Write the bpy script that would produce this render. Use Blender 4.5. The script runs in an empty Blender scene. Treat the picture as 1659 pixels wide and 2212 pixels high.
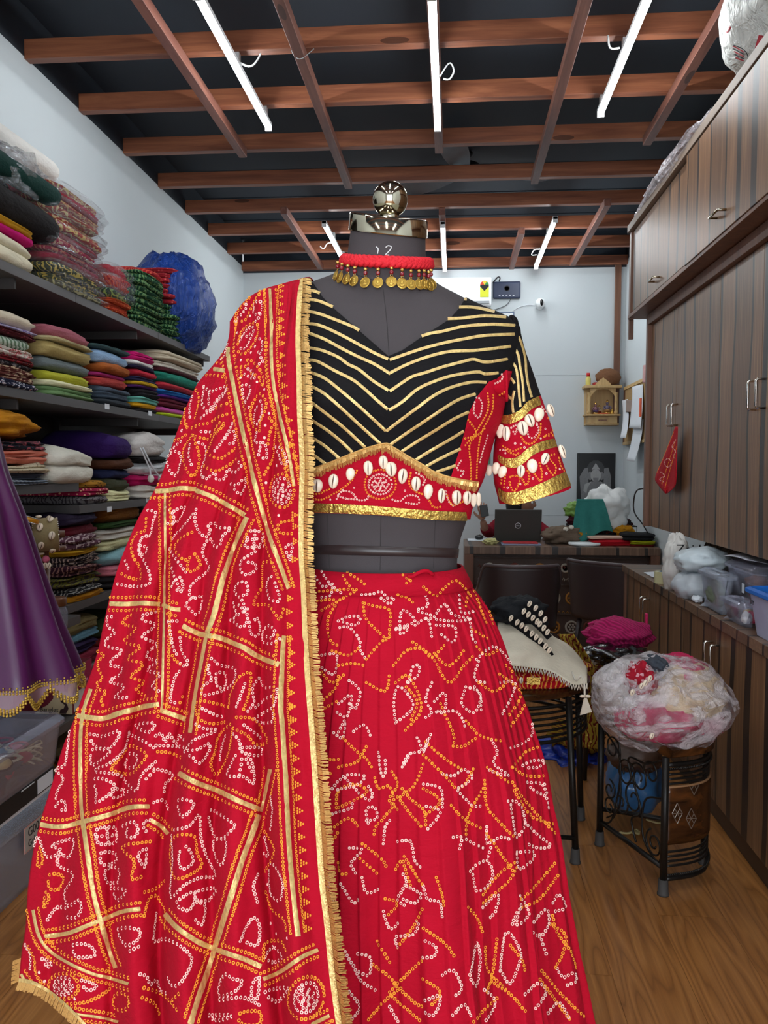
import bpy, bmesh, math, random
from mathutils import Vector, Matrix, noise
from mathutils.bvhtree import BVHTree

random.seed(7)
PI = math.pi
SC = bpy.context.scene
COL = SC.collection

# ------------------------------------------------------------------ camera
F_PX, YAW, PITCH, ROLL = 1800.0, -0.0827, -0.0514, 0.003
EYE = Vector((0, 0, 1.32))
_fw = Vector((math.sin(YAW)*math.cos(PITCH), math.cos(YAW)*math.cos(PITCH), math.sin(PITCH)))
_rt = Vector((math.cos(YAW), -math.sin(YAW), 0))
_up = _rt.cross(_fw)
RT = _rt*math.cos(ROLL) + _up*math.sin(ROLL)
UP = _up*math.cos(ROLL) - _rt*math.sin(ROLL)
cd = bpy.data.cameras.new('camera')
cam = bpy.data.objects.new('camera', cd)
COL.objects.link(cam)
cd.sensor_width = 36.0
cd.lens = F_PX/2212*36.0
cd.clip_start = 0.02
m = Matrix.Identity(4)
for i in range(3):
    m[i][0], m[i][1], m[i][2], m[i][3] = RT[i], UP[i], -_fw[i], EYE[i]
cam.matrix_world = m
SC.camera = cam

# ------------------------------------------------------------------ sky (overcast daylight outside the open shop front)
w = bpy.data.worlds.new('sky'); SC.world = w; w.use_nodes = True
w.node_tree.nodes['Background'].inputs[0].default_value = (0.85, 0.93, 1.0, 1)
w.node_tree.nodes['Background'].inputs[1].default_value = 5.0
TUBE_W = 44.0     # emission strength of every LED tube

# ------------------------------------------------------------------ exposure
vs = SC.view_settings
vs.view_transform = 'Standard'; vs.look = 'None'; vs.gamma = 1.0; vs.use_curve_mapping = False
vs.exposure = 0.38

# ------------------------------------------------------------------ helpers
def ray(px, py):
    return RT*((px-829.5)/F_PX) - UP*((py-1106)/F_PX) + _fw
def atX(px, py, X):
    v = ray(px, py); return EYE + v*((X-EYE.x)/v.x)
def atY(px, py, Y):
    v = ray(px, py); return EYE + v*(Y/v.y)
def atZ(px, py, Z):
    v = ray(px, py); return EYE + v*((Z-EYE.z)/v.z)
def YX(px, X, z=1.3):            # depth of the point where column px meets the plane x=X
    return atX(px, 1015, X).y

def nz(x, y=0.0, z=0.0, s=0):
    return noise.noise(Vector((x+17.3*s, y-9.1*s, z+3.7*s)))

WL = {}                          # world location of every object (no parent rotations)
def link(o, parent, loc):
    COL.objects.link(o)
    WL[o.name] = Vector(loc)
    if parent is not None:
        o.parent = parent
        o.location = Vector(loc) - WL[parent.name]
    else:
        o.location = loc
    return o
def tag(o, label=None, cat=None, group=None, kind=None):
    if label: o['label'] = label
    if cat: o['category'] = cat
    if group: o['group'] = group
    if kind: o['kind'] = kind
    return o
def thing(name, loc, label, cat, group=None):
    o = bpy.data.objects.new(name, None); o.empty_display_size = 0.05
    link(o, None, Vector(loc)); return tag(o, label, cat, group)

class G:
    """collects geometry in world coordinates, one build() = one mesh object"""
    def __init__(s): s.v = []; s.f = []; s.mi = []; s.cur = 0
    def add(s, vs, fs):
        n = len(s.v); s.v += [tuple(p) for p in vs]
        for f in fs: s.f.append(tuple(i+n for i in f)); s.mi.append(s.cur)
        return s
    def box(s, x0, x1, y0, y1, z0, z1):
        vs = [(x, y, z) for x in (x0, x1) for y in (y0, y1) for z in (z0, z1)]
        return s.add(vs, [(0,1,3,2),(4,6,7,5),(0,4,5,1),(2,3,7,6),(0,2,6,4),(1,5,7,3)])
    def obox(s, c, ax, ay, az):       # oriented box: centre and three half-axis vectors
        c = Vector(c); vs = [c+ax*i+ay*j+az*k for i in (-1,1) for j in (-1,1) for k in (-1,1)]
        return s.add(vs, [(0,1,3,2),(4,6,7,5),(0,4,5,1),(2,3,7,6),(0,2,6,4),(1,5,7,3)])
    def rings(s, rings, caps=True, close=True):
        n = len(rings[0]); vs = [p for r in rings for p in r]; fs = []
        for i in range(len(rings)-1):
            for j in range(n if close else n-1):
                a = i*n+j; b = i*n+(j+1) % n
                fs.append((a, b, b+n, a+n))
        if caps and close:
            fs.append(tuple(range(n-1, -1, -1))); fs.append(tuple((len(rings)-1)*n+j for j in range(n)))
        return s.add(vs, fs)
    def tube(s, pts, r, n=8, caps=True):
        pts = [Vector(p) for p in pts]; rr = r if hasattr(r, '__len__') else [r]*len(pts)
        up = None; rings = []
        for i, p in enumerate(pts):
            t = (pts[min(i+1, len(pts)-1)] - pts[max(i-1, 0)])
            if t.length < 1e-9: t = Vector((0,0,1))
            t.normalize()
            if up is None: up = t.orthogonal().normalized()
            up = (up - t*up.dot(t))
            if up.length < 1e-6: up = t.orthogonal()
            up.normalize(); sd = t.cross(up)
            rings.append([p + (up*math.cos(2*PI*j/n) + sd*math.sin(2*PI*j/n))*rr[i] for j in range(n)])
        return s.rings(rings, caps)
    def lathe(s, prof, c, n=24, axis='z', caps=True):   # prof: (radius, height)
        rings = []
        for r, h in prof:
            ring = []
            for j in range(n):
                a = 2*PI*j/n; u, v = r*math.cos(a), r*math.sin(a)
                ring.append({'z': (c[0]+u, c[1]+v, c[2]+h), 'x': (c[0]+h, c[1]+u, c[2]+v), 'y': (c[0]+v, c[1]+h, c[2]+u)}[axis])
            rings.append(ring)
        return s.rings(rings, caps)
    def ball(s, c, r, n=16, sc=(1,1,1)):
        m = n//2; rings = []
        for i in range(m+1):
            t = -PI/2 + PI*i/m; rr = max(math.cos(t), 1e-3)
            rings.append([(c[0]+r*sc[0]*rr*math.cos(2*PI*j/n), c[1]+r*sc[1]*rr*math.sin(2*PI*j/n), c[2]+r*sc[2]*math.sin(t)) for j in range(n)])
        return s.rings(rings)
    def grid(s, fn, nu, nv, closeu=False):
        vs = [fn(i/nu, j/nv) for j in range(nv+1) for i in range(nu+(0 if closeu else 1))]
        w_ = nu+(0 if closeu else 1); fs = []
        for j in range(nv):
            for i in range(nu):
                a = j*w_+i; b = j*w_+(i+1) % w_
                fs.append((a, b, b+w_, a+w_))
        return s.add(vs, fs)
    def sheet(s, fn, nu, nv, th=0.003):          # grid with thickness: front, back and rim
        P = [[Vector(fn(i/nu, j/nv)) for i in range(nu+1)] for j in range(nv+1)]
        fr = []; bk = []
        for j in range(nv+1):
            for i in range(nu+1):
                du = P[j][min(i+1, nu)]-P[j][max(i-1, 0)]; dv = P[min(j+1, nv)][i]-P[max(j-1, 0)][i]
                nn = du.cross(dv)
                if nn.length > 1e-12: nn.normalize()
                fr.append(P[j][i]+nn*th/2); bk.append(P[j][i]-nn*th/2)
        w_ = nu+1; o = len(fr); fs = []
        for j in range(nv):
            for i in range(nu):
                a = j*w_+i; fs.append((a, a+1, a+1+w_, a+w_)); fs.append((o+a, o+a+w_, o+a+1+w_, o+a+1))
        rim = [i for i in range(nu)]+[j*w_+nu for j in range(nv)]+[nv*w_+i for i in range(nu, 0, -1)]+[j*w_ for j in range(nv, 0, -1)]
        for k in range(len(rim)):
            a = rim[k]; b = rim[(k+1) % len(rim)]; fs.append((b, a, a+o, b+o))
        return s.add(fr+bk, fs)
    def build(s, name, mats, parent=None, smooth=False, bevel=0, sub=0, auto=None):
        me = bpy.data.meshes.new(name)
        xs = [p[0] for p in s.v]; ys = [p[1] for p in s.v]; zs = [p[2] for p in s.v]
        o0 = Vector(((min(xs)+max(xs))/2, (min(ys)+max(ys))/2, min(zs)))
        me.from_pydata([(p[0]-o0.x, p[1]-o0.y, p[2]-o0.z) for p in s.v], [], s.f)
        for mt in (mats if isinstance(mats, (list, tuple)) else [mats]): me.materials.append(mt)
        if any(s.mi): me.polygons.foreach_set('material_index', s.mi)
        if smooth: me.polygons.foreach_set('use_smooth', [True]*len(s.f))
        me.validate(); me.update()
        o = bpy.data.objects.new(name, me); link(o, parent, o0)
        if auto:
            try: me.set_sharp_from_angle(angle=auto)
            except Exception: pass
        if bevel:
            b = o.modifiers.new('bevel', 'BEVEL'); b.width = bevel; b.segments = 2; b.limit_method = 'ANGLE'
        if sub:
            b = o.modifiers.new('sub', 'SUBSURF'); b.levels = sub; b.render_levels = sub
        return o

def B(x0, x1, y0, y1, z0, z1): return G().box(x0, x1, y0, y1, z0, z1)
def sstep(a, b, x):
    t = min(1, max(0, (x-a)/(b-a))); return t*t*(3-2*t)
def lerp(a, b, t): return a+(b-a)*t
def tab(rows, x):                 # smooth interpolation of a table [(x, v...)]
    if x <= rows[0][0]: return rows[0][1:]
    for i in range(len(rows)-1):
        if x <= rows[i+1][0]:
            a, b = rows[i], rows[i+1]; t = (x-a[0])/(b[0]-a[0])
            p0 = rows[max(i-1, 0)]; p3 = rows[min(i+2, len(rows)-1)]
            out = []
            for k in range(1, len(a)):
                m1 = (b[k]-p0[k])/(b[0]-p0[0])*(b[0]-a[0]) if i > 0 else b[k]-a[k]
                m2 = (p3[k]-a[k])/(p3[0]-a[0])*(b[0]-a[0]) if i+2 < len(rows) else b[k]-a[k]
                h = (2*t**3-3*t*t+1)*a[k]+(t**3-2*t*t+t)*m1+(-2*t**3+3*t*t)*b[k]+(t**3-t*t)*m2
                out.append(h)
            return tuple(out)
    return rows[-1][1:]
def smoothpts(pts, step, closed=False):      # Catmull-Rom through 2-D or 3-D points, sampled about every `step`
    P = [Vector(p) for p in pts]
    if len(P) < 3 and not closed:
        L = (P[1]-P[0]).length; n = max(1, int(L/step)); return [P[0].lerp(P[1], i/n) for i in range(n+1)]
    n = len(P); dense = []
    for i in range(n if closed else n-1):
        if closed: a, b, c, d = P[(i-1) % n], P[i], P[(i+1) % n], P[(i+2) % n]
        else: a, b, c, d = P[max(i-1, 0)], P[i], P[i+1], P[min(i+2, n-1)]
        for k in range(10):
            t = k/10
            dense.append(0.5*((2*b)+(c-a)*t+(2*a-5*b+4*c-d)*t*t+(3*b-3*c+d-a)*t**3))
    dense.append(P[0].copy() if closed else P[-1])
    out = [dense[0]]; acc = 0; 
    for i in range(1, len(dense)):
        seg = (dense[i]-dense[i-1]).length; pos = 0
        while acc+seg-pos >= step:
            pos += step-acc; acc = 0
            out.append(dense[i-1].lerp(dense[i], pos/seg if seg else 0))
        acc += seg-pos
    return out

# ------------------------------------------------------------------ materials
def srgb(c):
    return tuple(((x/255)/12.92 if x/255 <= 0.04045 else ((x/255+0.055)/1.055)**2.4) for x in c)+(1.0,)
class NT:
    def __init__(s, name):
        s.m = bpy.data.materials.new(name); s.m.use_nodes = True
        s.t = s.m.node_tree; s.b = s.t.nodes['Principled BSDF']; s.out = s.t.nodes['Material Output']
    def n(s, ty, **kw):
        nd = s.t.nodes.new(ty)
        for k, v in kw.items():
            if k in ('i',):
                for kk, vv in v.items():
                    if isinstance(vv, bpy.types.NodeSocket): s.t.links.new(vv, nd.inputs[kk])
                    else: nd.inputs[kk].default_value = vv
            else: setattr(nd, k, v)
        return nd
    def l(s, a, b): s.t.links.new(a, b)
    def coord(s, scale=(1,1,1), rot=(0,0,0)):
        tc = s.n('ShaderNodeTexCoord'); mp = s.n('ShaderNodeMapping', i={'Vector': tc.outputs['Object'], 'Scale': scale, 'Rotation': rot})
        return mp.outputs[0]
    def mix(s, f, a, b, blend='MIX'):
        nd = s.n('ShaderNodeMix', data_type='RGBA', blend_type=blend)
        for k, v in ((0, f), (6, a), (7, b)):
            if isinstance(v, bpy.types.NodeSocket): s.l(v, nd.inputs[k])
            else: nd.inputs[k].default_value = v
        return nd.outputs[2]
    def math(s, op, a, b=0.0, c=0.0):
        nd = s.n('ShaderNodeMath', operation=op)
        for k, v in ((0, a), (1, b), (2, c)):
            if isinstance(v, bpy.types.NodeSocket): s.l(v, nd.inputs[k])
            else: nd.inputs[k].default_value = v
        return nd.outputs[0]
    def ramp(s, f, stops, interp='LINEAR'):
        nd = s.n('ShaderNodeValToRGB'); cr = nd.color_ramp; cr.interpolation = interp
        while len(cr.elements) < len(stops): cr.elements.new(0.5)
        for e, (p, c) in zip(cr.elements, stops): e.position = p; e.color = c
        s.l(f, nd.inputs[0]); return nd.outputs[0]
    def bump(s, h, strength=0.3, dist=0.01):
        nd = s.n('ShaderNodeBump', i={'Height': h, 'Strength': strength, 'Distance': dist}); s.l(nd.outputs[0], s.b.inputs['Normal'])
    def base(s, v):
        if isinstance(v, bpy.types.NodeSocket): s.l(v, s.b.inputs['Base Color'])
        else: s.b.inputs['Base Color'].default_value = v
    def set(s, **kw):
        for k, v in kw.items():
            s.b.inputs[{'rough':'Roughness','metal':'Metallic','sheen':'Sheen Weight','spec':'Specular IOR Level','coat':'Coat Weight','trans':'Transmission Weight','ior':'IOR','alpha':'Alpha','sss':'Subsurface Weight'}[k]].default_value = v

def poly_bag(name, c, rough=0.3, vs=(1.6, 1.6, .35)):
    t = NT(name); a = srgb(c); n1 = t.n('ShaderNodeTexNoise', i={'Vector': t.coord(vs), 'Scale': 22.0, 'Detail': 4.0, 'Roughness': 0.6, 'Distortion': 1.2})
    t.base(t.mix(n1.outputs[0], tuple(x*0.7 for x in a[:3])+(1,), tuple(min(1, x*1.35) for x in a[:3])+(1,))); t.set(rough=rough); t.bump(n1.outputs[0], 1.0, 0.035); return t.m
def dk(c, k): return tuple(x*k for x in c)
def plain(name, c, rough=0.6, metal=0.0, var=0.12, scale=18, bump=0.0, bscale=120, spec=0.5, coat=0, sheen=0):
    t = NT(name); c1 = srgb(c); v = t.coord()
    nn = t.n('ShaderNodeTexNoise', i={'Vector': v, 'Scale': scale, 'Detail': 3.0})
    t.base(t.mix(nn.outputs[0], tuple(x*(1-var) for x in c1[:3])+(1,), tuple(min(1, x*(1+var)) for x in c1[:3])+(1,)))
    t.set(rough=rough, metal=metal, spec=spec, coat=coat, sheen=sheen)
    if bump:
        n2 = t.n('ShaderNodeTexNoise', i={'Vector': v, 'Scale': bscale, 'Detail': 4.0}); t.bump(n2.outputs[0], bump, 0.004)
    return t.m
CL = {}
def cloth(c, kind='plain', c2=None, c3=None, rough=0.85, scale=60.0, crease=0.5):
    key = (tuple(c), kind, c2, c3, scale)
    if key in CL: return CL[key]
    t = NT('cloth_%s' % kind); v = t.coord(); a = srgb(c); b = srgb(c2 or c); d = srgb(c3 or c2 or c)
    nn = t.n('ShaderNodeTexNoise', i={'Vector': v, 'Scale': 9.0, 'Detail': 4.0})
    basec = t.mix(nn.outputs[0], tuple(x*0.82 for x in a[:3])+(1,), tuple(min(1, x*1.12) for x in a[:3])+(1,))
    if kind == 'dots':
        vo = t.n('ShaderNodeTexVoronoi', i={'Vector': v, 'Scale': scale, 'Randomness': 0.6})
        basec = t.mix(t.math('LESS_THAN', vo.outputs['Distance'], 0.28), basec, b)
    elif kind == 'print':
        vo = t.n('ShaderNodeTexVoronoi', i={'Vector': v, 'Scale': scale})
        basec = t.mix(t.math('LESS_THAN', vo.outputs['Distance'], 0.42), basec, b)
        basec = t.mix(t.math('LESS_THAN', vo.outputs['Distance'], 0.2), basec, d)
    elif kind == 'swirl':
        wv = t.n('ShaderNodeTexWave', i={'Vector': v, 'Scale': scale*0.35, 'Distortion': 9.0, 'Detail': 1.5, 'Detail Scale': 1.2})
        basec = t.mix(t.math('GREATER_THAN', wv.outputs['Fac'], 0.74), basec, b)
        vo = t.n('ShaderNodeTexVoronoi', i={'Vector': v, 'Scale': scale*0.8})
        basec = t.mix(t.math('LESS_THAN', vo.outputs['Distance'], 0.18), basec, d)
    elif kind == 'stripes':
        wv = t.n('ShaderNodeTexWave', bands_direction='DIAGONAL', i={'Vector': v, 'Scale': scale*0.4, 'Distortion': 1.5})
        basec = t.mix(t.math('GREATER_THAN', wv.outputs['Fac'], 0.6), basec, b)
    t.base(basec); t.set(rough=rough, spec=0.2)
    n1 = t.n('ShaderNodeTexNoise', i={'Vector': t.coord((1, 1, 2.2)), 'Scale': 14.0, 'Detail': 5.0, 'Roughness': 0.6})
    t.bump(n1.outputs[0], crease, 0.02)
    CL[key] = t.m; return t.m

def wood_mat(name, c1, c2, axis=0, rough=0.45, knots=True, gs=1.0):
    t = NT(name); sc = [26*gs, 26*gs, 26*gs]; sc[axis] = 1.6*gs
    oi = t.n('ShaderNodeObjectInfo'); tc = t.n('ShaderNodeTexCoord')
    off = t.n('ShaderNodeVectorMath', operation='ADD', i={0: tc.outputs['Object']})
    cx = t.n('ShaderNodeCombineXYZ', i={'X': t.math('MULTIPLY', oi.outputs['Random'], 37.0), 'Y': t.math('MULTIPLY', oi.outputs['Random'], 11.0)})
    t.l(cx.outputs[0], off.inputs[1])
    mp = t.n('ShaderNodeMapping', i={'Vector': off.outputs[0], 'Scale': tuple(sc)})
    nn = t.n('ShaderNodeTexNoise', i={'Vector': mp.outputs[0], 'Scale': 1.0, 'Detail': 7.0, 'Roughness': 0.62, 'Distortion': 0.6})
    col = t.ramp(nn.outputs[0], [(0.3, srgb(c1)), (0.52, srgb(tuple((a+b)/2 for a, b in zip(c1, c2)))), (0.72, srgb(c2))])
    if knots:
        s2 = [7, 7, 7]; s2[axis] = 1.7
        m2 = t.n('ShaderNodeMapping', i={'Vector': off.outputs[0], 'Scale': tuple(s2)})
        vo = t.n('ShaderNodeTexVoronoi', i={'Vector': m2.outputs[0], 'Scale': 1.0})
        kk = t.math('LESS_THAN', vo.outputs['Distance'], 0.11)
        col = t.mix(t.math('MULTIPLY', kk, 0.7), col, srgb(dk(c1, 0.45)))
    br = t.math('ADD', t.math('MULTIPLY', oi.outputs['Random'], 0.3), 0.85)
    hs = t.n('ShaderNodeHueSaturation', i={'Color': col, 'Value': br})
    t.base(hs.outputs[0]); t.set(rough=rough); t.bump(nn.outputs[0], 0.15, 0.003)
    return t.m

def laminate(name, axis=1, freq=5.6, c1=(118, 84, 58), c2=(154, 116, 82), dark=(36, 32, 32), rough=0.38):
    """brown laminate printed with irregular dark lines running along z (or across, on the worktop)"""
    t = NT(name); tc = t.n('ShaderNodeTexCoord'); geo = t.n('ShaderNodeNewGeometry')
    sp = t.n('ShaderNodeSeparateXYZ', i={0: geo.outputs['Position']})
    wob = t.n('ShaderNodeTexNoise', i={'Vector': geo.outputs['Position'], 'Scale': 1.3, 'Detail': 1.0})
    u = t.math('ADD', t.math('MULTIPLY', sp.outputs[axis], freq), t.math('MULTIPLY', wob.outputs[0], 0.55))
    vo = t.n('ShaderNodeTexVoronoi', voronoi_dimensions='1D', feature='DISTANCE_TO_EDGE', i={'W': u, 'Scale': 1.0, 'Randomness': 0.9})
    vc = t.n('ShaderNodeTexVoronoi', voronoi_dimensions='1D', i={'W': u, 'Scale': 1.0, 'Randomness': 0.9})
    sv = t.n('ShaderNodeSeparateColor', i={0: vc.outputs['Color']})
    sc = [60, 60, 60]; sc[2 if axis != 2 else 1] = 2.2
    if name.startswith('worktop'): sc = [2.2, 60, 60]
    mp = t.n('ShaderNodeMapping', i={'Vector': geo.outputs['Position'], 'Scale': tuple(sc)})
    gr = t.n('ShaderNodeTexNoise', i={'Vector': mp.outputs[0], 'Scale': 1.0, 'Detail': 6.0, 'Roughness': 0.7})
    col = t.ramp(gr.outputs[0], [(0.3, srgb(dk(c1, 0.86))), (0.5, srgb(c1)), (0.72, srgb(c2))])
    hs = t.n('ShaderNodeHueSaturation', i={'Color': col, 'Value': t.math('ADD', t.math('MULTIPLY', sv.outputs[0], 0.4), 0.8)})
    width = t.math('ADD', t.math('MULTIPLY', t.math('POWER', sv.outputs[1], 1.6), 0.17), 0.018)
    msk = t.math('LESS_THAN', vo.outputs['Distance'], width)
    t.base(t.mix(t.math('MULTIPLY', msk, 0.92), hs.outputs[0], srgb(dark))); t.set(rough=rough)
    return t.m

def clear_plastic(name, c=(235, 240, 245), amt=0.3, rough=0.12, crink=1.0, scale=25.0, milky=0.12, streak=None):
    t = NT(name); t.t.nodes.remove(t.b); v = t.coord()
    tr = t.n('ShaderNodeBsdfTransparent', i={'Color': (1, 1, 1, 1)})
    gl = t.n('ShaderNodeBsdfGlossy', i={'Color': srgb(c), 'Roughness': rough})
    df = t.n('ShaderNodeBsdfDiffuse', i={'Color': srgb(c)})
    n1 = t.n('ShaderNodeTexNoise', i={'Vector': v, 'Scale': scale, 'Detail': 4.0, 'Roughness': 0.7, 'Distortion': 1.5})
    bp = t.n('ShaderNodeBump', i={'Height': n1.outputs[0], 'Strength': crink, 'Distance': 0.02})
    t.l(bp.outputs[0], gl.inputs['Normal']); t.l(bp.outputs[0], df.inputs['Normal'])
    fr = t.n('ShaderNodeLayerWeight', i={'Blend': 0.5, 'Normal': bp.outputs[0]})
    if streak:
        n2 = t.n('ShaderNodeTexNoise', i={'Vector': t.coord((1, 1, 1.8)), 'Scale': streak, 'Detail': 3.0, 'Distortion': 2.5}); rp = t.n('ShaderNodeValToRGB'); rp.color_ramp.elements[0].position = 0.40; rp.color_ramp.elements[0].color = (milky*.3,)*3+(1,); rp.color_ramp.elements[1].position = 0.62; rp.color_ramp.elements[1].color = (min(1, milky*2.4),)*3+(1,); t.l(n2.outputs[0], rp.inputs[0]); milky = rp.outputs[0]
    m1 = t.n('ShaderNodeMixShader', i={0: milky, 1: tr.outputs[0], 2: df.outputs[0]})
    f2 = t.math('ADD', t.math('MULTIPLY', t.math('POWER', fr.outputs['Facing'], 3.0), 0.55), amt*0.3)
    m2 = t.n('ShaderNodeMixShader', i={0: f2, 1: m1.outputs[0], 2: gl.outputs[0]})
    t.l(m2.outputs[0], t.out.inputs[0]); return t.m

def emit(name, c, s):
    t = NT(name); t.base((0, 0, 0, 1)); t.b.inputs['Emission Color'].default_value = c; t.b.inputs['Emission Strength'].default_value = s; return t.m

M_wall = plain('wall_paint', (206, 213, 216), 0.75, var=0.03, scale=3, bump=0.05, bscale=300)
M_black = plain('black_ceiling_sheet', (42, 50, 60), 0.7, var=0.2, scale=2)
M_beam = wood_mat('stained_pine_x', (116, 64, 44), (182, 114, 78), 0)
M_joist = wood_mat('stained_pine_y', (96, 56, 46), (140, 92, 76), 1)
M_trim = wood_mat('brown_trim', (92, 58, 42), (126, 84, 62), 2)
M_lam = laminate('laminate_panel')
M_lamtop = laminate('worktop_laminate', axis=1, freq=7.0, c1=(116, 88, 66), c2=(146, 114, 88))
M_lamdesk = laminate('desk_laminate', axis=0, freq=5.0, c1=(112, 84, 66), c2=(140, 110, 88))
M_kick = plain('dark_plinth', (52, 38, 30), 0.5)
M_chrome = plain('chrome', (225, 222, 215), 0.07, 1.0, var=0.02)
M_nickel = plain('polished_metal', (190, 182, 160), 0.09, 1.0, var=0.04)
M_shelf = plain('grey_shelf_board', (74, 70, 70), 0.5, var=0.08)
M_shelfdark = plain('shelf_dark', (44, 38, 36), 0.6, var=0.1)
M_white = plain('white_plastic', (236, 240, 242), 0.35, var=0.02)
M_tube = emit('tube_glow', (0.91, 0.97, 1.0, 1), TUBE_W)
M_iron = plain('black_iron', (34, 31, 29), 0.38, 0.4, var=0.1)
M_rubber = plain('rubber_foot', (66, 62, 60), 0.7)
M_blackpl = plain('black_plastic', (24, 24, 26), 0.4)
M_paper = plain('paper', (226, 230, 236), 0.8, var=0.03)
M_clear = clear_plastic('crinkled_clear_film', amt=0.12, rough=0.14, crink=1.0, scale=38, milky=0.03)
M_milky = clear_plastic('milky_film', (244, 236, 240), amt=0.3, rough=0.2, crink=1.0, scale=22, milky=0.3, streak=7.0)
M_box = clear_plastic('clear_box_plastic', (222, 222, 240), amt=0.10, rough=0.12, crink=0.05, scale=6, milky=0.13)
M_boxm = clear_plastic('frosted_box_plastic', (200, 206, 220), amt=0.12, rough=0.25, crink=0.1, scale=6, milky=0.3)

def gold_mat(name, c=(226, 184, 96), rough=0.3, scale=180, b=0.6, metal=0.75):
    t = NT(name); v = t.coord((1, 1, 1)); nn = t.n('ShaderNodeTexNoise', i={'Vector': v, 'Scale': scale, 'Detail': 3.0})
    t.base(t.mix(nn.outputs[0], srgb(dk(c, 0.75)), srgb(tuple(min(255, x*1.2) for x in c)))); t.set(rough=rough, metal=metal); t.bump(nn.outputs[0], b, 0.004); return t.m
M_gota = gold_mat('gold_gota_ribbon', (255, 192, 124), 0.36, metal=0.3)
M_gotaband = gold_mat('embossed_gold_band', (222, 178, 92), 0.25, 150, 1.0)
t = NT('gold_fringe'); n1_ = t.n('ShaderNodeTexNoise', i={'Vector': t.coord(), 'Scale': 9.0, 'Detail': 2.0}); n2_ = t.n('ShaderNodeTexNoise', i={'Vector': t.coord(), 'Scale': 500.0})
t.base(t.mix(n2_.outputs[0], t.ramp(n1_.outputs[0], [(0.42, srgb((160, 98, 36))), (0.62, srgb((232, 178, 104)))]), srgb((246, 204, 128)))); t.set(rough=0.28, metal=0.55); M_fringe = t.m
M_coin = gold_mat('brass_coin', (196, 158, 72), 0.3, 90, 0.3)
# ================================================================== THE SETTING
LX, RX, BY, FY = -1.88, 1.47, 7.40, -2.6        # left wall, right wall, back wall, shop front
t = NT('floor_plank_laminate'); oi = t.n('ShaderNodeObjectInfo'); tc = t.n('ShaderNodeTexCoord')
cx = t.n('ShaderNodeCombineXYZ', i={'X': t.math('MULTIPLY', oi.outputs['Random'], 31.0), 'Y': t.math('MULTIPLY', oi.outputs['Random'], 57.0), 'Z': t.math('MULTIPLY', oi.outputs['Random'], 13.0)})
of = t.n('ShaderNodeVectorMath', operation='ADD', i={0: tc.outputs['Object'], 1: cx.outputs[0]})
mp = t.n('ShaderNodeMapping', i={'Vector': of.outputs[0], 'Scale': (9.0, 0.75, 1.0)})
wn = t.n('ShaderNodeTexNoise', i={'Vector': mp.outputs[0], 'Scale': 1.2, 'Detail': 2.0, 'Roughness': 0.45})
rg = t.math('PINGPONG', t.math('MULTIPLY', wn.outputs[0], 22.0), 1.0)
mp2 = t.n('ShaderNodeMapping', i={'Vector': of.outputs[0], 'Scale': (130.0, 5.0, 1.0)})
fn_ = t.n('ShaderNodeTexNoise', i={'Vector': mp2.outputs[0], 'Scale': 1.0, 'Detail': 5.0, 'Roughness': 0.65})
colr = t.ramp(rg, [(0.0, srgb((140, 86, 38))), (0.2, srgb((182, 118, 56))), (0.75, srgb((206, 140, 74))), (1.0, srgb((216, 150, 84)))])
colr = t.mix(t.math('MULTIPLY', fn_.outputs[0], 0.85), srgb((138, 88, 44)), colr)
t.base(colr); t.set(rough=0.34); t.bump(fn_.outputs[0], 0.06, 0.002)
M_floor = t.m
fl = B(LX, RX, FY, BY, -0.05, -0.012).build('floor', plain('floor_underlay', (60, 44, 30), 0.9)); tag(fl, kind='structure')
pw, pl = 0.192, 1.21
pm = B(-pw/2+0.0004, pw/2-0.0004, -pl/2+0.0005, pl/2-0.0005, -0.012, 0)
plank0 = None
nx = int((RX-LX)/pw)+1
for i in range(nx):
    off = (i*0.37 % 1)*pl
    y = FY-off
    while y < BY:
        cx0, cy0 = LX+pw*(i+0.5), y+pl/2
        y += pl
        y0, y1 = max(cy0-pl/2, FY), min(cy0+pl/2, BY); x1 = min(cx0+pw/2, RX)
        if y1-y0 < 0.05 or x1-(cx0-pw/2) < 0.02: continue
        full = (y1-y0) > pl-0.01 and x1 > RX-1e9 and cx0+pw/2 <= RX
        if full and plank0:
            o = bpy.data.objects.new('plank', plank0.data); link(o, fl, (cx0, cy0, -0.012))
        else:
            o = B(cx0-pw/2+0.0004, x1-0.0004, y0+0.0005, y1-0.0005, -0.012, 0).build('plank', M_floor, fl)
            if full: plank0 = o

ZC = 3.34                                        # black sheet above the beams
tag(B(LX-0.1, LX, FY, BY, 0, 3.115).build('wall_left', M_wall), kind='structure')
tag(B(LX-0.1, LX-0.002, FY, BY, 3.115, ZC).build('trim_1', M_black), kind='structure')
wr = tag(B(RX, RX+0.1, FY, BY, 0, 3.115).build('wall_right', M_wall), kind='structure')
tag(B(RX, RX+0.1, FY, BY, 3.115, ZC).build('trim_2', M_black), kind='structure')
g = B(LX, RX, BY, BY+0.1, 0, 3.06)
wb = tag(g.build('wall_back', M_wall), kind='structure')
for k, zz in enumerate((0.92, 2.14)):              # panel joints of the back wall
    B(LX, RX, BY-0.002, BY, zz, zz+0.004).build('joint', plain('joint_grey', (196, 202, 206), 0.8), wb)
tag(B(LX, RX, BY-0.001, BY+0.1, 3.06, ZC).build('trim_3', M_black), kind='structure')
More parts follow.
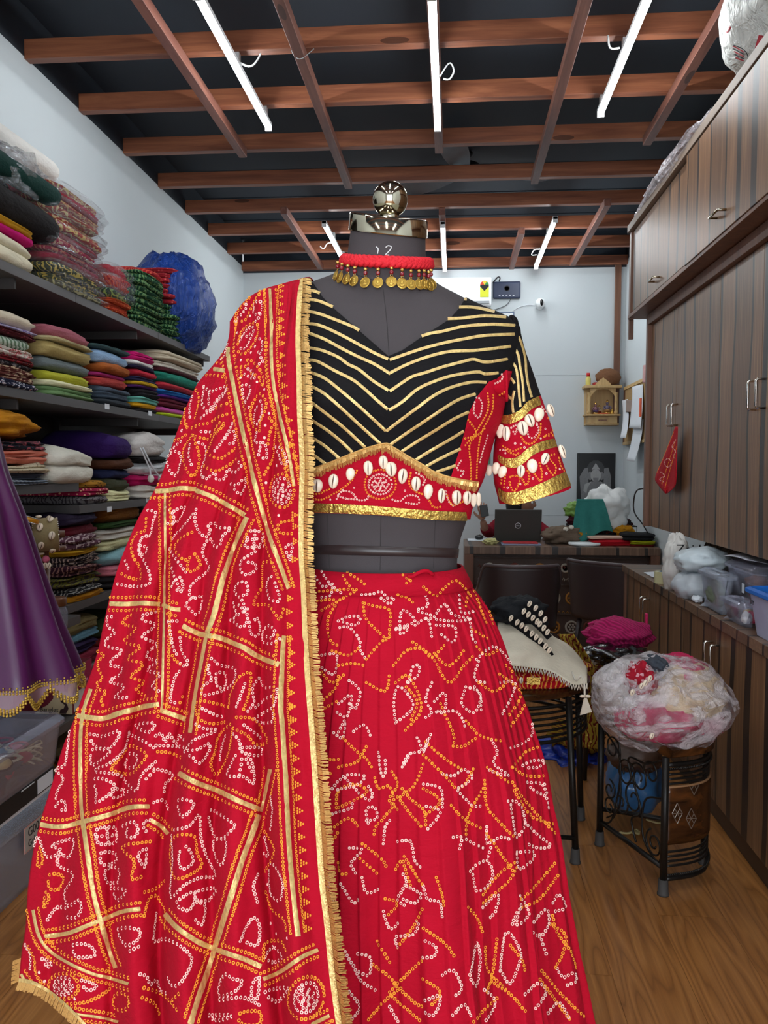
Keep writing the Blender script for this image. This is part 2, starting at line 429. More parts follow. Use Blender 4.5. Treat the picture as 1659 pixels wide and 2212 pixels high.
# shop front: wall with a wide open doorway behind the photographer
g = G(); g.box(LX, -1.25, FY-0.1, FY, 0, ZC); g.box(1.15, RX, FY-0.1, FY, 0, ZC); g.box(-1.25, 1.15, FY-0.1, FY, 2.55, ZC)
tag(g.build('wall_front', M_wall), kind='structure')
ceil = tag(B(LX-0.1, RX+0.1, FY-0.1, BY+0.1, ZC, ZC+0.05).build('ceiling', M_black), kind='structure')
for y in [1.4+0.55*k-0.13 for k in range(-6, 12)]:      # seams of the black sheet
    B(LX, RX, y, y+0.12, ZC-0.006, ZC).build('sheet_fold', M_black, ceil)
yb = [3.592, 4.124, 4.684, 5.247, 5.785, 6.329, 6.878]
y = 3.592-0.545
while y > FY+0.1: yb.insert(0, y); y -= 0.545
for y in yb:
    B(LX, RX, y, y+0.05, 3.105, 3.19).build('beam', M_beam, ceil, bevel=0.002)
B(LX, RX, BY-0.06, BY-0.002, 3.075, 3.15).build('beam', M_beam, ceil, bevel=0.002)
for x, y0, y1 in ((-1.183, 0.2, 4.67), (-0.66, 0.2, 5.23), (-0.09, 2.0, 4.69), (0.48, 0.2, 5.23), (1.02, 0.2, 4.66),
                  (-1.165, 5.70, 7.30), (-0.09, 5.80, 7.30), (0.49, 6.30, 7.40), (1.0, 5.68, 7.32)):
    B(x-0.022, x+0.022, y0, y1, 3.055, 3.104).build('joist', M_joist, ceil, bevel=0.002)
# timber corner trims
c0 = atY(1336, 575, 7.38).x
tag(B(c0-0.025, c0+0.025, BY-0.03, BY-0.001, 1.72, 3.08).build('trim_4', M_trim, bevel=0.002), kind='structure')
tag(B(RX-0.03, RX-0.001, 4.9, 4.95, 2.0, 2.68).build('trim_5', M_trim), kind='structure')
tag(B(0.985, 1.01, 4.86, 4.885, 2.06, 2.64).build('trim_6', M_trim), kind='structure')

# ------------------------------------------------------------------ LED tubes
def tube_light(x, y0, y1, label):
    th = thing('tube_light', (x, (y0+y1)/2, 3.03), label, 'ceiling light', 'LED tube lights under the beams')
    B(x-0.016, x+0.016, y0, y1, 3.036, 3.054).build('housing', M_white, th)
    G().tube([(x, y0+0.012, 3.027), (x, y1-0.012, 3.027)], 0.0125, 14).build('diffuser', M_tube, th, smooth=True)
    for yy in yb:
        if y0 < yy < y1-0.05: B(x-0.009, x+0.009, yy+0.01, yy+0.04, 3.0542, 3.1045).build('clip', M_white, th)
    for yy in (y0, y1-0.014): B(x-0.0165, x+0.0165, yy, yy+0.014, 3.012, 3.054).build('end_cap', M_white, th, bevel=0.002)
tube_light(-0.937, 3.03, 4.22, 'nearer left LED tube glowing white under the timber beams')
tube_light(-0.090, 3.10, 4.29, 'nearer middle LED tube running straight above the dress form')
tube_light(0.694, 3.00, 4.18, 'nearer right LED tube, beside the upper cupboards')
tube_light(-0.914, 5.87, 7.02, 'far left LED tube seen beside the chrome neck cap')
tube_light(-0.086, 5.95, 7.27, 'far middle LED tube, right of the neck of the dress form')
tube_light(0.685, 5.88, 7.23, 'far right LED tube slanting toward the back wall')
for x, nm in ((-0.94, 'left'), (-0.09, 'middle'), (0.69, 'right')):
    tube_light(x, 0.2, 1.4, '%s LED tube of the row over the photographer, near the shop front' % nm)
    tube_light(x, -1.7, -0.5, '%s LED tube of the row right inside the shop door' % nm)
# loose wires of the tubes
def wire(pts, r, label, mat=M_white, name='loose_wire', cat='wire', step=0.01):
    o = G().tube(smoothpts(pts, step), r, 6).build(name, mat, smooth=True); return tag(o, label, cat)
wire([(-0.93, 3.60, 3.06), (-0.88, 3.60, 3.04), (-0.85, 3.61, 3.07), (-0.83, 3.60, 3.10)], 0.004, 'short white wire loop at the nearer left tube')
wire([(-0.70, 3.60, 3.10), (-0.68, 3.57, 3.06), (-0.65, 3.57, 3.05), (-0.60, 3.59, 3.10)], 0.002, 'thin wire hanging off the nearest beam', plain('grey_wire', (150, 150, 150), 0.5))
wire([(-0.07, 3.75, 3.04), (-0.03, 3.74, 3.09), (-0.01, 3.75, 3.06), (-0.03, 3.74, 3.02), (-0.06, 3.75, 3.03)], 0.0035, 'white looped wire with plug at the middle tube')
wire([(0.62, 3.58, 3.10), (0.63, 3.58, 3.05), (0.67, 3.58, 3.05)], 0.004, 'white wire stub at the nearer right tube')
wire([(-0.925, 6.4, 3.045), (-0.97, 6.4, 3.04), (-1.0, 6.4, 3.0), (-1.03, 6.4, 3.02)], 0.004, 'white wire curl at the far left tube')
wire([(0.675, 6.7, 3.045), (0.62, 6.7, 3.04), (0.60, 6.7, 3.0), (0.64, 6.7, 3.0)], 0.004, 'pale wire curl at the far right tube')

# ------------------------------------------------------------------ ceiling fan above the beams
fc = Vector((0.06, 5.45, 0))
M_fanb = plain('fan_grey', (120, 128, 136), 0.5)
fan = thing('ceiling_fan', (fc.x, fc.y, 3.2), 'dark ceiling fan with grey blades half hidden by the beams', 'fan')
G().lathe([(0.05, 0), (0.045, -0.02), (0.012, -0.05), (0.012, -0.13)], (fc.x, fc.y, 3.335), 20).build('down_rod', M_blackpl, fan, smooth=True)
G().lathe([(0.03, 0.05), (0.09, 0.045), (0.11, 0.02), (0.11, 0.0), (0.09, -0.02), (0.02, -0.03)], (fc.x, fc.y, 3.215), 28).build('motor', M_blackpl, fan, smooth=True)
for k in range(3):
    a = math.radians(-100+120*k); d = Vector((math.cos(a), math.sin(a), 0)); n_ = Vector((-d.y, d.x, 0.25)).normalized()
    g = G(); rr = []
    for i in range(9):
        u = i/8; wdt = 0.05+0.03*math.sin(PI*u*0.8); c = fc+d*(0.10+0.46*u)+Vector((0, 0, 3.215))
        e = wdt*(1 if i < 8 else 0.75)
        rr.append([c-n_*e+Vector((0,0,.003)), c+n_*e+Vector((0,0,.003)), c+n_*e-Vector((0,0,.003)), c-n_*e-Vector((0,0,.003))])
    g.rings(rr).build('blade', M_fanb, fan, bevel=0.002)

# ================================================================== RIGHT SIDE CUPBOARDS
def handle(parent, x, y, z0, z1, out=0.035, mat=M_chrome, r=0.0045, horiz=False):
    if horiz: pts = [(x, y-0.06, z0), (x-out, y-0.055, z0), (x-out, y+0.055, z0), (x, y+0.06, z0)]
    else: pts = [(x, y, z0), (x-out+0.004, y, z0), (x-out, y, z0+0.006), (x-out, y, z1-0.006), (x-out+0.004, y, z1), (x, y, z1)]
    return G().tube(pts, r, 8).build('handle', mat, parent, smooth=True)
Y_0 = 0.9
uc = thing('upper_cupboard', (1.2, 3, 2.18), 'long striped laminate wall cupboard with flap doors right under the beams', 'cupboard')
B(1.0, RX-0.002, Y_0, 4.79, 2.19, 2.64).build('carcass', M_lam, uc)
B(0.96, RX-0.002, Y_0, 4.83, 2.64, 2.68).build('top_board', plain('cream_brown_edge', (132, 112, 96), 0.5), uc, bevel=0.002)
B(0.975, 0.995, 4.79, 4.825, 2.16, 2.64).build('end_board', M_trim, uc)
B(0.97, RX-0.002, Y_0, 4.83, 2.165, 2.185).build('bottom_board', M_trim, uc, bevel=0.001)
ys = [4.785, 3.66, 2.55, 1.5, 0.9]
for k in range(4):
    xf = 0.985 if k != 1 else 0.965
    d = B(xf, xf+0.018, ys[k+1]+0.003, ys[k]-0.003, 2.20-(0.02 if k == 1 else 0), 2.635).build('door', M_lam, uc, bevel=0.0015)
    yh = (4.22, 3.17, 2.0, 1.2)[k]
    G().tube([(xf, yh-0.05, 2.25), (xf-0.03, yh-0.05, 2.25), (xf-0.03, yh+0.05, 2.25), (xf, yh+0.05, 2.25)], 0.005, 8).build('handle', M_nickel, d, smooth=True)
wd = thing('wardrobe', (1.3, 3, 1.01), 'wall-hung wardrobe with tall doors of dark-striped brown laminate', 'wardrobe')
B(1.09, RX-0.002, Y_0, 4.70, 1.012, 2.16).build('carcass', M_lam, wd)
B(1.045, 1.09, 4.66, 4.70, 1.012, 2.16).build('side_frame', M_trim, wd, bevel=0.002)
B(1.045, 1.09, Y_0, 4.66, 2.105, 2.16).build('top_frame', M_trim, wd, bevel=0.002)
yd = [4.655] + [YX(p, 1.07) for p in (1458, 1549, 1641)] + [2.38, 1.9, 1.4, 0.9]
for k in range(len(yd)-1):
    d = B(1.068, 1.088, yd[k+1]+0.0015, yd[k]-0.0015, 1.015, 2.103).build('door', M_lam, wd, bevel=0.001)
    yh = yd[k+1]+0.045 if k % 2 == 0 else yd[k]-0.035
    zt = 1.32-(875-1015)/1800*4.0
    handle(d, 1.068, yh, 1.535, 1.635, 0.03)
bc = thing('base_cupboard', (1.2, 3, 0), 'low row of striped laminate cupboards with chrome bar handles along right wall', 'cupboard')
B(1.0, RX-0.002, Y_0, 4.81, 0.08, 0.74).build('carcass', M_lam, bc)
B(1.04, RX-0.002, Y_0, 4.80, 0, 0.08).build('plinth', M_kick, bc)
B(0.965, RX-0.002, Y_0, 4.84, 0.742, 0.78).build('worktop', M_lamtop, bc, bevel=0.0015)
B(0.972, 1.0, 4.785, 4.815, 0.02, 0.742).build('end_frame', M_trim, bc)
yd = [4.78, YX(1405, .98), 3.60, YX(1556, .98), 2.55, 2.0, 1.5, 0.9]
for k in range(len(yd)-1):
    d = B(0.98, 0.998, yd[k+1]+0.0015, yd[k]-0.0015, 0.085, 0.738).build('door', M_lam, bc, bevel=0.001)
    yh = yd[k+1]+0.035 if k % 2 == 0 else yd[k]-0.035
    handle(d, 0.98, yh, 0.545, 0.675, 0.032, M_chrome, 0.004)
p = atX(1410, 1330, .94)
lk = G(); lk.box(p.x-0.006, p.x+0.006, 4.095, 4.12, 0.56, 0.625)
tag(lk.build('key_tag', plain('pink_tag', (214, 30, 100), 0.4), bevel=0.004), 'small pink tag hanging at a handle of the low cupboards', 'key tag')
# skirting along the cupboards
tag(B(1.0, 1.04, Y_0, 4.80, 0, 0.075).build('trim_7', plain('brown_skirting', (70, 50, 36), 0.5)), kind='structure')

# ================================================================== LEFT SHELVING
SXF, SXB = -1.45, LX+0.004
sh = thing('shelf_unit', (-1.65, 3.5, 0), 'dark grey wall shelving stacked with fabric along the left wall', 'shelves')
def board(y0, y1, z, th=0.032, xf=SXF): B(SXB, xf, y0, y1, z-th, z).build('shelf_board', M_shelf, sh, bevel=0.001)
y1s = YX(170, SXF); y2s = YX(345, SXF)
for y0, y1 in ((1.45, y1s-0.002), (y1s+0.002, y2s-0.002), (y2s+0.002, 4.9)): board(y0, y1, 1.988)
for y0, y1 in ((1.45, y2s), (y2s+0.002, 4.9)): board(y0, y1, 1.585)
board(1.45, y1s, 1.262); board(y1s+0.002, 4.9, 1.175)
board(2.66, 3.02, 0.768, xf=-1.40); board(3.02, 4.9, 0.80)
board(2.66, 4.9, 0.42, xf=-1.36)
board(2.66, 4.9, 0.10, xf=-1.36)
for y in (1.47, 2.68, 3.76, 4.80):
    for xx in (-1.863,):
        B(xx, xx+0.03, y, y+0.03, 0, 1.955).build('post', M_shelfdark, sh)
    for z in (1.955, 1.552): B(-1.84, -1.47, y+0.032, y+0.045, z-0.035, z).build('bracket', M_shelfdark, sh)
B(SXB, SXB+0.012, 1.45, 4.9, 0, 1.955).build('back_panel', M_shelfdark, sh)
for px, py in ((231, 878), (324, 893), (236, 1100), (319, 1080)):
    q = atX(px, py, SXF); B(SXF, SXF+0.0015, q.y-0.022, q.y+0.022, q.z-0.011, q.z+0.011).build('price_sticker', M_paper, sh)
# ================================================================== DRESS FORM
AX = 1.25                                    # depth of the form's axis
def toPx(p):
    v = Vector(p)-EYE; z = v.dot(_fw); return 829.5+F_PX*v.dot(RT)/z, 1106-F_PX*v.dot(UP)/z
PXM = AX/F_PX                                # metres per pixel at the axis
# centre row, half width px, front depth, back depth, centre px, slant
TORSO = [(462,79,.056,.056,840,.13),(475,79,.056,.056,839,.13),(510,80,.056,.056,838,.13),(548,83,.058,.058,836,.125),(575,88,.060,.062,835,.12),(592,98,.063,.07,834,.115),(606,120,.066,.078,833,.11),
 (620,152,.068,.085,832,.105),(635,185,.070,.09,831,.10),(650,228,.072,.09,830,.098),(662,258,.074,.09,830,.095),(674,274,.078,.09,830,.09),(690,281,.083,.09,831,.088),(730,277,.094,.09,832,.085),
 (780,266,.103,.09,833,.08),(830,254,.110,.088,833,.075),(870,246,.114,.086,833,.07),(900,240,.113,.084,832,.065),(931,229,.110,.082,831,.06),(980,217,.104,.08,830,.055),(1022,208,.099,.078,829,.05),
 (1060,192,.094,.076,829,.045),(1094,184,.090,.074,828,.04),(1124,178,.087,.072,828,.03),(1160,168,.084,.07,827,.02),(1195,163,.083,.07,826,.015),(1230,164,.085,.072,826,.01),(1290,188,.098,.09,826,0),(1400,205,.108,.11,826,0)]
def torso(y, th, off=0.0, bust=1.0):
    hw, df, db, cx, k = tab(TORSO, y)
    c, s = math.cos(th), math.sin(th)          # s>0 : front (toward the camera)
    hwm = hw*PXM
    e = 0.92
    cc = math.copysign(abs(c)**e, c); ss = math.copysign(abs(s)**e, s)
    x = hwm*cc; d = (df if s > 0 else db)
    yy = -d*ss
    if s > 0:
        b = math.exp(-((y-868)/62)**2)*(math.exp(-((x-0.072)/0.048)**2)+math.exp(-((x+0.072)/0.048)**2))
        yy -= 0.026*b*bust*s
        b2 = math.exp(-((y-868)/80)**2)*math.exp(-(x/0.03)**2); yy -= 0.010*b2*(1 if off > 0.003 else -0.3)*s
    base = atY(cx, y, AX)
    L = math.hypot(x, yy) or 1
    x += off*x/L; yy += off*yy/L
    Y_ = AX+yy     # the rings of the form lean forward a little toward its front
    return Vector((base.x+x, Y_, EYE.z+(base.z-k*x-EYE.z)*(Y_/AX)))
M_form = plain('charcoal_form_cloth', (64, 57, 59), 0.8, var=0.05, scale=30, bump=0.15, bscale=900)
form = thing('dress_form', (0, AX, 0), 'charcoal tailor dress form with chrome neck cap and ball, wearing the red outfit', 'mannequin')
NA = 96
def torso_rings(ys, off=0.0): return [[torso(y, 2*PI*j/NA, off) for j in range(NA)] for y in ys]
ysT = [505+i*4 for i in range(0, 50)] + [705+i*10 for i in range(0, 64)]
gT = G().rings(torso_rings(ysT)); gT.build('body', M_form, form, smooth=True)
bvT = BVHTree.FromPolygons([Vector(p) for p in gT.v], gT.f)
cap = G().rings([[torso(506, 2*PI*j/NA, 0.0005) for j in range(NA)], [torso(506, 2*PI*j/NA, 0.0022) for j in range(NA)], [torso(504, 2*PI*j/NA, 0.003) for j in range(NA)],
                 [torso(470, 2*PI*j/NA, 0.003) for j in range(NA)], [torso(467, 2*PI*j/NA, 0.0015) for j in range(NA)], [torso(466.5, 2*PI*j/NA, -0.004) for j in range(NA)]])
cap.build('neck_cap', M_nickel, form, smooth=True, auto=0.6)
bc_ = atY(843, 431, AX)
G().ball(bc_, 0.0262, 40).build('finial_ball', M_nickel, form, smooth=True)
G().lathe([(0.012, -0.030), (0.012, -0.024), (0.009, -0.020)], bc_, 20).build('finial_neck', M_nickel, form, smooth=True)
blt = G().rings([[torso(y, 2*PI*j/NA, o) for j in range(NA)] for y, o in ((1180, 0.0002), (1180.5, 0.0014), (1200.5, 0.0014), (1201, 0.0002))], caps=False)
blt.build('waist_tape', plain('glossy_dark_tape', (52, 42, 42), 0.28), form, smooth=True)
st = G().tube([(WL['dress_form'].x+atY(826,1400,AX).x, AX, z) for z in (0.05, 1.1)], 0.016, 16); st.build('pole', M_chrome, form, smooth=True)
xs_ = atY(826, 1400, AX).x
G().lathe([(0.17, 0.0), (0.17, 0.012), (0.05, 0.03), (0.03, 0.05)], (xs_, AX, 0.0), 32).build('base', M_chrome, form, smooth=True)

# ------------------------------------------------------------------ laying things on a surface
def hit(bv, x, y):
    d = ray(x, y).normalized(); loc, nrm, idx, dist = bv.ray_cast(EYE, d, 12)
    if loc is None: return None
    if nrm.dot(d) > 0: nrm = -nrm
    return loc, nrm, dist
def ribbon(g, bv, pts, wpx, lift=0.0009, step=7, skip=None, closed=False, wave=0.0):
    sp = smoothpts([(p[0], p[1], 0) for p in pts], step, closed); prev = None
    for i, p in enumerate(sp):
        t = sp[min(i+1, len(sp)-1)]-sp[max(i-1, 0)]
        if t.length < 1e-6: continue
        t.normalize(); n = Vector((-t.y, t.x, 0))
        ww = wpx*(1+wave*nz(p.x*0.07, p.y*0.07))
        a = p+n*ww/2; b = p-n*ww/2
        ha, hb, hm = hit(bv, a.x, a.y), hit(bv, b.x, b.y), hit(bv, p.x, p.y)
        if hm is None or ha is None or hb is None or abs((ha[0]-hm[0]).length) > 0.03 or abs((hb[0]-hm[0]).length) > 0.03: prev = None; continue
        cur = [ha[0]+ha[1]*lift*0.6, hm[0]+hm[1]*lift*1.3, hb[0]+hb[1]*lift*0.6]
        if prev and (cur[1]-prev[1]).length < 0.035: g.add(prev+cur, [(0,1,4,3), (1,2,5,4)])
        prev = cur
def dotrow(gs, bv, col, pts, closed=False, size=7.4, step=9.4, solid=False, skip=None, jit=0.5):
    g = gs[col]; sp = smoothpts([(p[0], p[1], 0) for p in pts], step, closed)
    if closed: sp = sp[:-1]
    for p in sp:
        x, y = p.x+random.uniform(-jit, jit), p.y+random.uniform(-jit, jit)
        if skip and skip(x, y): continue
        dot(g, bv, x, y, size, solid)
def dot(g, bv, x, y, size, solid=False):
    h = hit(bv, x, y)
    if not h: return
    loc, n, dist = h
    n = (n - ray(x, y).normalized()*0.5).normalized()
    r = size/2*dist/F_PX*random.uniform(0.88, 1.1)
    u = n.cross(Vector((0, 0, 1)));
    if u.length < 0.05: return
    u.normalize(); v = n.cross(u); a0 = random.uniform(0, 1.0); c = loc+n*0.0009
    K = 7; out = [c+(u*math.cos(a0+2*PI*k/K)+v*math.sin(a0+2*PI*k/K))*r for k in range(K)]
    if solid: g.add(out, [tuple(range(K))]); return
    inn = [c+n*0.0002+(u*math.cos(a0+2*PI*k/K)+v*math.sin(a0+2*PI*k/K))*r*0.44 for k in range(K)]
    g.add(out+inn, [(k, (k+1) % K, K+(k+1) % K, K+k) for k in range(K)])
ZM = {'A': (300, 580, 4.1475), 'B': (180, 1000, 3.072), 'C': (20, 1480, 2.370), 'D': (640, 1200, 2.186), 'G': (640, 600, 3.318), 'F': (1020, 640, 4.608), 'E': (600, 900, 2.5136), 'N': (600, 380, 4.1475)}
def Z(z, pts):
    ox, oy, s = ZM[z]; return [(ox+p[0]/s, oy+p[1]/s) for p in pts]
def ell(z, cx, cy, rx, ry, rot=0.0, n=14):
    return Z(z, [(cx+rx*math.cos(a)*math.cos(rot)-ry*math.sin(a)*math.sin(rot), cy+rx*math.cos(a)*math.sin(rot)+ry*math.sin(a)*math.cos(rot)) for a in [2*PI*k/n for k in range(n)]])
M_dw = plain('white_print', (248, 206, 194), 0.85, var=0.02)
M_dy = plain('orange_print', (248, 158, 44), 0.85, var=0.02)
def shell_geo(c, n, up, L, W, slit=True, T=None):
    """a cowrie: back dome + flat belly with toothed slit facing n"""
    n = n.normalized(); up = (up-n*up.dot(n)).normalized(); rt = up.cross(n)
    T = T or W*0.5; g = G(); rings = []; m = 8; k = 14
    for i in range(m+1):
        t = -PI/2+PI*i/m; sn = math.sin(t); rr = max(math.cos(t), 0.02)
        ring = []
        for j in range(k):
            a = 2*PI*j/k; e = 1.0+0.14*math.sin(a)     # egg outline, wider at the top
            ring.append(c+rt*(W/2*rr*math.cos(a)*e)+up*(L/2*rr*math.sin(a))+n*(T*(0.55*sn if sn > 0 else 0.5*sn)))
        rings.append(ring)
    g.rings(rings)
    if slit:
        g.cur = 1; q = 7; l1 = []; l2 = []
        for i in range(q):
            u = -0.40+0.8*i/(q-1); wv = 0.055*math.cos(u*PI)*W+0.0001
            z_ = T*0.57*math.sqrt(max(0.05, 1-(u*2)**2*0.9))
            bend = 0.03*W*math.sin(u*5)
            l1.append(c+up*(u*L)+rt*(wv+bend)+n*(z_+0.0003)); l2.append(c+up*(u*L)+rt*(-wv+bend)+n*(z_+0.0003))
        g.add(l1+l2, [(i, i+1, q+i+1, q+i) for i in range(q-1)])
    return g
M_shell = plain('cowrie_shell', (250, 232, 208), 0.25, var=0.06, scale=120, coat=0.4)
M_slit = plain('cowrie_slit', (96, 62, 44), 0.6)

# ================================================================== CHOLI BLOUSE
M_blk = cloth((20, 18, 20), crease=0.25); M_red = cloth((182, 2, 36), crease=0.35)
M_lining = cloth((58, 14, 20))
blouse = thing('blouse', (0, AX, 1.0), 'black choli blouse with gold chevron piping, red printed border and hanging shells', 'blouse')
def cut_garment(gm, lines):
    bm = bmesh.new()
    vs = [bm.verts.new(p) for p in gm.v]
    for f in gm.f:
        try: bm.faces.new([vs[i] for i in f])
        except ValueError: pass
    bm.normal_update()
    for L in lines:
        for a, b in zip(L[:-1], L[1:]):
            nn = ray(*a).cross(ray(*b)).normalized()
            lo, hi = min(a[0], b[0])-4, max(a[0], b[0])+4; l2, h2 = min(a[1], b[1])-4, max(a[1], b[1])+4
            fs = []
            for f in bm.faces:
                q = [toPx(v.co) for v in f.verts]
                if max(p[0] for p in q) > lo and min(p[0] for p in q) < hi and max(p[1] for p in q) > l2 and min(p[1] for p in q) < h2: fs.append(f)
            geom = fs+list({e for f in fs for e in f.edges})+list({v for f in fs for v in f.verts})
            bmesh.ops.bisect_plane(bm, geom=geom, plane_co=EYE, plane_no=nn, dist=1e-6)
    return bm
def inpoly(x, y, P):
    r = False; j = len(P)-1
    for i in range(len(P)):
        if (P[i][1] > y) != (P[j][1] > y) and x < (P[j][0]-P[i][0])*(y-P[i][1])/(P[j][1]-P[i][1])+P[i][0]: r = not r
        j = i
    return r
def bm_split(bm, fn):
    """dict key -> G with the faces whose centroid has that key"""
    out = {}
    for f in bm.faces:
        c = f.calc_center_median(); k = fn(toPx(c), c)
        if k is None: continue
        g = out.setdefault(k, (G(), {}))
        idx = []
        for v in f.verts:
            if v.index not in g[1]: g[1][v.index] = len(g[0].v); g[0].v.append(tuple(v.co))
            idx.append(g[1][v.index])
        g[0].f.append(tuple(idx)); g[0].mi.append(0)
    return {k: v[0] for k, v in out.items()}
NECK = Z('G', [(30, -20), (120, 35), (190, 140), (270, 220), (455, 382), (660, 562), (760, 520), (905, 420), (1095, 300), (1170, 215), (1216, 138), (1230, -300), (30, -300)])
PEAK = Z('G', [(-400, 1560), (75, 1420), (200, 1370), (330, 1320), (500, 1255), (640, 1220), (680, 1235), (780, 1300), (900, 1370), (1000, 1430), (1130, 1470), (1320, 1500), (1500, 1530)])
SIDE = Z('G', [(1530, 640), (1505, 700), (1380, 745), (1290, 860), (1240, 960), (1205, 1110), (1165, 1250), (1105, 1440), (1100, 1500)])
SIDEL = Z('G', [(60, 880), (78, 900), (95, 1200), (100, 1420)])
HEM = [(400, 1100), (663, 1108), (760, 1110), (900, 1118), (1008, 1122), (1200, 1130)]
ysB = [598+i*3 for i in range(0, 40)] + [718+i*8 for i in range(0, 53)]
gB = G().rings(torso_rings(ysB, 0.0055), caps=False)
bm = cut_garment(gB, [NECK[:-2], PEAK, SIDE, SIDEL, HEM]); bm.verts.index_update()
def yat(L, x):
    for a, b in zip(L[:-1], L[1:]):
        if a[0] <= x <= b[0]: return a[1]+(b[1]-a[1])*(x-a[0])/(b[0]-a[0])
    return L[0][1] if x < L[0][0] else L[-1][1]
REDP = SIDE+[(1200, 1060), (1200, 790)]
def keyB(p, c):
    x, y = p; back = c.y > AX+0.002
    if y > yat(HEM, x): return None
    if inpoly(x, y, NECK): return None
    if back: return 'black' if y < yat(PEAK, x) else 'red'
    if y > yat(PEAK, x): return 'red'
    if inpoly(x, y, REDP) and y > 800: return 'red'
    if x < yat([(q[1], q[0]) for q in SIDEL], y) and y > 870: return 'red'
    return 'black'
parts = bm_split(bm, keyB); bm.free()
def solid(o, th): m_ = o.modifiers.new('solid', 'SOLIDIFY'); m_.thickness = th; m_.offset = -1; return o
solid(parts['black'].build('bodice', M_blk, blouse, smooth=True), 0.0015)
solid(parts['red'].build('border_panel', M_red, blouse, smooth=True), 0.0015)
bvB = BVHTree.FromPolygons([Vector(p) for p in gB.v], gB.f)

# sleeve (its own part, a hanging empty tube)
SLV = [(1099,684,1119,700),(1092,735,1134,758),(1087,790,1151,805),(1083,840,1162,838),(1080,885,1172,866),(1073,925,1184,900),(1067,965,1195,935),(1065,1000,1204,965),(1067,1040,1217,1003),(1073,1066,1226,1030),(1078,1087,1233,1052)]
def sleeve(v, th, off=0):
    q = v*(len(SLV)-1); i = min(int(q), len(SLV)-2); f = q-i
    a = tab([(k,)+SLV[k] for k in range(len(SLV))], q)
    L = atY(a[0], a[1], AX+0.005); R = atY(a[2], a[3], AX+0.02); mid = (L+R)/2; h = (R-L)/2
    rad = (0.034+0.024*v); c, s = math.cos(th), math.sin(th)
    wob = 0.004*math.sin(3*th+v*5)*v + (0.006*v*math.exp(-((th-2.5)/0.35)**2))
    p = mid+h*(c*(1+off/h.length))+Vector((0, -(rad+off+wob)*s, -0.003*s*v*(1 if s > 0 else 2.6)))
    return p
gS = G().rings([[sleeve(v/60, 2*PI*j/64) for j in range(64)] for v in range(61)], caps=False)
def band(g, bv, top, bot, lift=0.0013, step=6, n=4):
    T = smoothpts([(p[0], p[1], 0) for p in top], step); nT = len(T)
    Bp = smoothpts([(p[0], p[1], 0) for p in bot], 2); prev = None
    for i, p in enumerate(T):
        q = Bp[min(len(Bp)-1, int(i/(nT-1)*(len(Bp)-1)))]; row = []
        for k in range(n+1):
            r_ = p.lerp(q, k/n); h = hit(bv, r_.x, r_.y)
            if not h:
                for back in (.04, .08, .14, .22):
                    e_ = p.lerp(q, max(0, k/n-back)); h = hit(bv, e_.x, e_.y)
                    if h: h = (EYE+ray(r_.x, r_.y).normalized()*h[2], h[1], h[2]); break
            if not h: row = None; break
            row.append(h[0]+h[1]*(lift+0.0006*math.sin(PI*k/n)))
        if row and prev and (row[1]-prev[1]).length < 0.05: g.add(prev+row, [(k, k+1, n+2+k, n+1+k) for k in range(n)])
        prev = row
bvS = BVHTree.FromPolygons([Vector(p) for p in gS.v], gS.f)
CUFF1T = Z('F', [(270, 1178), (330, 1185), (400, 1175), (480, 1130), (540, 1055), (610, 1015), (700, 980)])
bm = cut_garment(gS, [[(1060, 893)]+CUFF1T+[(1180, 848)]]); bm.verts.index_update()
prt = bm_split(bm, lambda p, c: 'black' if p[1] < yat([(1060, 893)]+CUFF1T+[(1180, 848)], p[0])+ (0 if c.y < AX+.01 else 18) else 'red'); bm.free()
slv = solid(prt['black'].build('sleeve', M_blk, blouse, smooth=True), 0.0012)
solid(prt['red'].build('sleeve_border', M_red, slv, smooth=True), 0.0012)
gb = G()
def bandS(*a):
    g_ = G(); band(g_, bvS, *a); g_.build('gold_band', M_gotaband, slv, smooth=True)
bandS(Z('F', [(275, 1180), (330, 1185), (400, 1172), (480, 1128), (540, 1055), (610, 1015), (705, 978)]), Z('F', [(300, 1265), (370, 1270), (420, 1258), (500, 1215), (580, 1130), (650, 1095), (720, 1063)]))
bandS(Z('F', [(262, 1575), (340, 1612), (420, 1610), (480, 1580), (560, 1510), (680, 1450), (830, 1412)]), Z('F', [(270, 1640), (340, 1695), (430, 1705), (510, 1665), (600, 1585), (720, 1530), (838, 1500)]))
bandS(Z('F', [(262, 1895), (330, 1945), (430, 1950), (560, 1910), (700, 1855), (800, 1805), (925, 1745)]), Z('F', [(278, 2022), (350, 2066), (440, 2074), (560, 2048), (700, 2003), (850, 1942), (978, 1884)]))
gb = G(); band(gb, bvB, Z('G', [(60, 1612), (200, 1617), (400, 1625), (600, 1638), (800, 1655), (1000, 1670), (1232, 1680)]), Z('G', [(60, 1680), (200, 1682), (400, 1690), (600, 1700), (800, 1720), (1000, 1735), (1225, 1742)]))
gb.build('hem_band', M_gotaband, blouse, smooth=True)
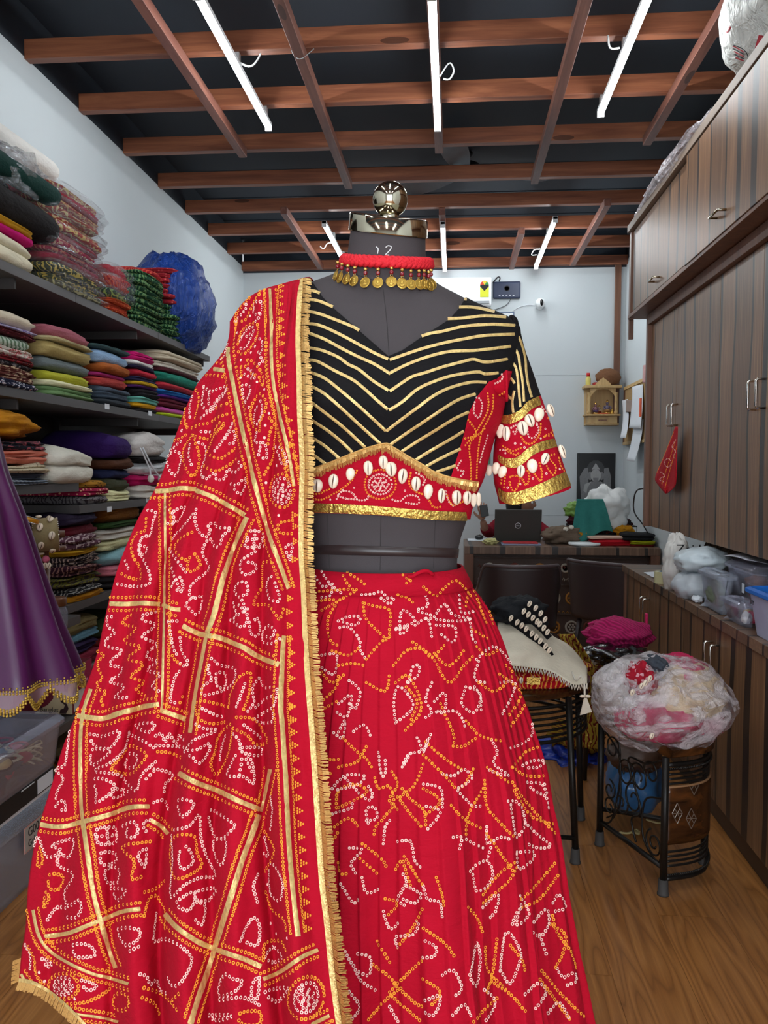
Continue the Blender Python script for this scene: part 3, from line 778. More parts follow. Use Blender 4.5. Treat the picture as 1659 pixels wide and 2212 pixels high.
# gold piping
PIPE = [[(60,330),(160,340),(300,400),(450,480),(560,540),(670,590)],[(670,590),(780,550),(900,510),(1050,470),(1200,440),(1350,415),(1562,405)],
 [(40,235),(150,255),(250,290),(400,350),(452,380)],[(35,155),(150,165),(275,215)],[(35,95),(120,95),(172,114)],[(40,45),(110,42)],
 [(898,420),(960,400),(1050,385),(1200,350),(1400,335),(1585,345)],[(1085,295),(1200,290),(1350,275),(1520,285)],[(1165,212),(1280,215),(1440,250)],[(1200,155),(1270,165),(1360,198)],
 [(70,390),(200,440),(330,510),(450,570),(560,620),(678,693)],[(670,685),(800,620),(950,565),(1100,530),(1300,520),(1545,490)],
 [(70,500),(180,520),(300,570),(370,620),(450,660),(550,740),(670,815)],[(670,815),(750,760),(830,710),(930,680),(1050,640),(1200,600),(1270,585),(1360,605),(1525,580)],
 [(70,590),(150,600),(280,670),(400,730),(480,790),(580,880),(665,950)],[(665,948),(760,890),(870,800),(1000,740),(1130,700),(1300,675),(1350,690),(1465,680)],
 [(75,670),(200,720),(330,820),(450,920),(560,1020),(645,1100)],[(645,1098),(760,1010),(870,930),(980,850),(1100,790),(1250,750),(1360,750)],
 [(80,765),(200,830),(330,940),(450,1050),(605,1190)],[(670,1198),(780,1120),(900,1040),(1050,940),(1170,870),(1295,830)],
 [(80,870),(200,960),(350,1080),(505,1225)],[(755,1245),(870,1170),(1000,1090),(1130,1010),(1242,958)],
 [(90,1005),(220,1090),(320,1170),(412,1260)],[(858,1303),(960,1240),(1080,1170),(1207,1093)],
 [(90,1130),(200,1200),(315,1298)],[(928,1352),(1040,1290),(1182,1222)],[(100,1250),(218,1338)],[(1003,1392),(1142,1345)]]
for L in PIPE:
    g = G(); ribbon(g, bvB, Z('G', L), 6.4, 0.0012, 6)
    if g.v: g.build('piping', M_gota, blouse, smooth=True)
for L in [[(440,365),(490,480),(525,620),(535,750),(555,880),(592,1012)],[(405,485),(455,580),(475,700),(500,850),(515,1052)],[(370,630),(430,700),(450,800),(465,950),(480,1108)],[(350,790),(400,830),(430,885)],[(345,978),(392,1022)],[(545,560),(580,700),(640,850),(685,972)],[(420,940),(400,1050),(412,1165)]]:
    g = G(); ribbon(g, bvS, Z('F', L), 5.2, 0.0012, 6)
    if g.v: g.build('piping', M_gota, slv, smooth=True)
# tie at the arm hole: a folded red strip ending in a pointed flap
gk = G(); fl_ = [(1062,838,1058,872),(1072,822,1074,868),(1082,812,1086,866),(1090,804,1096,868),(1095,800,1094,868)]
def knot(u, v):
    a = tab([(k,)+fl_[k] for k in range(5)], u*4); p = atY(a[0], a[1], AX-0.055-0.02*u); q = atY(a[2], a[3]-22*(1-u), AX-0.05-0.02*u)
    return p.lerp(q, v)+Vector((0, -0.006*math.sin(PI*v)*(1-u*0.5), 0))
gk.sheet(knot, 14, 8, 0.003); gk.build('tie', M_red, blouse, smooth=True)
bvK = BVHTree.FromPolygons([Vector(p) for p in gk.v], gk.f)
# printed dots of the blouse
gs = {'w': G(), 'y': G()}
kw = dict(size=4.6, step=6.0, jit=0.2)
dotrow(gs, bvB, 'y', ell('G', 602, 1480, 112, 105), True, **kw); dotrow(gs, bvB, 'w', ell('G', 602, 1480, 84, 72), True, **kw)
for a in range(6): dotrow(gs, bvB, 'w', ell('G', 602+38*math.cos(a*PI/3), 1480+33*math.sin(a*PI/3), 22, 19, n=6), True, **kw)
for c, z, cl, L in [('y','G',0,[(105,1575),(180,1590),(300,1530),(390,1460),(440,1370)]),('y','G',0,[(105,1550),(170,1545),(240,1510)]),('w','G',0,[(290,1585),(330,1530),(400,1540),(440,1590),(500,1590),(520,1560)]),('w','G',0,[(300,1560),(350,1580),(440,1590)]),
  ('y','G',0,[(820,1400),(810,1480),(870,1540),(930,1560),(980,1640),(1040,1640)]),('w','G',0,[(690,1590),(740,1600),(800,1560),(870,1570),(870,1620),(770,1610)]),('w','G',0,[(860,1400),(920,1440),(900,1500)]),('y','G',0,[(1080,1560),(1120,1630),(1200,1600)]),('w','G',0,[(1070,1530),(1090,1600),(1130,1640)]),
  ('y','G',0,[(1370,830),(1370,950),(1290,1100),(1210,1200)]),('y','G',0,[(1410,840),(1400,960),(1330,1100),(1300,1250),(1290,1450)]),('y','G',0,[(1230,1020),(1290,1110),(1240,1200),(1250,1350),(1250,1450)]),('y','G',0,[(1210,1150),(1290,1130),(1350,1080)]),('w','G',1,[(1290,860),(1330,900),(1310,1000),(1270,960)]),('w','G',0,[(1180,1310),(1150,1370),(1200,1390),(1180,1420)]),('w','G',0,[(1370,1130),(1330,1260),(1310,1340)])]:
    dotrow(gs, bvB, c, Z(z, L), bool(cl), **kw)
for c, cl, L in [('y',0,[(490,1400),(530,1460),(600,1460),(670,1370),(680,1250)]),('w',0,[(550,1320),(560,1390),(610,1410),(660,1330),(640,1280)]),('y',0,[(310,1490),(400,1540),(500,1500)]),('y',0,[(340,1530),(430,1580),(470,1550)]),('w',0,[(280,1530),(330,1530),(330,1575)]),('y',1,[(380,1800),(460,1790),(470,1850),(420,1940),(380,1880)]),('y',0,[(490,1800),(540,1880),(570,1790),(550,1730)]),('y',0,[(620,1770),(680,1840),(690,1740),(660,1640)]),('y',0,[(740,1690),(800,1780),(830,1700),(760,1600),(840,1570)]),('y',0,[(860,1610),(880,1690),(915,1740)]),('y',0,[(710,1400),(790,1350),(800,1280),(740,1200)]),('y',0,[(720,1395),(800,1385)]),('w',0,[(390,1310),(450,1280),(430,1370),(400,1330)]),('w',0,[(690,1100),(730,1150)]),('y',0,[(330,1780),(320,1900)]),('y',0,[(300,1790),(290,1860)])]:
    dotrow(gs, bvS, c, Z('F', L), bool(cl), **kw)
for q in [(640,1265),(680,1415),(725,1320),(428,1465),(485,1470),(520,1505),(605,1815),(737,1765),(868,1720),(480,1870),(355,1905)]: dot(gs['w'], bvS, *Z('F', [q])[0], 5.0)
for q in [(415,1505),(335,1523),(778,1525),(245,1590)]: dot(gs['w'], bvB, *Z('G', [q])[0], 5.0)
dotrow(gs, bvK, 'w', Z('F', [(180,850),(220,870),(280,845),(310,800),(290,770)]), **kw); dotrow(gs, bvK, 'y', Z('F', [(250,990),(300,970),(340,940)]), **kw)
for c in gs: tag(gs[c].build('dot_print', M_dw if c == 'w' else M_dy, blouse), kind='stuff')
# fringe lace along the peak
def fringe(g, gl, bv, line, length, step=2.2, wpx=2.0, lift=0.002, dirv=(0, 1), rnd=0.25, bandw=5, offs=True):
    sp = smoothpts([(p[0], p[1], 0) for p in line], step)
    for p in sp:
        h = hit(bv, p.x, p.y)
        if not h: continue
        k = length*(1+random.uniform(-rnd, rnd*0.4)); ex = p.x+dirv[0]*k+random.uniform(-2, 2); ey = p.y+dirv[1]*k+random.uniform(-2, 2)
        h2 = hit(bv, ex, ey) or h; D = h[2]/F_PX
        a = h[0]+h[1]*lift; b = EYE+ray(ex, ey).normalized()*min(h2[2], h[2]+0.02)-ray(ex, ey).normalized()*random.uniform(0.001, 0.005)
        mid = (a+b)/2-ray(p.x, p.y).normalized()*0.004
        s_ = (b-a).cross(ray(p.x, p.y)); 
        if s_.length < 1e-9: continue
        s_ = s_.normalized()*wpx*D/2
        g.add([a-s_, a+s_, mid-s_*1.3, mid+s_*1.3, b-s_*1.1, b+s_*1.1], [(0,1,3,2), (2,3,5,4)])
        if gl is not None:
            d = Vector((dirv[0], dirv[1], 0)); q = p-d*1.5; hh = hit(bv, q.x, q.y)
            if hh: gl.ball(hh[0]+hh[1]*0.0015, bandw*D/2.2, 6, (1, 1, 1))
gf, gl = G(), G()
LACE = Z('G', [(70, 1385), (200, 1345), (330, 1292), (500, 1225), (635, 1190), (680, 1208), (780, 1270), (900, 1340), (1000, 1400), (1130, 1440), (1300, 1470)])
fringe(gf, gl, bvB, LACE, 19, 1.7, 2.2)
o = tag(gf.build('fringe', M_fringe, blouse), kind='stuff'); tag(gl.build('lace_edge', M_fringe, blouse, smooth=True), kind='stuff')
def shells(bv, z, lst, par, lift=0.004, sc=1.0):
    for q in lst:
        x, y = Z(z, [q[:2]])[0]; h = hit(bv, x, y)
        if not h:
            for dx in (-6, -12, 6, 12, -20, 20):
                h = hit(bv, x+dx, y)
                if h: break
            if not h: continue
            h = (EYE+ray(x, y).normalized()*h[2], h[1], h[2])
        n = (h[1]-ray(x, y).normalized()*1.2).normalized(); a = math.radians(q[2])
        up = Vector((math.sin(a), 0, math.cos(a))); s = q[4]*sc*h[2]/F_PX
        ng = shell_geo(h[0]+n*lift, n, up, s, s*(q[5] if len(q) > 5 else 0.74), bool(q[3]))
        ng.build('cowrie', [M_shell, M_slit], par, smooth=True)
shells(bvB, 'G', [(157,1488,0,1,30,.82),(270,1457,5,1,33,.68),(390,1405,8,0,28,.7),(517,1363,-4,1,33,.62),(624,1320,-4,1,30,.66),(680,1370,-8,1,33,.76),(762,1420,5,1,34,.62),(857,1475,0,1,33,.62),(943,1530,3,0,34,.6),(1037,1560,0,1,32,.55),(1143,1572,-5,1,33,.66),(1217,1575,-3,1,31,.66),(1262,1590,-6,0,31,.55),(1296,1585,-10,0,32,.4)], blouse)
shells(bvS, 'F', [(262,1285,0,0,24,.75),(292,1345,6,0,31,.6),(347,1370,-4,1,33,.55),(503,1315,-14,1,32,.72),(568,1240,-25,1,29,.72),(655,1182,14,0,31,.72),(766,1142,-24,1,29,.62),(182,1733,0,0,24,.85),(250,1713,10,0,27,.7),(308,1748,24,0,27,.7),(487,1740,0,1,27,.65),(597,1692,-6,0,31,.74),(716,1622,22,1,27,.68),(884,1550,-22,1,31,.5)], slv)
# red printed flat inner wisps above: thread loops are too fine to tell apart, left out

# chalk size number and seams on the form
gn = G(); ribbon(gn, bvT, [(812,533),(817,538),(815,550)], 2.2, 0.0006, 2); ribbon(gn, bvT, [(833,535),(838,531),(845,533),(843.5,539),(837,546),(833,551),(842,551)], 2.2, 0.0006, 2)
tag(gn.build('chalk_number', plain('chalk', (225, 225, 225), 0.9), form), 'white chalk number 12')
gn = G()
for L in ([(828,625),(836,700),(841,775)], [(823,1112),(822,1180)], [(822,1202),(821,1232)], [(940,1122),(936,1228)], [(707,1112),(712,1228)], [(762,590),(790,600),(835,612),(880,620)]): ribbon(gn, bvT, L, 1.6, 0.0004, 6)
gn.build('seam', plain('seam_dark', (50, 46, 46), 0.9), form)  # seams are thin ribbons a little darker than the form cloth

# ================================================================== COIN CHOKER
nk = thing('choker', atY(835, 580, AX), 'red braided choker with hanging brass coins around the neck of the form', 'necklace')
M_braid = plain('red_braid_yarn', (222, 22, 40), 0.7, var=0.1, scale=300, bump=0.3, bscale=900)
for s_i in range(3):
    for lay in range(2):
        pts = []
        for j in range(241):
            th = 2*PI*j/240; ph = 17*th+2*PI*s_i/3+lay*0.0
            yrow = 565+(5.5*math.sin(ph))+(lay*6-3); q_ = torso(yrow, th, 0.0055+0.0022*math.sin(2*ph+1)); q_.z += 0.06*(q_.x-atY(835, 570, AX).x)
            pts.append(q_)
        G().tube(pts, 0.0037, 8).build('braid_strand', M_braid, nk, smooth=True)
M_redbead = plain('red_glass_bead', (130, 8, 28), 0.1, coat=0.8); M_goldbead = plain('gold_bead', (226, 180, 96), 0.25, 0.9)
def neckpt(x_px, rad, z_px):
    c = atY(835, z_px, AX); x = (x_px-835)*PXM*0.93; th = math.asin(max(-1, min(1, x/rad)))
    return Vector((c.x+x, AX-0.75*rad*math.cos(th)-0.004, c.z)), th
for (zx, zy, ang) in [(515,893,0),(555,910,0),(613,925,0),(680,940,0),(780,955,0),(896,957,0),(1018,948,0),(1115,963,0),(1197,972,0),(1272,972,0),(1322,970,0),(1365,982,0),(1388,965,0)]:
    x, y = Z('N', [(zx, zy)])[0]
    p, th = neckpt(x, 0.080, y)
    hh = hit(bvT, x, y+3)
    dn = (p-EYE).length
    if hh: dn = min(dn, hh[2]-0.003)
    p = EYE+ray(x, y).normalized()*(dn-0.004)
    n = Vector((math.sin(th), -math.cos(th), 0.25)).normalized()
    u = Vector((n.y, -n.x, 0)).normalized()*-1; v = n.cross(u)
    r = 0.0079; g = G(); K = 26; rg_ = []
    for (rr, hh) in ((r, -0.0006), (r, 0.0006), (r*0.92, 0.0009), (r*0.86, 0.0004), (0.001, 0.0004)):
        rg_.append([p+(u*math.cos(2*PI*k/K)+v*math.sin(2*PI*k/K))*rr+n*hh for k in range(K)])
    g.rings(rg_)
    for (a, b, sx, sz) in ((0, .0016, .0021, .0027), (0, -.0028, .0034, .0021)):     # bust in relief
        c = p+v*(-b if v.z < 0 else b)+u*a+n*0.0006; rr_ = []
        for i in range(4):
            t_ = i/3*PI/2; rr_.append([c+(u*math.cos(2*PI*k/10)*sx+v*math.sin(2*PI*k/10)*sz)*max(.02, math.cos(t_))+n*0.0010*math.sin(t_) for k in range(10)])
        g.rings(rr_)
    coin = g.build('coin', M_coin, nk, smooth=True, auto=0.5)
    top = p+Vector((0, 0, r)); zt = top.z
    x2 = (zx-950)*0.93+950
    q = Vector((p.x-math.sin(th)*0.004*abs(math.sin(th)), p.y+0.004, 0))
    G().tube([Vector((q.x, q.y-0.003, zt+0.0012+0.0016*math.sin(a)))+u*0.0016*math.cos(a) for a in [2*PI*k/12 for k in range(13)]], 0.0004, 5).build('ring', M_goldbead, nk, smooth=True)
    G().ball((q.x, q.y-0.002, zt+0.0055), 0.0031, 14, (1, 1, 1.05)).build('red_bead', M_redbead, nk, smooth=True)
    G().ball((q.x, q.y-0.001, zt+0.0112), 0.0029, 12, (1, 1, 0.85)).build('gold_bead', M_goldbead, nk, smooth=True)

# ================================================================== SKIRT
SK = [(1222,170),(1240,172),(1262,190),(1290,212),(1310,226),(1350,246),(1390,262),(1470,290),(1560,322),(1650,346),(1740,361),(1850,378),(1930,388),(2020,405),(2100,423),(2212,450),(2500,520),(2840,590)]
def skirt(y, th):
    hw = tab(SK, y)[0]*PXM; r = hw*AX/math.sqrt(AX*AX+hw*hw)
    c, s = math.cos(th), math.sin(th)
    t_ = sstep(1255, 1290, y); down = sstep(1262, 2300, y)
    N = 58; u = th*N/(2*PI)+0.25*math.sin(y*0.004+3*th)+0.12*nz(th*3, y*0.003); fr = u-math.floor(u)
    kn = (fr if fr < 0.88 else (1-fr)/0.12*0.88)-0.45
    amp = (0.0022+0.006*down)*t_
    big = math.sin(11*th+1.1+0.5*math.sin(2*th+y*0.002)); big = math.copysign(abs(big)**0.7, big)
    big2 = math.sin(5*th+2.3)
    dr = amp*kn*1.6+(0.019*big+0.016*big2)*down+0.003*nz(th*6, y*0.01)*t_-0.006*down
    rr = r+dr
    base = atY(828+(y-1222)*0.004, y, AX)
    return Vector((base.x+rr*c, AX-(rr*0.86)*s, base.z))
ysS = [1222, 1230, 1245, 1256]+[1262+i*(2840-1262)/110 for i in range(111)]
NS = 900
gK = G().rings([[skirt(y, 2*PI*j/NS) for j in range(NS)] for y in ysS], caps=False)
skt = gK.build('lehenga_skirt', M_red, smooth=True); tag(skt, 'long pleated crimson skirt with white and orange tie-dye dots', 'skirt')
bvK2 = BVHTree.FromPolygons([Vector(p) for p in gK.v], gK.f)
wbg = G().rings([[skirt(y, 2*PI*j/120)+Vector((0, 0, 0))+(skirt(y, 2*PI*j/120)-Vector((atY(828, y, AX).x, AX, skirt(y, 0).z))).normalized()*o_ for j in range(120)] for y, o_ in ((1221, 0.000), (1221, 0.003), (1262, 0.004), (1264, 0.001))], caps=False)
wbo = wbg.build('waistband', M_red, skt, smooth=True)
bvWB = BVHTree.FromPolygons([Vector(p) for p in gK.v+wbg.v], gK.f+[tuple(i+len(gK.v) for i in f) for f in wbg.f])
G().tube(smoothpts([skirt(1224, a)+Vector((0, -0.006, 0.002+0.004*math.sin((a-0.9)*18))) for a in (0.85, 0.95, 1.05, 1.15, 1.22)], 0.004), 0.0028, 8).build('drawstring', M_red, skt, smooth=True)
gs = {'w': G(), 'y': G()}
kw = dict(size=6.6, step=8.9, jit=0.5)
SKD = [('y',[(205,60),(240,130),(260,150)]),('y',[(225,70),(290,110),(330,140)]),('y',[(485,80),(540,120)]),('y',[(570,70),(520,130)]),('y',[(110,170),(280,160),(240,190),(120,260)]),('y',[(100,215),(190,215),(150,300),(160,400),(210,430)]),
('y',[(315,225),(330,300),(400,370),(430,400),(440,350),(440,260),(370,240),(320,225)]),('y',[(480,185),(520,200),(560,230)]),('y',[(600,150),(660,190),(700,150),(750,120),(790,150),(830,200)]),('y',[(810,180),(800,240)]),('y',[(330,490),(400,410),(450,380)]),
('y',[(460,520),(520,450),(590,440),(640,480),(700,420)]),('y',[(550,410),(640,480),(720,600),(790,520),(840,470)]),('y',[(650,460),(720,520),(790,450)]),('y',[(470,600),(530,570),(590,720),(510,830)]),('y',[(200,520),(260,510),(330,520)]),('y',[(130,680),(190,620),(200,560)]),('y',[(120,730),(190,690)]),
('y',[(830,350),(900,390)]),('y',[(860,600),(940,640),(1030,560)]),('y',[(990,520),(1090,620),(1080,700),(1010,810)]),('y',[(960,560),(1060,650),(1000,760)]),('y',[(520,620),(570,690),(540,780)]),('y',[(840,170),(870,250),(900,330)]),('y',[(860,160),(910,260),(930,340)]),('y',[(850,430),(900,470),(960,440)]),
('y',[(610,880),(700,960),(780,1010)]),('y',[(600,940),(700,1040),(770,1100),(840,1000)]),('y',[(740,900),(790,900),(850,860)]),('y',[(800,780),(870,850),(980,880)]),('y',[(680,700),(740,840),(740,900)]),
('y',[(190,1190),(200,1110),(280,1080),(330,1120),(200,1190)]),('y',[(370,1050),(390,1100),(440,1090),(460,1170),(420,1230),(370,1290),(370,1330)]),('y',[(490,1140),(560,1080),(600,980)]),('y',[(480,1140),(540,1220),(600,1290)]),('y',[(500,1100),(540,1150),(600,1200),(610,1280)]),('y',[(600,1100),(680,1160),(600,1230)]),
('y',[(450,1020),(480,1080),(440,1150),(480,1200)]),('y',[(310,1360),(400,1430),(430,1480)]),('y',[(300,1430),(380,1500)]),('y',[(200,1450),(210,1500),(250,1500)]),('y',[(1060,1620),(1110,1580),(1230,1440)]),('y',[(1065,1660),(1150,1620),(1240,1500)]),
('y',[(1020,1000),(1080,930),(1150,900)]),('y',[(1020,1000),(1090,1040),(1180,1040)]),('y',[(1020,1070),(1090,1170),(1220,1310)]),('y',[(1030,1110),(1110,1230),(1220,1270)]),('y',[(890,1060),(900,1180),(960,1260),(1030,1330)]),('y',[(900,1000),(1000,1070)]),('y',[(730,1180),(800,1250),(880,1290)]),('y',[(880,1100),(810,1230),(800,1330)]),
('y',[(810,1660),(860,1720),(880,1780)]),('y',[(880,1600),(960,1500),(1030,1450)]),('y',[(880,1640),(1000,1540),(1040,1470)]),('y',[(900,1310),(960,1400),(1030,1500)]),('y',[(480,1850),(560,1740),(600,1660)]),('y',[(600,1760),(700,1830),(750,1900)]),('y',[(380,1820),(440,1920)]),('y',[(360,1930),(440,1990),(500,2060)]),
('y',[(440,2060),(540,1960),(600,1910)]),('y',[(450,2080),(520,2140),(590,2200)]),('y',[(460,2020),(560,2110),(600,2130)]),('y',[(340,2190),(430,2090),(500,2040)]),('y',[(600,2000),(680,2060),(640,2120)]),('y',[(890,1850),(900,1950),(950,2010),(1000,2060)]),('y',[(900,2060),(930,1950),(950,1800)]),('y',[(840,2200),(900,2130),(960,2080)]),('y',[(920,2010),(1020,2080),(1080,2150)]),
('y',[(1010,1840),(1060,1900),(1080,1960)]),('y',[(1210,1700),(1230,1780),(1290,1860),(1320,1950)]),('y',[(1200,1740),(1270,1790),(1260,1870),(1220,1950)]),('y',[(1160,1960),(1240,2060),(1360,2180)]),('y',[(1150,2000),(1230,2110),(1300,2200)]),('y',[(660,1520),(690,1600),(700,1660)]),('y',[(510,1420),(560,1500),(600,1560)]),('y',[(470,1480),(500,1440),(520,1500),(540,1560)]),
('y',[(420,1620),(480,1640),(430,1700)]),('y',[(120,900),(150,960),(210,960)]),('y',[(110,960),(160,1030)]),('y',[(130,1300),(170,1340),(200,1300)]),('y',[(180,1280),(250,1240),(300,1290)]),('y',[(120,1390),(160,1400)]),('y',[(150,1650),(180,1740),(190,1820)]),('y',[(220,860),(280,920),(330,960),(360,1010)]),('y',[(200,1000),(290,970),(330,900)]),('y',[(330,600),(420,640),(440,560)]),('y',[(170,450),(250,470),(300,430)]),('y',[(120,550),(170,600),(230,560)]),
('w',[(110,60),(150,120),(200,170),(225,178)]),('w',[(90,100),(130,150),(170,130),(160,190),(110,200)]),('w',[(205,340),(250,340),(300,400),(300,440),(330,490)]),('w',[(200,310),(240,290),(300,290),(280,330),(210,310)]),('w',[(120,470),(190,470),(180,560),(120,530)]),('w',[(310,185),(370,180),(400,170),(430,200),(460,200),(440,230),(400,200)]),
('w',[(470,350),(530,340),(490,370),(500,260),(560,310),(470,345)]),('w',[(610,190),(620,240),(570,260),(650,290),(600,300)]),('w',[(650,290),(700,230),(740,280),(820,300),(740,310),(650,300)]),('w',[(660,330),(750,340),(740,410),(680,370)]),('w',[(560,330),(620,300),(640,400)]),('w',[(770,190),(780,270),(850,260)]),('w',[(820,300),(830,390),(860,420)]),
('w',[(530,600),(550,530),(580,520),(570,570),(520,600)]),('w',[(470,790),(460,700),(480,620),(530,660),(550,720),(470,790)]),('w',[(640,600),(610,680),(640,740),(600,770)]),('w',[(650,690),(700,650),(700,740),(650,730)]),('w',[(800,620),(780,700),(840,740),(870,660),(810,620)]),('w',[(660,740),(760,740),(800,820)]),('w',[(840,620),(870,670),(870,740)]),
('w',[(850,490),(930,430),(1000,490),(1010,520)]),('w',[(860,500),(840,580),(890,600)]),('w',[(960,600),(1030,600),(1010,680),(970,750)]),('w',[(920,870),(950,930),(930,980),(1000,1040),(900,1010)]),('w',[(1010,910),(1080,880),(1115,840),(1110,780)]),('w',[(1070,990),(1110,970),(1170,970),(1140,1000),(1080,1000)]),('w',[(1090,1070),(1160,1080),(1180,1130),(1140,1120),(1100,1090)]),('w',[(1170,1080),(1190,1190)]),
('w',[(1000,1160),(1050,1170),(1080,1260),(1040,1330),(1020,1240),(1010,1170)]),('w',[(1080,1260),(1140,1320),(1200,1370),(1140,1380),(1090,1360)]),('w',[(1040,1400),(1120,1400),(1110,1440),(1050,1480),(1040,1410)]),('w',[(1020,1740),(1060,1650),(1040,1740),(1100,1690),(1050,1600)]),('w',[(900,1280),(900,1360),(960,1330),(1010,1340)]),
('w',[(820,1490),(850,1460),(900,1440),(930,1500),(900,1560),(850,1580),(830,1500)]),('w',[(900,1440),(920,1380)]),('w',[(880,1660),(950,1600),(940,1680),(900,1720)]),('w',[(200,700),(260,660),(240,760),(190,740)]),('w',[(250,590),(300,640),(280,720),(250,700)]),('w',[(190,850),(230,780),(220,860),(170,830)]),('w',[(270,830),(320,800),(350,850)]),
('w',[(170,1100),(230,1040),(320,1040),(290,1080),(180,1110)]),('w',[(230,1050),(330,1150),(360,1130),(340,1090),(360,1120)]),('w',[(170,1220),(260,1190),(260,1160)]),('w',[(330,1250),(380,1240),(370,1190),(330,1200),(340,1270)]),('w',[(390,930),(400,1030),(420,1030),(420,960)]),('w',[(410,1360),(420,1280),(450,1240)]),
('w',[(480,1350),(540,1350),(560,1440),(600,1480)]),('w',[(510,1650),(480,1620),(520,1540),(500,1500)]),('w',[(520,1560),(590,1600),(560,1640),(500,1620)]),('w',[(480,1850),(470,1800),(550,1790),(580,1740),(560,1720)]),('w',[(410,1680),(440,1760),(490,1730)]),('w',[(310,1520),(330,1590),(390,1575)]),('w',[(250,1380),(310,1390),(260,1450),(280,1500)]),
('w',[(210,1550),(240,1600),(270,1640),(300,1620)]),('w',[(150,1520),(160,1600),(190,1640)]),('w',[(620,870),(600,930),(640,830)]),('w',[(570,860),(590,920),(530,940),(500,1000),(540,930)]),('w',[(600,1080),(680,1100),(690,1200)]),('w',[(620,1290),(680,1210),(600,1180)]),('w',[(690,1030),(740,1040),(790,1010),(830,1050),(760,1100)]),
('w',[(760,1110),(830,1180),(880,1180)]),('w',[(740,1330),(780,1330),(770,1390)]),('w',[(800,1340),(880,1380)]),('w',[(600,1560),(620,1620),(680,1640),(690,1720)]),('w',[(610,1820),(660,1850),(650,1890),(590,1900)]),('w',[(820,1980),(850,1830),(870,1900),(850,2030),(820,1990)]),('w',[(690,1980),(740,1960),(780,2040),(750,2080)]),
('w',[(960,1960),(990,1780),(1060,1880),(1010,2020),(960,1950)]),('w',[(1120,1730),(1180,1670),(1190,1740),(1150,1800),(1110,1770)]),('w',[(1180,1880),(1150,1790)]),('w',[(1210,1640),(1240,1600),(1270,1660),(1220,1680)]),('w',[(1230,1950),(1260,1990),(1310,1970),(1320,2010),(1270,2030)]),('w',[(1080,2070),(1140,2020),(1180,2060),(1130,2140)]),
('w',[(230,1870),(270,1940),(310,2010),(370,2050)]),('w',[(290,1880),(350,1900),(340,1980),(290,1960)]),('w',[(610,2100),(680,2080),(650,2170),(600,2150)]),('w',[(440,2130),(480,2200)]),('w',[(890,2050),(940,2110),(890,2200)]),('w',[(1190,2160),(1240,2110),(1290,2190)]),('w',[(250,2060),(300,2130),(260,2190)]),('w',[(740,2170),(790,2120),(830,2180)])]
for c, L in SKD: dotrow(gs, bvWB, c, Z('D', L), **kw)
# the print goes on around the side and back of the skirt: zigzags and rosettes in the cloth's own coordinates
def clothdot(g, y, th, r):
    p = skirt(y, th); n = Vector((math.cos(th), -math.sin(th), 0.3)).normalized(); u = n.cross(Vector((0,0,1))).normalized(); v = n.cross(u); c = p+n*0.002
    K = 6; out = [c+(u*math.cos(2*PI*k/K)+v*math.sin(2*PI*k/K))*r for k in range(K)]; inn = [c+(u*math.cos(2*PI*k/K)+v*math.sin(2*PI*k/K))*r*0.4 for k in range(K)]
    g.add(out+inn, [(k, (k+1) % K, K+(k+1) % K, K+k) for k in range(K)])
for zz in range(14):
    for j in range(150):
        th = PI*1.02+j/150*PI*0.96
        clothdot(gs['y' if zz % 2 else 'w'], 1320+zz*105+34*(abs(((j*0.16) % 2)-1)*2-1), th, 0.0023)
for c in gs: tag(gs[c].build('dot_print', M_dw if c == 'w' else M_dy, skt), kind='stuff')
# ================================================================== DUPATTA
XR = [(600,655),(640,642),(700,645),(800,650),(900,652),(1000,657),(1100,655),(1200,655),(1280,660),(1400,665),(1500,672),(1600,680),(1750,690),(1900,700),(2000,712),(2100,722),(2212,737),(2300,748),(2500,770)]
XL = [(600,640),(612,610),(625,560),(640,535),(690,499),(730,480),(790,447),(840,421),(890,398),(930,384),(985,364),(1030,348),(1070,328),(1120,299),(1180,273),(1230,254),(1290,238),(1350,224),(1420,208),(1500,180),(1560,158),(1620,134),(1690,114),(1760,92),(1830,74),(1900,63),(1960,58),(2000,56),(2060,47),(2130,41),(2300,40),(2500,40)]
TOP = [(0,653,603),(0.15,638,607),(0.4,602,617),(0.65,560,630),(0.85,525,655),(1.0,497,695)]
FOLDS = [(0.135, 1.0), (0.33, 0.8), (0.47, 1.0), (0.66, 0.9), (0.83, 0.6)]
def fold(s, t):
    d = 0.0
    for k, (c, a) in enumerate(FOLDS):
        cc = c+0.02*math.sin(t*5+k*2); u = (s-cc)
        d += a*(math.exp(-(u/0.05)**2)*1.0 - 0.95*math.exp(-((u-0.062)/0.026)**2))
    return d
def dup_px(s, t):
    tx, ty = tab(TOP, s)
    y1 = 2460 - 340*sstep(0.35, 1.0, s)**1.2
    y = lerp(ty, y1, t); b = sstep(0, 0.10, t)
    x = lerp(tx, 0, 0)*(1-b) + lerp(tab(XR, y)[0], tab(XL, y)[0], s)*b if b < 1 else lerp(tab(XR, y)[0], tab(XL, y)[0], s)
    return x, y
DR = [(600,1.205),(640,1.165),(700,1.14),(800,1.122),(870,1.11),(950,1.115),(1050,1.13),(1200,1.135),(1300,1.10),(1500,1.03),(1800,0.985),(2212,0.94),(2500,0.92)]
DL = [(600,1.22),(700,1.25),(900,1.27),(1200,1.23),(1600,1.19),(2212,1.12),(2500,1.10)]
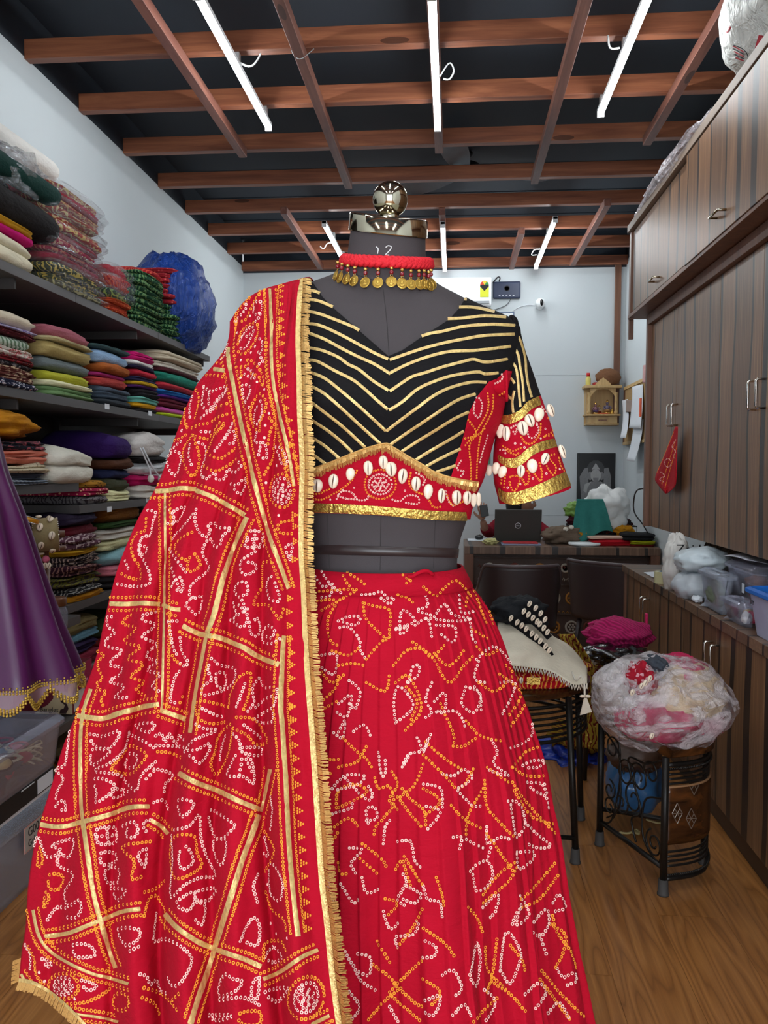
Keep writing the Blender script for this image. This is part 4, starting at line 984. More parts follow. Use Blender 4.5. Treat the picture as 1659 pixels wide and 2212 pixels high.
def dup(s, t):
    x, y = dup_px(s, t)
    amp = (0.005+0.027*sstep(0.02, 0.75, t))
    D = lerp(tab(DR, y)[0], tab(DL, y)[0], s**1.3)
    D -= amp*fold(s, t)*sstep(0, .05, s)*(1-0.5*sstep(.9, 1, s))
    D += 0.004*nz(s*9, t*8, 0, 3)+0.0022*nz(s*34, t*22, 0, 5)
    D -= 0.018*math.sin(PI*min(1, s*1.0))*sstep(0.05, .6, t)
    p = atY(x, y, D)
    return p
NU, NV = 150, 240
gD = G()
def dupfn(u, v):
    return dup(u, v)
gD.sheet(dupfn, NU, NV, 0.0012)
dpt = gD.build('dupatta', M_red, smooth=True)
tag(dpt, 'wide red tie-dye dupatta with gold ribbon squares draped over the left shoulder', 'dupatta')
front = G().grid(dupfn, NU, NV); bvD = BVHTree.FromPolygons([Vector(p) for p in front.v], front.f)
# the cloth goes over the shoulder and hangs behind
def dback(u, v):
    p = dup(u, 0.0); a = min(1, v*4)*PI*0.5; q = Vector(p)
    q.y = p.y + 0.13*math.sin(a); q.z = p.z+0.020*math.sin(a*2) - (0.012 if v > 0 else 0)*0
    if v > 0.25: q.z = p.z-0.0-(v-0.25)*0.9; q.y += 0.01+0.012*math.sin(u*17); q.x -= (v-0.25)*0.10*u
    return q
G().sheet(dback, 40, 24, 0.0015).build('back_fall', M_red, dpt, smooth=True)
gs = {'w': G(), 'y': G()}
SH = [(p[0]-0, p[1]) for p in []]
RIB = [([(583,619),(585,660),(587,700),(587,773),(592,833),(604,893),(621,966),(635,1050)],7,1),([(498,690),(493,763),(505,833),(522,917),(541,1002),(563,1093),(590,1179),(624,1275)],9,1),([(437,798),(457,797),(487,801)],9,1),
([(326,1062),(362,1060),(392,1055),(426,1057)],10,1),([(424,1060),(457,1072),(492,1091),(532,1114)],10,1),([(534,1117),(505,1182),(483,1244),(463,1326),(447,1371)],11,1),([(447,1371),(434,1439),(422,1505),(411,1586)],8,1),([(357,1065),(357,1163),(356,1247),(356,1303),(354,1391),(351,1488),(348,1537)],5,1),
([(238,1304),(270,1305),(310,1303),(352,1306)],10,1),([(352,1306),(375,1316),(393,1317)],9,1),([(395,1352),(427,1368),(473,1378),(522,1397),(554,1417),(603,1436)],11,1),([(168,1546),(222,1552),(261,1540),(310,1527),(346,1521)],11,1),([(346,1534),(375,1544),(405,1555)],10,1),
([(197,1488),(178,1552),(174,1649),(176,1733),(180,1775)],8,1),([(180,1775),(189,1839),(201,1923),(218,1991),(235,2050),(252,2094)],10,1),([(83,1780),(130,1786),(180,1775),(231,1761),(282,1744),(322,1742)],10,1),([(326,1771),(349,1786),(366,1803)],9,1),([(387,1670),(425,1691),(476,1710),(518,1731),(564,1750)],11,1),
([(585,1661),(573,1716),(562,1758)],8,1),([(558,1760),(540,1812),(522,1860),(497,1944),(471,2028),(450,2092),(425,2163),(411,2212)],12,1),([(357,1974),(383,2003),(425,2033),(471,2052),(526,2071),(564,2088)],11,1),([(98,2022),(147,2016),(189,1999),(222,1986),(265,1969),(305,1963)],9,1),
([(72,1965),(83,2016),(104,2050),(147,2079),(197,2102),(239,2113),(282,2126)],7,1),([(46,2104),(71,2138),(113,2168),(163,2189),(214,2197),(260,2208)],6,1),([(568,2115),(611,2096),(653,2066),(691,2050)],9,1),([(613,1374),(610,1407),(606,1521),(609,1564),(617,1691),(623,1818),(632,1923),(644,2024)],10,1),([(712,2193),(690,2204),(670,2214)],8,1)]
for L, wd_, ds in RIB:
    g = G(); ribbon(g, bvD, L, wd_, 0.0014, 5, wave=0.15)
    if g.v: g.build('gold_ribbon', M_gota, dpt, smooth=True)
    sp = smoothpts([(p[0], p[1], 0) for p in L], 6)
    for sg in (-1, 1):
        off = []
        for i in range(len(sp)):
            tt = sp[min(i+1, len(sp)-1)]-sp[max(i-1, 0)]
            if tt.length < 1e-6: continue
            tt.normalize(); off.append((sp[i].x-tt.y*sg*(wd_/2+9), sp[i].y+tt.x*sg*(wd_/2+9)))
        if len(off) > 2: dotrow(gs, bvD, 'y', off[::2], size=7.0, step=8.6, jit=0.4)
# triangles of dots along the gold edge
def tri(x, y, d=5.0, col='y', rev=False):
    for c in range(3):
        for k in range(3-c): dot(gs[col], bvD, x+(c-1)*d*(-1 if rev else 1), y+(k-(2-c)/2)*d, 4.6, True)
for q in [(1277,160),(1270,205),(1268,255),(1272,320),(1278,390),(1280,460),(1280,530),(1283,590),(1285,670),(1288,780),(1295,870),(1295,950),(1310,1050),(1315,1150),(1325,1250),(1348,1360),(1375,1470),(1372,1580),(1400,1680),(1432,1780)]: tri(*Z('A', [q])[0], d=4.6)
for q in [(1405,345),(1410,420),(1412,520),(1405,640),(1380,810),(1372,900),(1365,990),(1370,1080),(1370,1170),(1385,1260),(1385,1340),(1385,1430),(1380,1525),(1385,1620),(1390,1710)]: tri(*Z('B', [q])[0], d=5.2)
for i in range(19): tri(*Z('C', [(1442+i*4.9, 40+i*67)])[0], d=5.6)
for q in [(85,1570),(128,1610),(172,1640),(212,1675),(258,1695),(300,1715)]: tri(*Z('C', [q])[0], d=5.6)
MOT = {'A': [('y',1,[(890,680),(930,560),(1020,490),(1070,520),(1060,620),(990,730),(930,770),(885,730)]),('w',1,[(915,650),(950,580),(1010,520),(1035,560),(1000,640),(960,710),(920,720)]),('w',0,[(930,610),(990,600),(1010,560)]),
('w',1,[(1030,320),(1080,290),(1105,350),(1070,410),(1030,400),(1040,340)]),('w',0,[(1085,410),(1070,450),(1045,480)]),('w',0,[(1050,630),(1100,640),(1110,720),(1090,780),(1110,830),(1075,860)]),('w',0,[(1045,700),(1075,750)]),
('y',0,[(870,540),(880,480),(960,460),(1020,330),(1060,260),(1090,210),(1040,220),(960,300),(880,400),(860,480)]),('w',0,[(870,470),(920,410),(960,360),(960,300)]),('w',1,[(980,900),(1010,920),(1040,990),(990,970),(950,950)]),
('y',0,[(920,880),(980,870),(980,820),(1040,850),(1090,920),(1120,980),(1110,1060),(1080,980),(1010,940)]),('y',0,[(920,890),(920,960),(950,975)]),('w',1,[(930,1050),(990,1050),(1000,1110),(960,1190),(935,1140),(930,1080)]),('w',0,[(960,1200),(990,1245)]),
('y',1,[(1090,1120),(1140,1190),(1130,1280),(1090,1380),(1080,1460),(1020,1400),(1000,1300),(1030,1190)]),('w',1,[(1095,1190),(1110,1260),(1090,1350),(1050,1400),(1035,1320),(1060,1250)]),('y',0,[(1170,1340),(1230,1430),(1210,1560),(1200,1680),(1160,1780),(1110,1870)]),('y',0,[(1160,1570),(1180,1450),(1215,1400)]),
('w',0,[(1060,1470),(1045,1560),(1090,1560),(1070,1690)]),('w',0,[(1110,1560),(1140,1600),(1150,1690),(1110,1700)]),('w',1,[(1230,1600),(1290,1620),(1320,1700),(1330,1750),(1280,1740),(1260,1670)]),
('w',1,[(740,620),(800,650),(760,800),(710,800),(700,730),(740,700)]),('w',0,[(640,790),(680,700),(740,630)]),('w',0,[(585,1060),(620,1090),(640,1110),(780,1060),(770,1130),(700,1200),(650,1280),(600,1270),(570,1200),(580,1130),(585,1065)]),
('w',0,[(640,1100),(630,1200),(660,1260)]),('w',0,[(780,1100),(700,1180),(640,1270),(550,1350)]),('y',0,[(430,1400),(410,1300),(460,1150),(500,1080),(540,1140),(530,1250),(500,1370)]),('w',0,[(480,1150),(460,1250),(460,1360)]),('y',0,[(350,1390),(400,1380),(440,1430)]),
('w',0,[(320,1465),(390,1455)]),('y',0,[(290,1555),(360,1530),(430,1490)]),('y',0,[(480,1430),(560,1395),(640,1390)]),('w',0,[(560,1460),(640,1465)]),('y',0,[(480,1495),(560,1520),(630,1530)]),('y',1,[(490,1500),(430,1570),(400,1650),(420,1780),(480,1860),(530,1780),(540,1650),(510,1570)]),
('w',0,[(460,1580),(450,1680),(475,1770)]),('w',0,[(540,1560),(600,1600),(600,1700),(570,1780),(570,1860),(620,1880)]),('w',1,[(270,1680),(340,1640),(380,1700),(350,1840),(300,1840),(260,1760)]),('w',0,[(290,1630),(380,1550)]),
('y',0,[(620,1640),(680,1500),(760,1395),(720,1390),(680,1460)]),('y',0,[(650,1500),(720,1450),(770,1400)]),('y',0,[(660,1370),(720,1330),(810,1300)]),('y',0,[(700,1250),(790,1210)]),('w',0,[(840,1390),(820,1440),(760,1530),(680,1640)]),
('w',1,[(780,1520),(840,1450),(865,1520),(840,1570),(790,1560)]),('y',0,[(610,1660),(700,1700),(760,1690),(880,1600)]),('y',0,[(590,1770),(660,1810),(740,1800),(860,1720),(890,1690)]),('w',0,[(575,1870),(620,1880),(680,1830),(700,1890),(770,1880),(800,1800),(860,1830),(920,1770),(900,1740)]),('w',1,[(830,1930),(880,1940),(940,1880),(950,1920),(910,2020),(870,1990)])],
'B': [('y',0,[(420,370),(410,450),(360,470),(320,550),(340,640),(380,700),(380,770),(300,760),(250,730)]),('w',0,[(430,315),(480,330),(460,400),(450,480),(400,490),(370,560),(390,620),(430,700),(440,800),(330,820),(210,800)]),('w',0,[(280,650),(300,700),(310,720)]),('w',1,[(380,550),(430,570),(400,610),(370,600)]),
('w',0,[(190,1020),(160,1030),(170,1090),(215,1120),(180,1150),(145,1190),(165,1220),(245,1240),(240,1270),(200,1300),(180,1340),(260,1360),(240,1410),(180,1440),(200,1460),(270,1480),(260,1510),(215,1555),(300,1558)]),
('y',0,[(320,1010),(280,1030),(265,1070),(350,1090),(330,1130),(280,1170),(300,1200),(380,1220),(340,1260),(300,1290),(320,1310),(390,1330),(370,1370),(320,1410),(330,1430),(400,1450),(370,1480),(350,1510),(420,1550)]),
('w',0,[(475,990),(400,1010),(400,1045),(475,1070),(440,1110),(390,1150),(420,1170),(500,1210),(440,1240),(415,1280),(440,1300),(500,1320),(450,1350),(430,1380),(510,1400),(490,1440),(460,1480),(510,1520)]),
('y',0,[(100,1250),(140,1280),(100,1320),(110,1380),(130,1430),(95,1460),(110,1500),(150,1520),(120,1570),(140,1630)]),
('w',0,[(750,310),(740,380),(770,460),(820,490),(840,440),(830,410),(870,400),(900,430),(975,435),(930,480),(910,540),(880,560),(850,510),(820,520),(790,600),(840,700),(760,770),(710,830),(720,900),(790,885),(780,960),(745,1005),(700,960),(680,940),(730,890)]),
('w',0,[(550,300),(590,330),(600,400),(550,400)]),('w',0,[(600,320),(670,290),(640,370),(590,400)]),('w',0,[(730,340),(660,430),(570,520)]),('y',0,[(720,460),(640,510),(610,570),(660,640),(690,640)]),('y',1,[(740,605),(775,680),(720,720),(690,700),(700,640)]),
('w',0,[(570,570),(620,640),(680,730)]),('w',0,[(590,700),(610,770),(650,860)]),('w',1,[(590,820),(640,760),(660,850)]),('w',1,[(1110,450),(1190,470),(1170,540),(1080,560),(1090,500)]),('w',0,[(1090,510),(1180,500)]),('w',0,[(1140,450),(1130,560)]),('w',0,[(1130,570),(1200,550)]),
('w',0,[(1140,590),(1060,640),(1045,700),(1070,740),(1120,730),(1150,690),(1110,660),(1070,670)]),('w',0,[(1070,990),(1060,920),(1010,860),(1020,810),(1070,790),(1095,830),(1080,880),(1040,870)]),('w',1,[(1000,930),(1020,1000),(1000,1050),(1060,1090),(1090,1020),(1050,960)]),('w',0,[(980,1045),(1090,970)]),
('w',0,[(1100,1060),(1110,1130),(1150,1150),(1170,1090),(1150,1030),(1130,1050)]),('w',0,[(1300,1170),(1250,1200),(1190,1180),(1200,1110),(1240,1080),(1270,1120),(1250,1160),(1215,1150)]),
('y',0,[(1250,660),(1200,660),(1185,740),(1190,810),(1150,880),(1130,940),(1220,940),(1260,980),(1300,1040),(1325,970)]),('w',1,[(1250,755),(1220,820),(1240,900),(1290,920),(1300,890)]),('w',1,[(1340,560),(1390,540),(1380,600),(1370,640)]),('y',0,[(1390,380),(1300,400),(1300,460),(1390,470)]),
('y',0,[(970,1620),(980,1540),(1030,1430),(1100,1390),(1110,1440),(1090,1560),(1060,1640)]),('w',0,[(1070,1465),(1040,1560),(1010,1640)]),('y',0,[(965,1620),(850,1590),(770,1580),(750,1620),(770,1700),(850,1730),(940,1720),(965,1715)]),('w',0,[(790,1630),(870,1670),(930,1690)]),
('w',0,[(1160,1430),(1120,1500),(1130,1590),(1080,1660)]),('w',0,[(1165,1430),(1210,1490),(1280,1490),(1280,1570),(1250,1630),(1140,1690),(1160,1720),(1250,1720),(1260,1660)]),('w',0,[(1250,1550),(1190,1580),(1120,1640)]),
('w',1,[(850,1300),(900,1340),(1010,1370),(1000,1450),(950,1500),(800,1540),(800,1480),(850,1440),(830,1380)]),('w',1,[(880,1400),(940,1400),(950,1470),(890,1490)]),('w',0,[(565,1050),(620,1050),(645,1055)]),('w',0,[(570,1060),(580,1150),(600,1240),(620,1270)]),('w',0,[(640,1160),(660,1260),(690,1310),(680,1350),(640,1330)]),('y',0,[(590,1280),(610,1310),(650,1340)]),('w',0,[(640,1385),(610,1420),(590,1500),(580,1580),(620,1590)]),('y',0,[(655,1550),(640,1590)])],
'C': [('y',0,[(1165,165),(1240,170),(1290,220),(1325,290),(1260,305),(1220,260),(1150,220)]),('w',0,[(1200,205),(1250,240),(1285,270)]),('y',0,[(1135,200),(1070,260),(1050,340),(1030,400),(1050,455),(1090,430),(1130,330),(1145,220)]),('w',0,[(1110,260),(1090,320),(1080,390)]),
('w',0,[(900,340),(950,280),(1060,230),(990,220),(930,180)]),('w',1,[(900,340),(960,330),(1020,300),(1020,340),(970,400),(940,370)]),('w',0,[(1150,250),(1180,290),(1190,340),(1260,360),(1290,350),(1280,320),(1190,320)]),('w',1,[(1190,340),(1240,390),(1250,500),(1200,470),(1120,460),(1140,400),(1160,360)]),('w',0,[(1190,380),(1180,460)]),('w',0,[(1210,380),(1240,440)]),
('w',1,[(415,250),(480,262),(565,235),(540,300),(490,330),(430,300)]),('w',1,[(430,330),(520,330),(490,370),(430,410),(420,370)]),('w',0,[(610,240),(590,320),(530,390),(440,440),(560,460),(650,540),(680,460),(750,390)]),('w',0,[(610,250),(680,280),(750,330)]),('y',1,[(620,310),(700,350),(680,400),(620,455),(525,430),(570,370)]),
('w',1,[(620,350),(660,370),(640,420),(590,410)]),('w',1,[(440,480),(510,490),(540,530),(450,600),(450,550)]),('w',1,[(530,530),(610,545),(540,575),(520,560)]),('w',1,[(650,205),(740,195),(720,240),(680,230)]),('w',0,[(750,260),(780,250),(800,290),(820,250),(850,300),(870,255),(905,290)]),
('w',0,[(750,310),(830,310),(910,320)]),('y',0,[(760,340),(820,345),(880,370)]),('w',1,[(240,620),(280,590),(290,640)]),('w',0,[(310,240),(300,330),(285,410),(240,430),(280,480),(250,540),(240,590)]),('y',0,[(270,270),(230,380),(220,450),(200,550)]),
('w',0,[(130,820),(150,775),(180,850),(200,880),(240,870),(260,840),(220,820),(330,790),(310,880),(260,865),(250,920),(330,970),(290,1050),(290,1100),(310,1130),(360,1100),(370,1150),(340,1190),(290,1185)]),('w',0,[(290,1140),(240,1140),(190,1210)]),('y',1,[(160,830),(175,900),(150,930),(150,870)]),
('y',1,[(210,970),(280,980),(260,1040),(210,1040)]),('y',1,[(190,1060),(205,1090),(180,1140)]),('w',1,[(450,740),(540,730),(550,800),(460,810)]),('w',0,[(450,775),(550,765)]),('w',0,[(500,735),(505,805)]),('w',0,[(585,720),(640,700),(660,740),(640,780),(600,770),(610,735)]),('w',1,[(470,860),(540,860),(550,900),(480,920)]),
('w',0,[(560,1010),(500,1010),(490,950),(540,930),(570,960),(560,990)]),('w',1,[(520,1040),(600,1050),(560,1100),(540,1070)]),('w',0,[(720,690),(690,700),(690,740),(715,755)]),('y',0,[(720,800),(595,820),(590,850),(640,900),(630,990),(680,980)]),('w',1,[(700,840),(660,870),(690,930)]),
('w',1,[(835,770),(840,900),(830,1080),(900,1020),(980,985),(1060,975),(1010,880),(980,780),(970,665),(920,720),(840,745)]),('y',1,[(835,795),(940,770),(960,860),(980,930),(850,985)]),('w',1,[(905,825),(940,900),(885,940),(870,870)]),('w',1,[(870,590),(940,600),(920,650),(880,670)]),('w',1,[(1030,640),(1150,710),(1140,740),(1080,790),(1030,730)]),
('w',1,[(1050,800),(1110,790),(1110,860),(1090,920),(1060,880)]),('w',1,[(860,1110),(930,1060),(950,1090),(920,1150),(880,1140)]),('w',1,[(950,1060),(1060,1040),(1020,1100),(960,1100)]),('w',0,[(960,1110),(1000,1130),(985,1225),(940,1190)]),
('w',0,[(750,1170),(740,1250),(740,1310),(800,1300),(870,1330),(930,1390),(920,1450),(880,1520),(840,1540),(815,1500)]),('w',0,[(670,1480),(700,1490),(720,1530),(750,1510),(770,1560),(820,1580)]),('y',0,[(680,1600),(740,1630),(770,1700)]),('y',0,[(690,1550),(740,1565),(800,1590),(860,1660)]),('y',0,[(840,1610),(870,1580)]),
('y',0,[(690,1180),(710,1100),(750,1080),(800,1150),(800,1250)]),('y',0,[(690,1060),(750,1040),(800,1000)]),('w',0,[(740,430),(800,440),(840,470),(800,500),(790,560)]),('w',0,[(740,600),(790,590),(820,640)]),('w',0,[(700,480),(740,440)]),('w',1,[(560,1250),(660,1250),(660,1300),(600,1330)]),('w',0,[(620,1360),(660,1340)]),('w',1,[(330,1330),(410,1330),(440,1380),(350,1390)]),
('w',1,[(370,1510),(450,1540),(400,1560)]),('w',1,[(170,1400),(220,1420),(200,1440)]),('w',1,[(1080,1530),(1110,1480),(1140,1500),(1190,1520),(1150,1570),(1080,1590)]),('w',0,[(1080,1610),(1200,1600),(1290,1640)]),('w',1,[(1250,1520),(1280,1500),(1270,1600),(1240,1590)]),('w',1,[(1020,1690),(1140,1690),(1070,1715)]),('y',1,[(1180,1680),(1280,1670),(1280,1735),(1190,1735)]),
('w',0,[(1180,1310),(1210,1240),(1250,1190),(1280,1230),(1270,1330),(1200,1310)]),('w',0,[(1270,970),(1250,1030),(1270,1110)]),('w',0,[(1340,570),(1350,640),(1340,740)]),('w',0,[(1310,780),(1330,870),(1300,860)]),('y',0,[(1310,750),(1360,840),(1330,920),(1300,960)]),('w',1,[(1340,910),(1400,1000),(1390,1100),(1340,1060)]),('y',0,[(1310,1060),(1350,1150),(1410,1200),(1420,1270)]),('y',0,[(1300,1390),(1310,1320),(1390,1310),(1420,1360)]),
('w',1,[(1310,1390),(1350,1340),(1400,1390),(1350,1420)]),('w',1,[(1310,1570),(1430,1550),(1370,1620)]),('y',0,[(300,1630),(400,1620),(480,1580),(510,1555)]),('y',0,[(100,1340),(130,1400),(140,1480),(180,1540)]),('w',0,[(85,1330),(110,1380),(110,1450)])]}
for z, ls in MOT.items():
    for c, cl, L in ls: dotrow(gs, bvD, c, Z(z, L), bool(cl), size=7.2, step=8.8, jit=0.4)
for e, c in ((ell('A', 1280, 1990, 108, 150), 'y'), (ell('A', 1280, 1990, 76, 112), 'w'), (ell('C', 280, 1540, 76, 66), 'y'), (ell('C', 280, 1540, 48, 44), 'w'), (ell('C', 575, 1620, 42, 45), 'y'), (ell('C', 1520, 1600, 88, 110, .3), 'y'), (ell('C', 1520, 1600, 56, 78, .3), 'w')): dotrow(gs, bvD, c, e, True, size=7.2, step=8.8)
for (z, cx_, cy_, rx, ry) in (('A', 1280, 1990, 36, 52), ('C', 280, 1540, 22, 20), ('C', 1520, 1600, 26, 36)):
    for a in range(5): dotrow(gs, bvD, 'w', ell(z, cx_+rx*math.cos(a*PI*.4+.6), cy_+ry*math.sin(a*PI*.4+.6), rx*.6, ry*.6, n=6), True, size=6.4, step=8.4)
for z, ls in {'A': [(918,822),(1008,755),(912,978),(1060,1018),(1128,1085),(1168,1298),(1133,1405),(1125,1515),(885,577),(1240,1765),(1140,1920),(1000,425)], 'B': [(1215,130),(1297,348)], 'C': [(1335,1220),(1370,1272),(1425,1295),(155,1470),(180,1515),(338,1605),(1325,1020)]}.items():
    for q in ls: dot(gs['w'], bvD, *Z(z, [q])[0], 6.0, True)
# second contour rows near both long borders
dotrow(gs, bvD, 'y', Z('A', [(1130,190),(1140,500),(1150,800),(1170,1050),(1220,1300),(1290,1600),(1340,1830)]), size=6.6, step=8.2)
for c in gs: tag(gs[c].build('dot_print', M_dw if c == 'w' else M_dy, dpt), kind='stuff')
# gold fringe lace down the right edge and round the lower left corner
gl, gf = G(), G(); prev = None
for i in range(521):
    t_ = i/520; p = dup(0.0, t_); q = dup(0.035*min(1, 0.45+0), t_) if False else p+Vector((-0.0060, 0.0004, 0))
    n = Vector((0, -0.0022, 0)); cur = [q+n, p+n*1.2+Vector((0.0012, 0, 0))]
    if prev: gl.add(prev+cur, [(0, 1, 3, 2)])
    prev = cur
    for k in range(2):
        tt = t_+random.uniform(0, 1/520); a = dup(0.0, min(1, tt))+Vector((0.001, -0.0015, 0)); L = random.uniform(0.011, 0.0145)*(1.05 if tt > 0.1 else .9)
        b = a+Vector((L, -0.001-random.uniform(0, 0.003), random.uniform(-0.004, 0.001))); m_ = (a+b)/2+Vector((0, -0.004, 0)); s_ = Vector((0, 0, 0.0008))
        gf.add([a-s_, a+s_, m_-s_, m_+s_, b-s_, b+s_], [(0,1,3,2), (2,3,5,4)])
    if i % 2 == 0: gl.ball(p+Vector((0.0005, -0.0035, 0)), 0.0013, 6)
prev = None
for i in range(161):
    s_i = 1.0-0.55*i/160; t_i = 1.0
    p = dup(s_i, t_i); q = dup(s_i, 0.994); cur = [q+Vector((0, -0.002, 0)), p+Vector((0, -0.002, 0))]
    if prev: gl.add(prev+cur, [(0, 1, 3, 2)])
    prev = cur
    for k in range(2):
        a = dup(min(1, s_i+random.uniform(0, .003)), 1.0); b = a+Vector((-0.004, -0.002, -random.uniform(0.010, 0.014))); sd = Vector((0.0008, 0, 0))
        gf.add([a-sd, a+sd, b-sd, b+sd], [(0,1,3,2)])
for i in range(40):
    t_i = 0.965+0.035*i/40; a = dup(1.0, t_i); b = a+Vector((-0.012, -0.001, -random.uniform(0.002, 0.006))); sd = Vector((0, 0, 0.0008)); gf.add([a-sd, a+sd, b-sd, b+sd], [(0,1,3,2)])
tag(gl.build('lace_edge', M_gota, dpt), kind='stuff'); tag(gf.build('fringe', M_fringe, dpt), kind='stuff')

# ================================================================== PURPLE SKIRT ON ITS OWN STAND (left, half out of frame)
PY = 1.95
M_purple = plain('purple_satin', (76, 20, 72), 0.3, var=0.08)
PR = [(900,70),(1010,95),(1060,113),(1110,132),(1190,158),(1280,188),(1350,214),(1410,240),(1448,256),(1470,262)]
def purp(v, th, off=0):
    y = lerp(900, 1455, v); hw = tab(PR, y)[0]*PY/F_PX; r = hw*PY/math.sqrt(PY*PY+hw*hw)
    rip = 0.02*v*math.sin(13*th+0.8*math.sin(v*3))+0.010*v*math.sin(5*th+1); r2 = r+rip+off
    c = atY(-82, y, PY)
    return Vector((c.x+r2*math.cos(th), PY-r2*0.9*math.sin(th), c.z))
g = G().rings([[purp(v/40, 2*PI*j/260) for j in range(260)] for v in range(41)], caps=False)
ps = g.build('purple_skirt', M_purple, smooth=True); tag(ps, 'purple satin skirt with scalloped gold lace hem at the left edge', 'skirt')
gl_ = G(); net = G(); gh = G()
NSC = 22
for j in range(NSC*14):
    th = 2*PI*j/(NSC*14); u = (j % 14)/14; dz = 0.034*math.sin(PI*u)+0.014
    a = purp(1.0, th, 0.002)
    for k in range(3): gh.ball(a+Vector((0, 0, -dz-0.006+0.006*k)), 0.0036, 6)
    gh.ball(a+Vector((0, 0, 0.002)), 0.003, 6); gh.ball(a+Vector((0, 0, -0.004)), 0.003, 6)
    if j % 2 == 0: gh.ball(a+Vector((0, 0, 0.009)), 0.0024, 6)
tag(gh.build('gold_lace', gold_mat('lace_gold', (226, 182, 84), 0.28, 300, 0.8), ps, smooth=True), kind='stuff')
net.rings([[purp(1.0, 2*PI*j/308, 0.001)+Vector((0, 0, -dz_*(0.034*math.sin(PI*((j % 14)/14))+0.014))) for j in range(308)] for dz_ in (0, 0.5, 1)], caps=False)
net.build('net_band', clear_plastic('lilac_net', (190, 160, 175), 0.1, 0.5, 0.1, 5, 0.5), ps)
c = atY(-82, 1300, PY)
ds = thing('skirt_stand', (c.x, PY, 0), 'chrome stand carrying the purple skirt at the left edge', 'stand')
G().tube([(c.x, PY, 0.04), (c.x, PY, 1.44)], 0.014, 12).build('pole', M_chrome, ds, smooth=True)
G().lathe([(0.07, 0), (0.07, 0.012), (0.03, 0.04)], (c.x-0.05, PY, 0), 28).build('base', M_chrome, ds, smooth=True)
G().rings([[purp(-0.01, 2*PI*j/40, -0.012)*1.0 for j in range(40)], [purp(0.05, 2*PI*j/40, -0.012) for j in range(40)]]).build('waist_disc', M_form, ds)

# ================================================================== FABRIC ON THE SHELVES
def folded(name, label, cat, grp, mat, x0, x1, y0, y1, z0, h, n=2, rot=0.0, seed=0, rise=(0, 0), lump=1.0, squash=0.0, par=None):
    """a folded length of cloth: n layers with rounded folds showing on every side"""
    g = G(); cx_, cy_ = (x0+x1)/2, (y0+y1)/2; hx, hy = (x1-x0)/2, (y1-y0)/2; K = 36; rings = []
    hl = h/n; R_ = 4 if n > 3 else 6
    zs = []
    for l in range(n):
        for k in range(R_+1):
            if l and k == 0: continue
            zs.append((l+k/R_)/n)
    def foot(a, ins):
        e = 0.34; c, s = math.cos(a), math.sin(a)
        return (hx-ins)*math.copysign(abs(c)**e, c), (hy-ins)*math.copysign(abs(s)**e, s)
    def P(x, y, zf):
        w_ = nz(x*5, y*5, 0, seed)*0.25+nz(x*13, y*13, zf*2, seed)*0.1
        edge = max(abs(x)/hx, abs(y)/hy); dome = (1-sstep(0.5, 1.0, edge)*0.14) if zf > 0.5 else 1
        z = h*zf*(1+lump*w_*0.8*zf)*(dome if zf > 0.5 else 1) + (rise[0]*(0.5-y/hy/2)+rise[1]*(0.5+y/hy/2))
        xx, yy = x+lump*0.012*nz(y*9, zf*5, 1, seed), y+lump*0.012*nz(x*9, zf*4, 2, seed)
        c, s = math.cos(rot), math.sin(rot)
        return (cx_+xx*c-yy*s, cy_+xx*s+yy*c, z0+max(0, z))
    rings = []
    def ringat(zf, ins): return [P(*foot(2*PI*j/K, ins), zf) for j in range(K)]
    bulge = min(hl*0.5, 0.022)
    rings.append([P(*[q*0.9 for q in foot(2*PI*j/K, bulge)], 0.0) for j in range(K)])
    for zf in zs:
        u = (zf*n) % 1.0; u = 0 if abs(u-1) < 1e-6 else u
        ins = bulge*(1-math.sqrt(max(0, 1-(2*u-1)**2)))*(1.0 if zf in (0, 1) or True else 1)
        lid = int(min(n-1, zf*n)); off = 0.006*lump*nz(lid*3.1, seed*1.7, 0)
        rings.append(ringat(zf, ins+off))
    for k in (0.8, 0.5, 0.2): rings.append([P(*[q*k for q in foot(2*PI*j/K, bulge)], 1.0) for j in range(K)])
    g.rings(rings)
    o = g.build(name, mat, par, smooth=True)
    if label: tag(o, label, cat, grp)
    return o
def stack(px0, px1, z, items, grp, xf=-1.44, depth=0.36, lump=1.0, rotj=0.03, name='folded_fabric', cat='fabric', tot=None):
    sc_t = (tot/0.93/sum(i_[0] for i_ in items)) if tot else 1.0
    lump = lump*1.35; y0, y1 = YX(px0, xf, z), YX(px1, xf, z); ym = (y0+y1)/2; zz = z+0.0006
    for k, it in enumerate(items):
        tpx, mat, lab, n = it[:4]; tpx *= sc_t; opt = it[4] if len(it) > 4 else {}
        h = tpx*ym/F_PX; dy0, dy1, dx = opt.get('y', (0, 0, 0)) if len(opt.get('y', (0,0,0))) == 3 else (0, 0, 0)
        o = folded(opt.get('name', name), lab, opt.get('cat', cat), grp, mat, xf-depth+random.uniform(0, .02), xf+dx-random.uniform(0, 0.03), y0+dy0+0.004+random.uniform(0, 0.03), y1+dy1-0.004-random.uniform(0, .03), zz, h, n, random.uniform(-rotj, rotj), seed=hash(lab) % 97 if False else len(lab)+k*7, lump=lump)
        zz += h*0.93
        if opt.get('sleeve'):
            folded('plastic_sleeve', None, None, None, M_clear, xf-depth-.002, xf+dx+0.012, y0+dy0-0.006, y1+dy1+0.010, zz-h*0.93-0.001, h*1.12, 1, 0.0, seed=k+3, lump=1.6, par=o)
    return zz
c = cloth
RP = ((150, 34, 44), 'swirl', (206, 178, 120), (190, 70, 80)); 
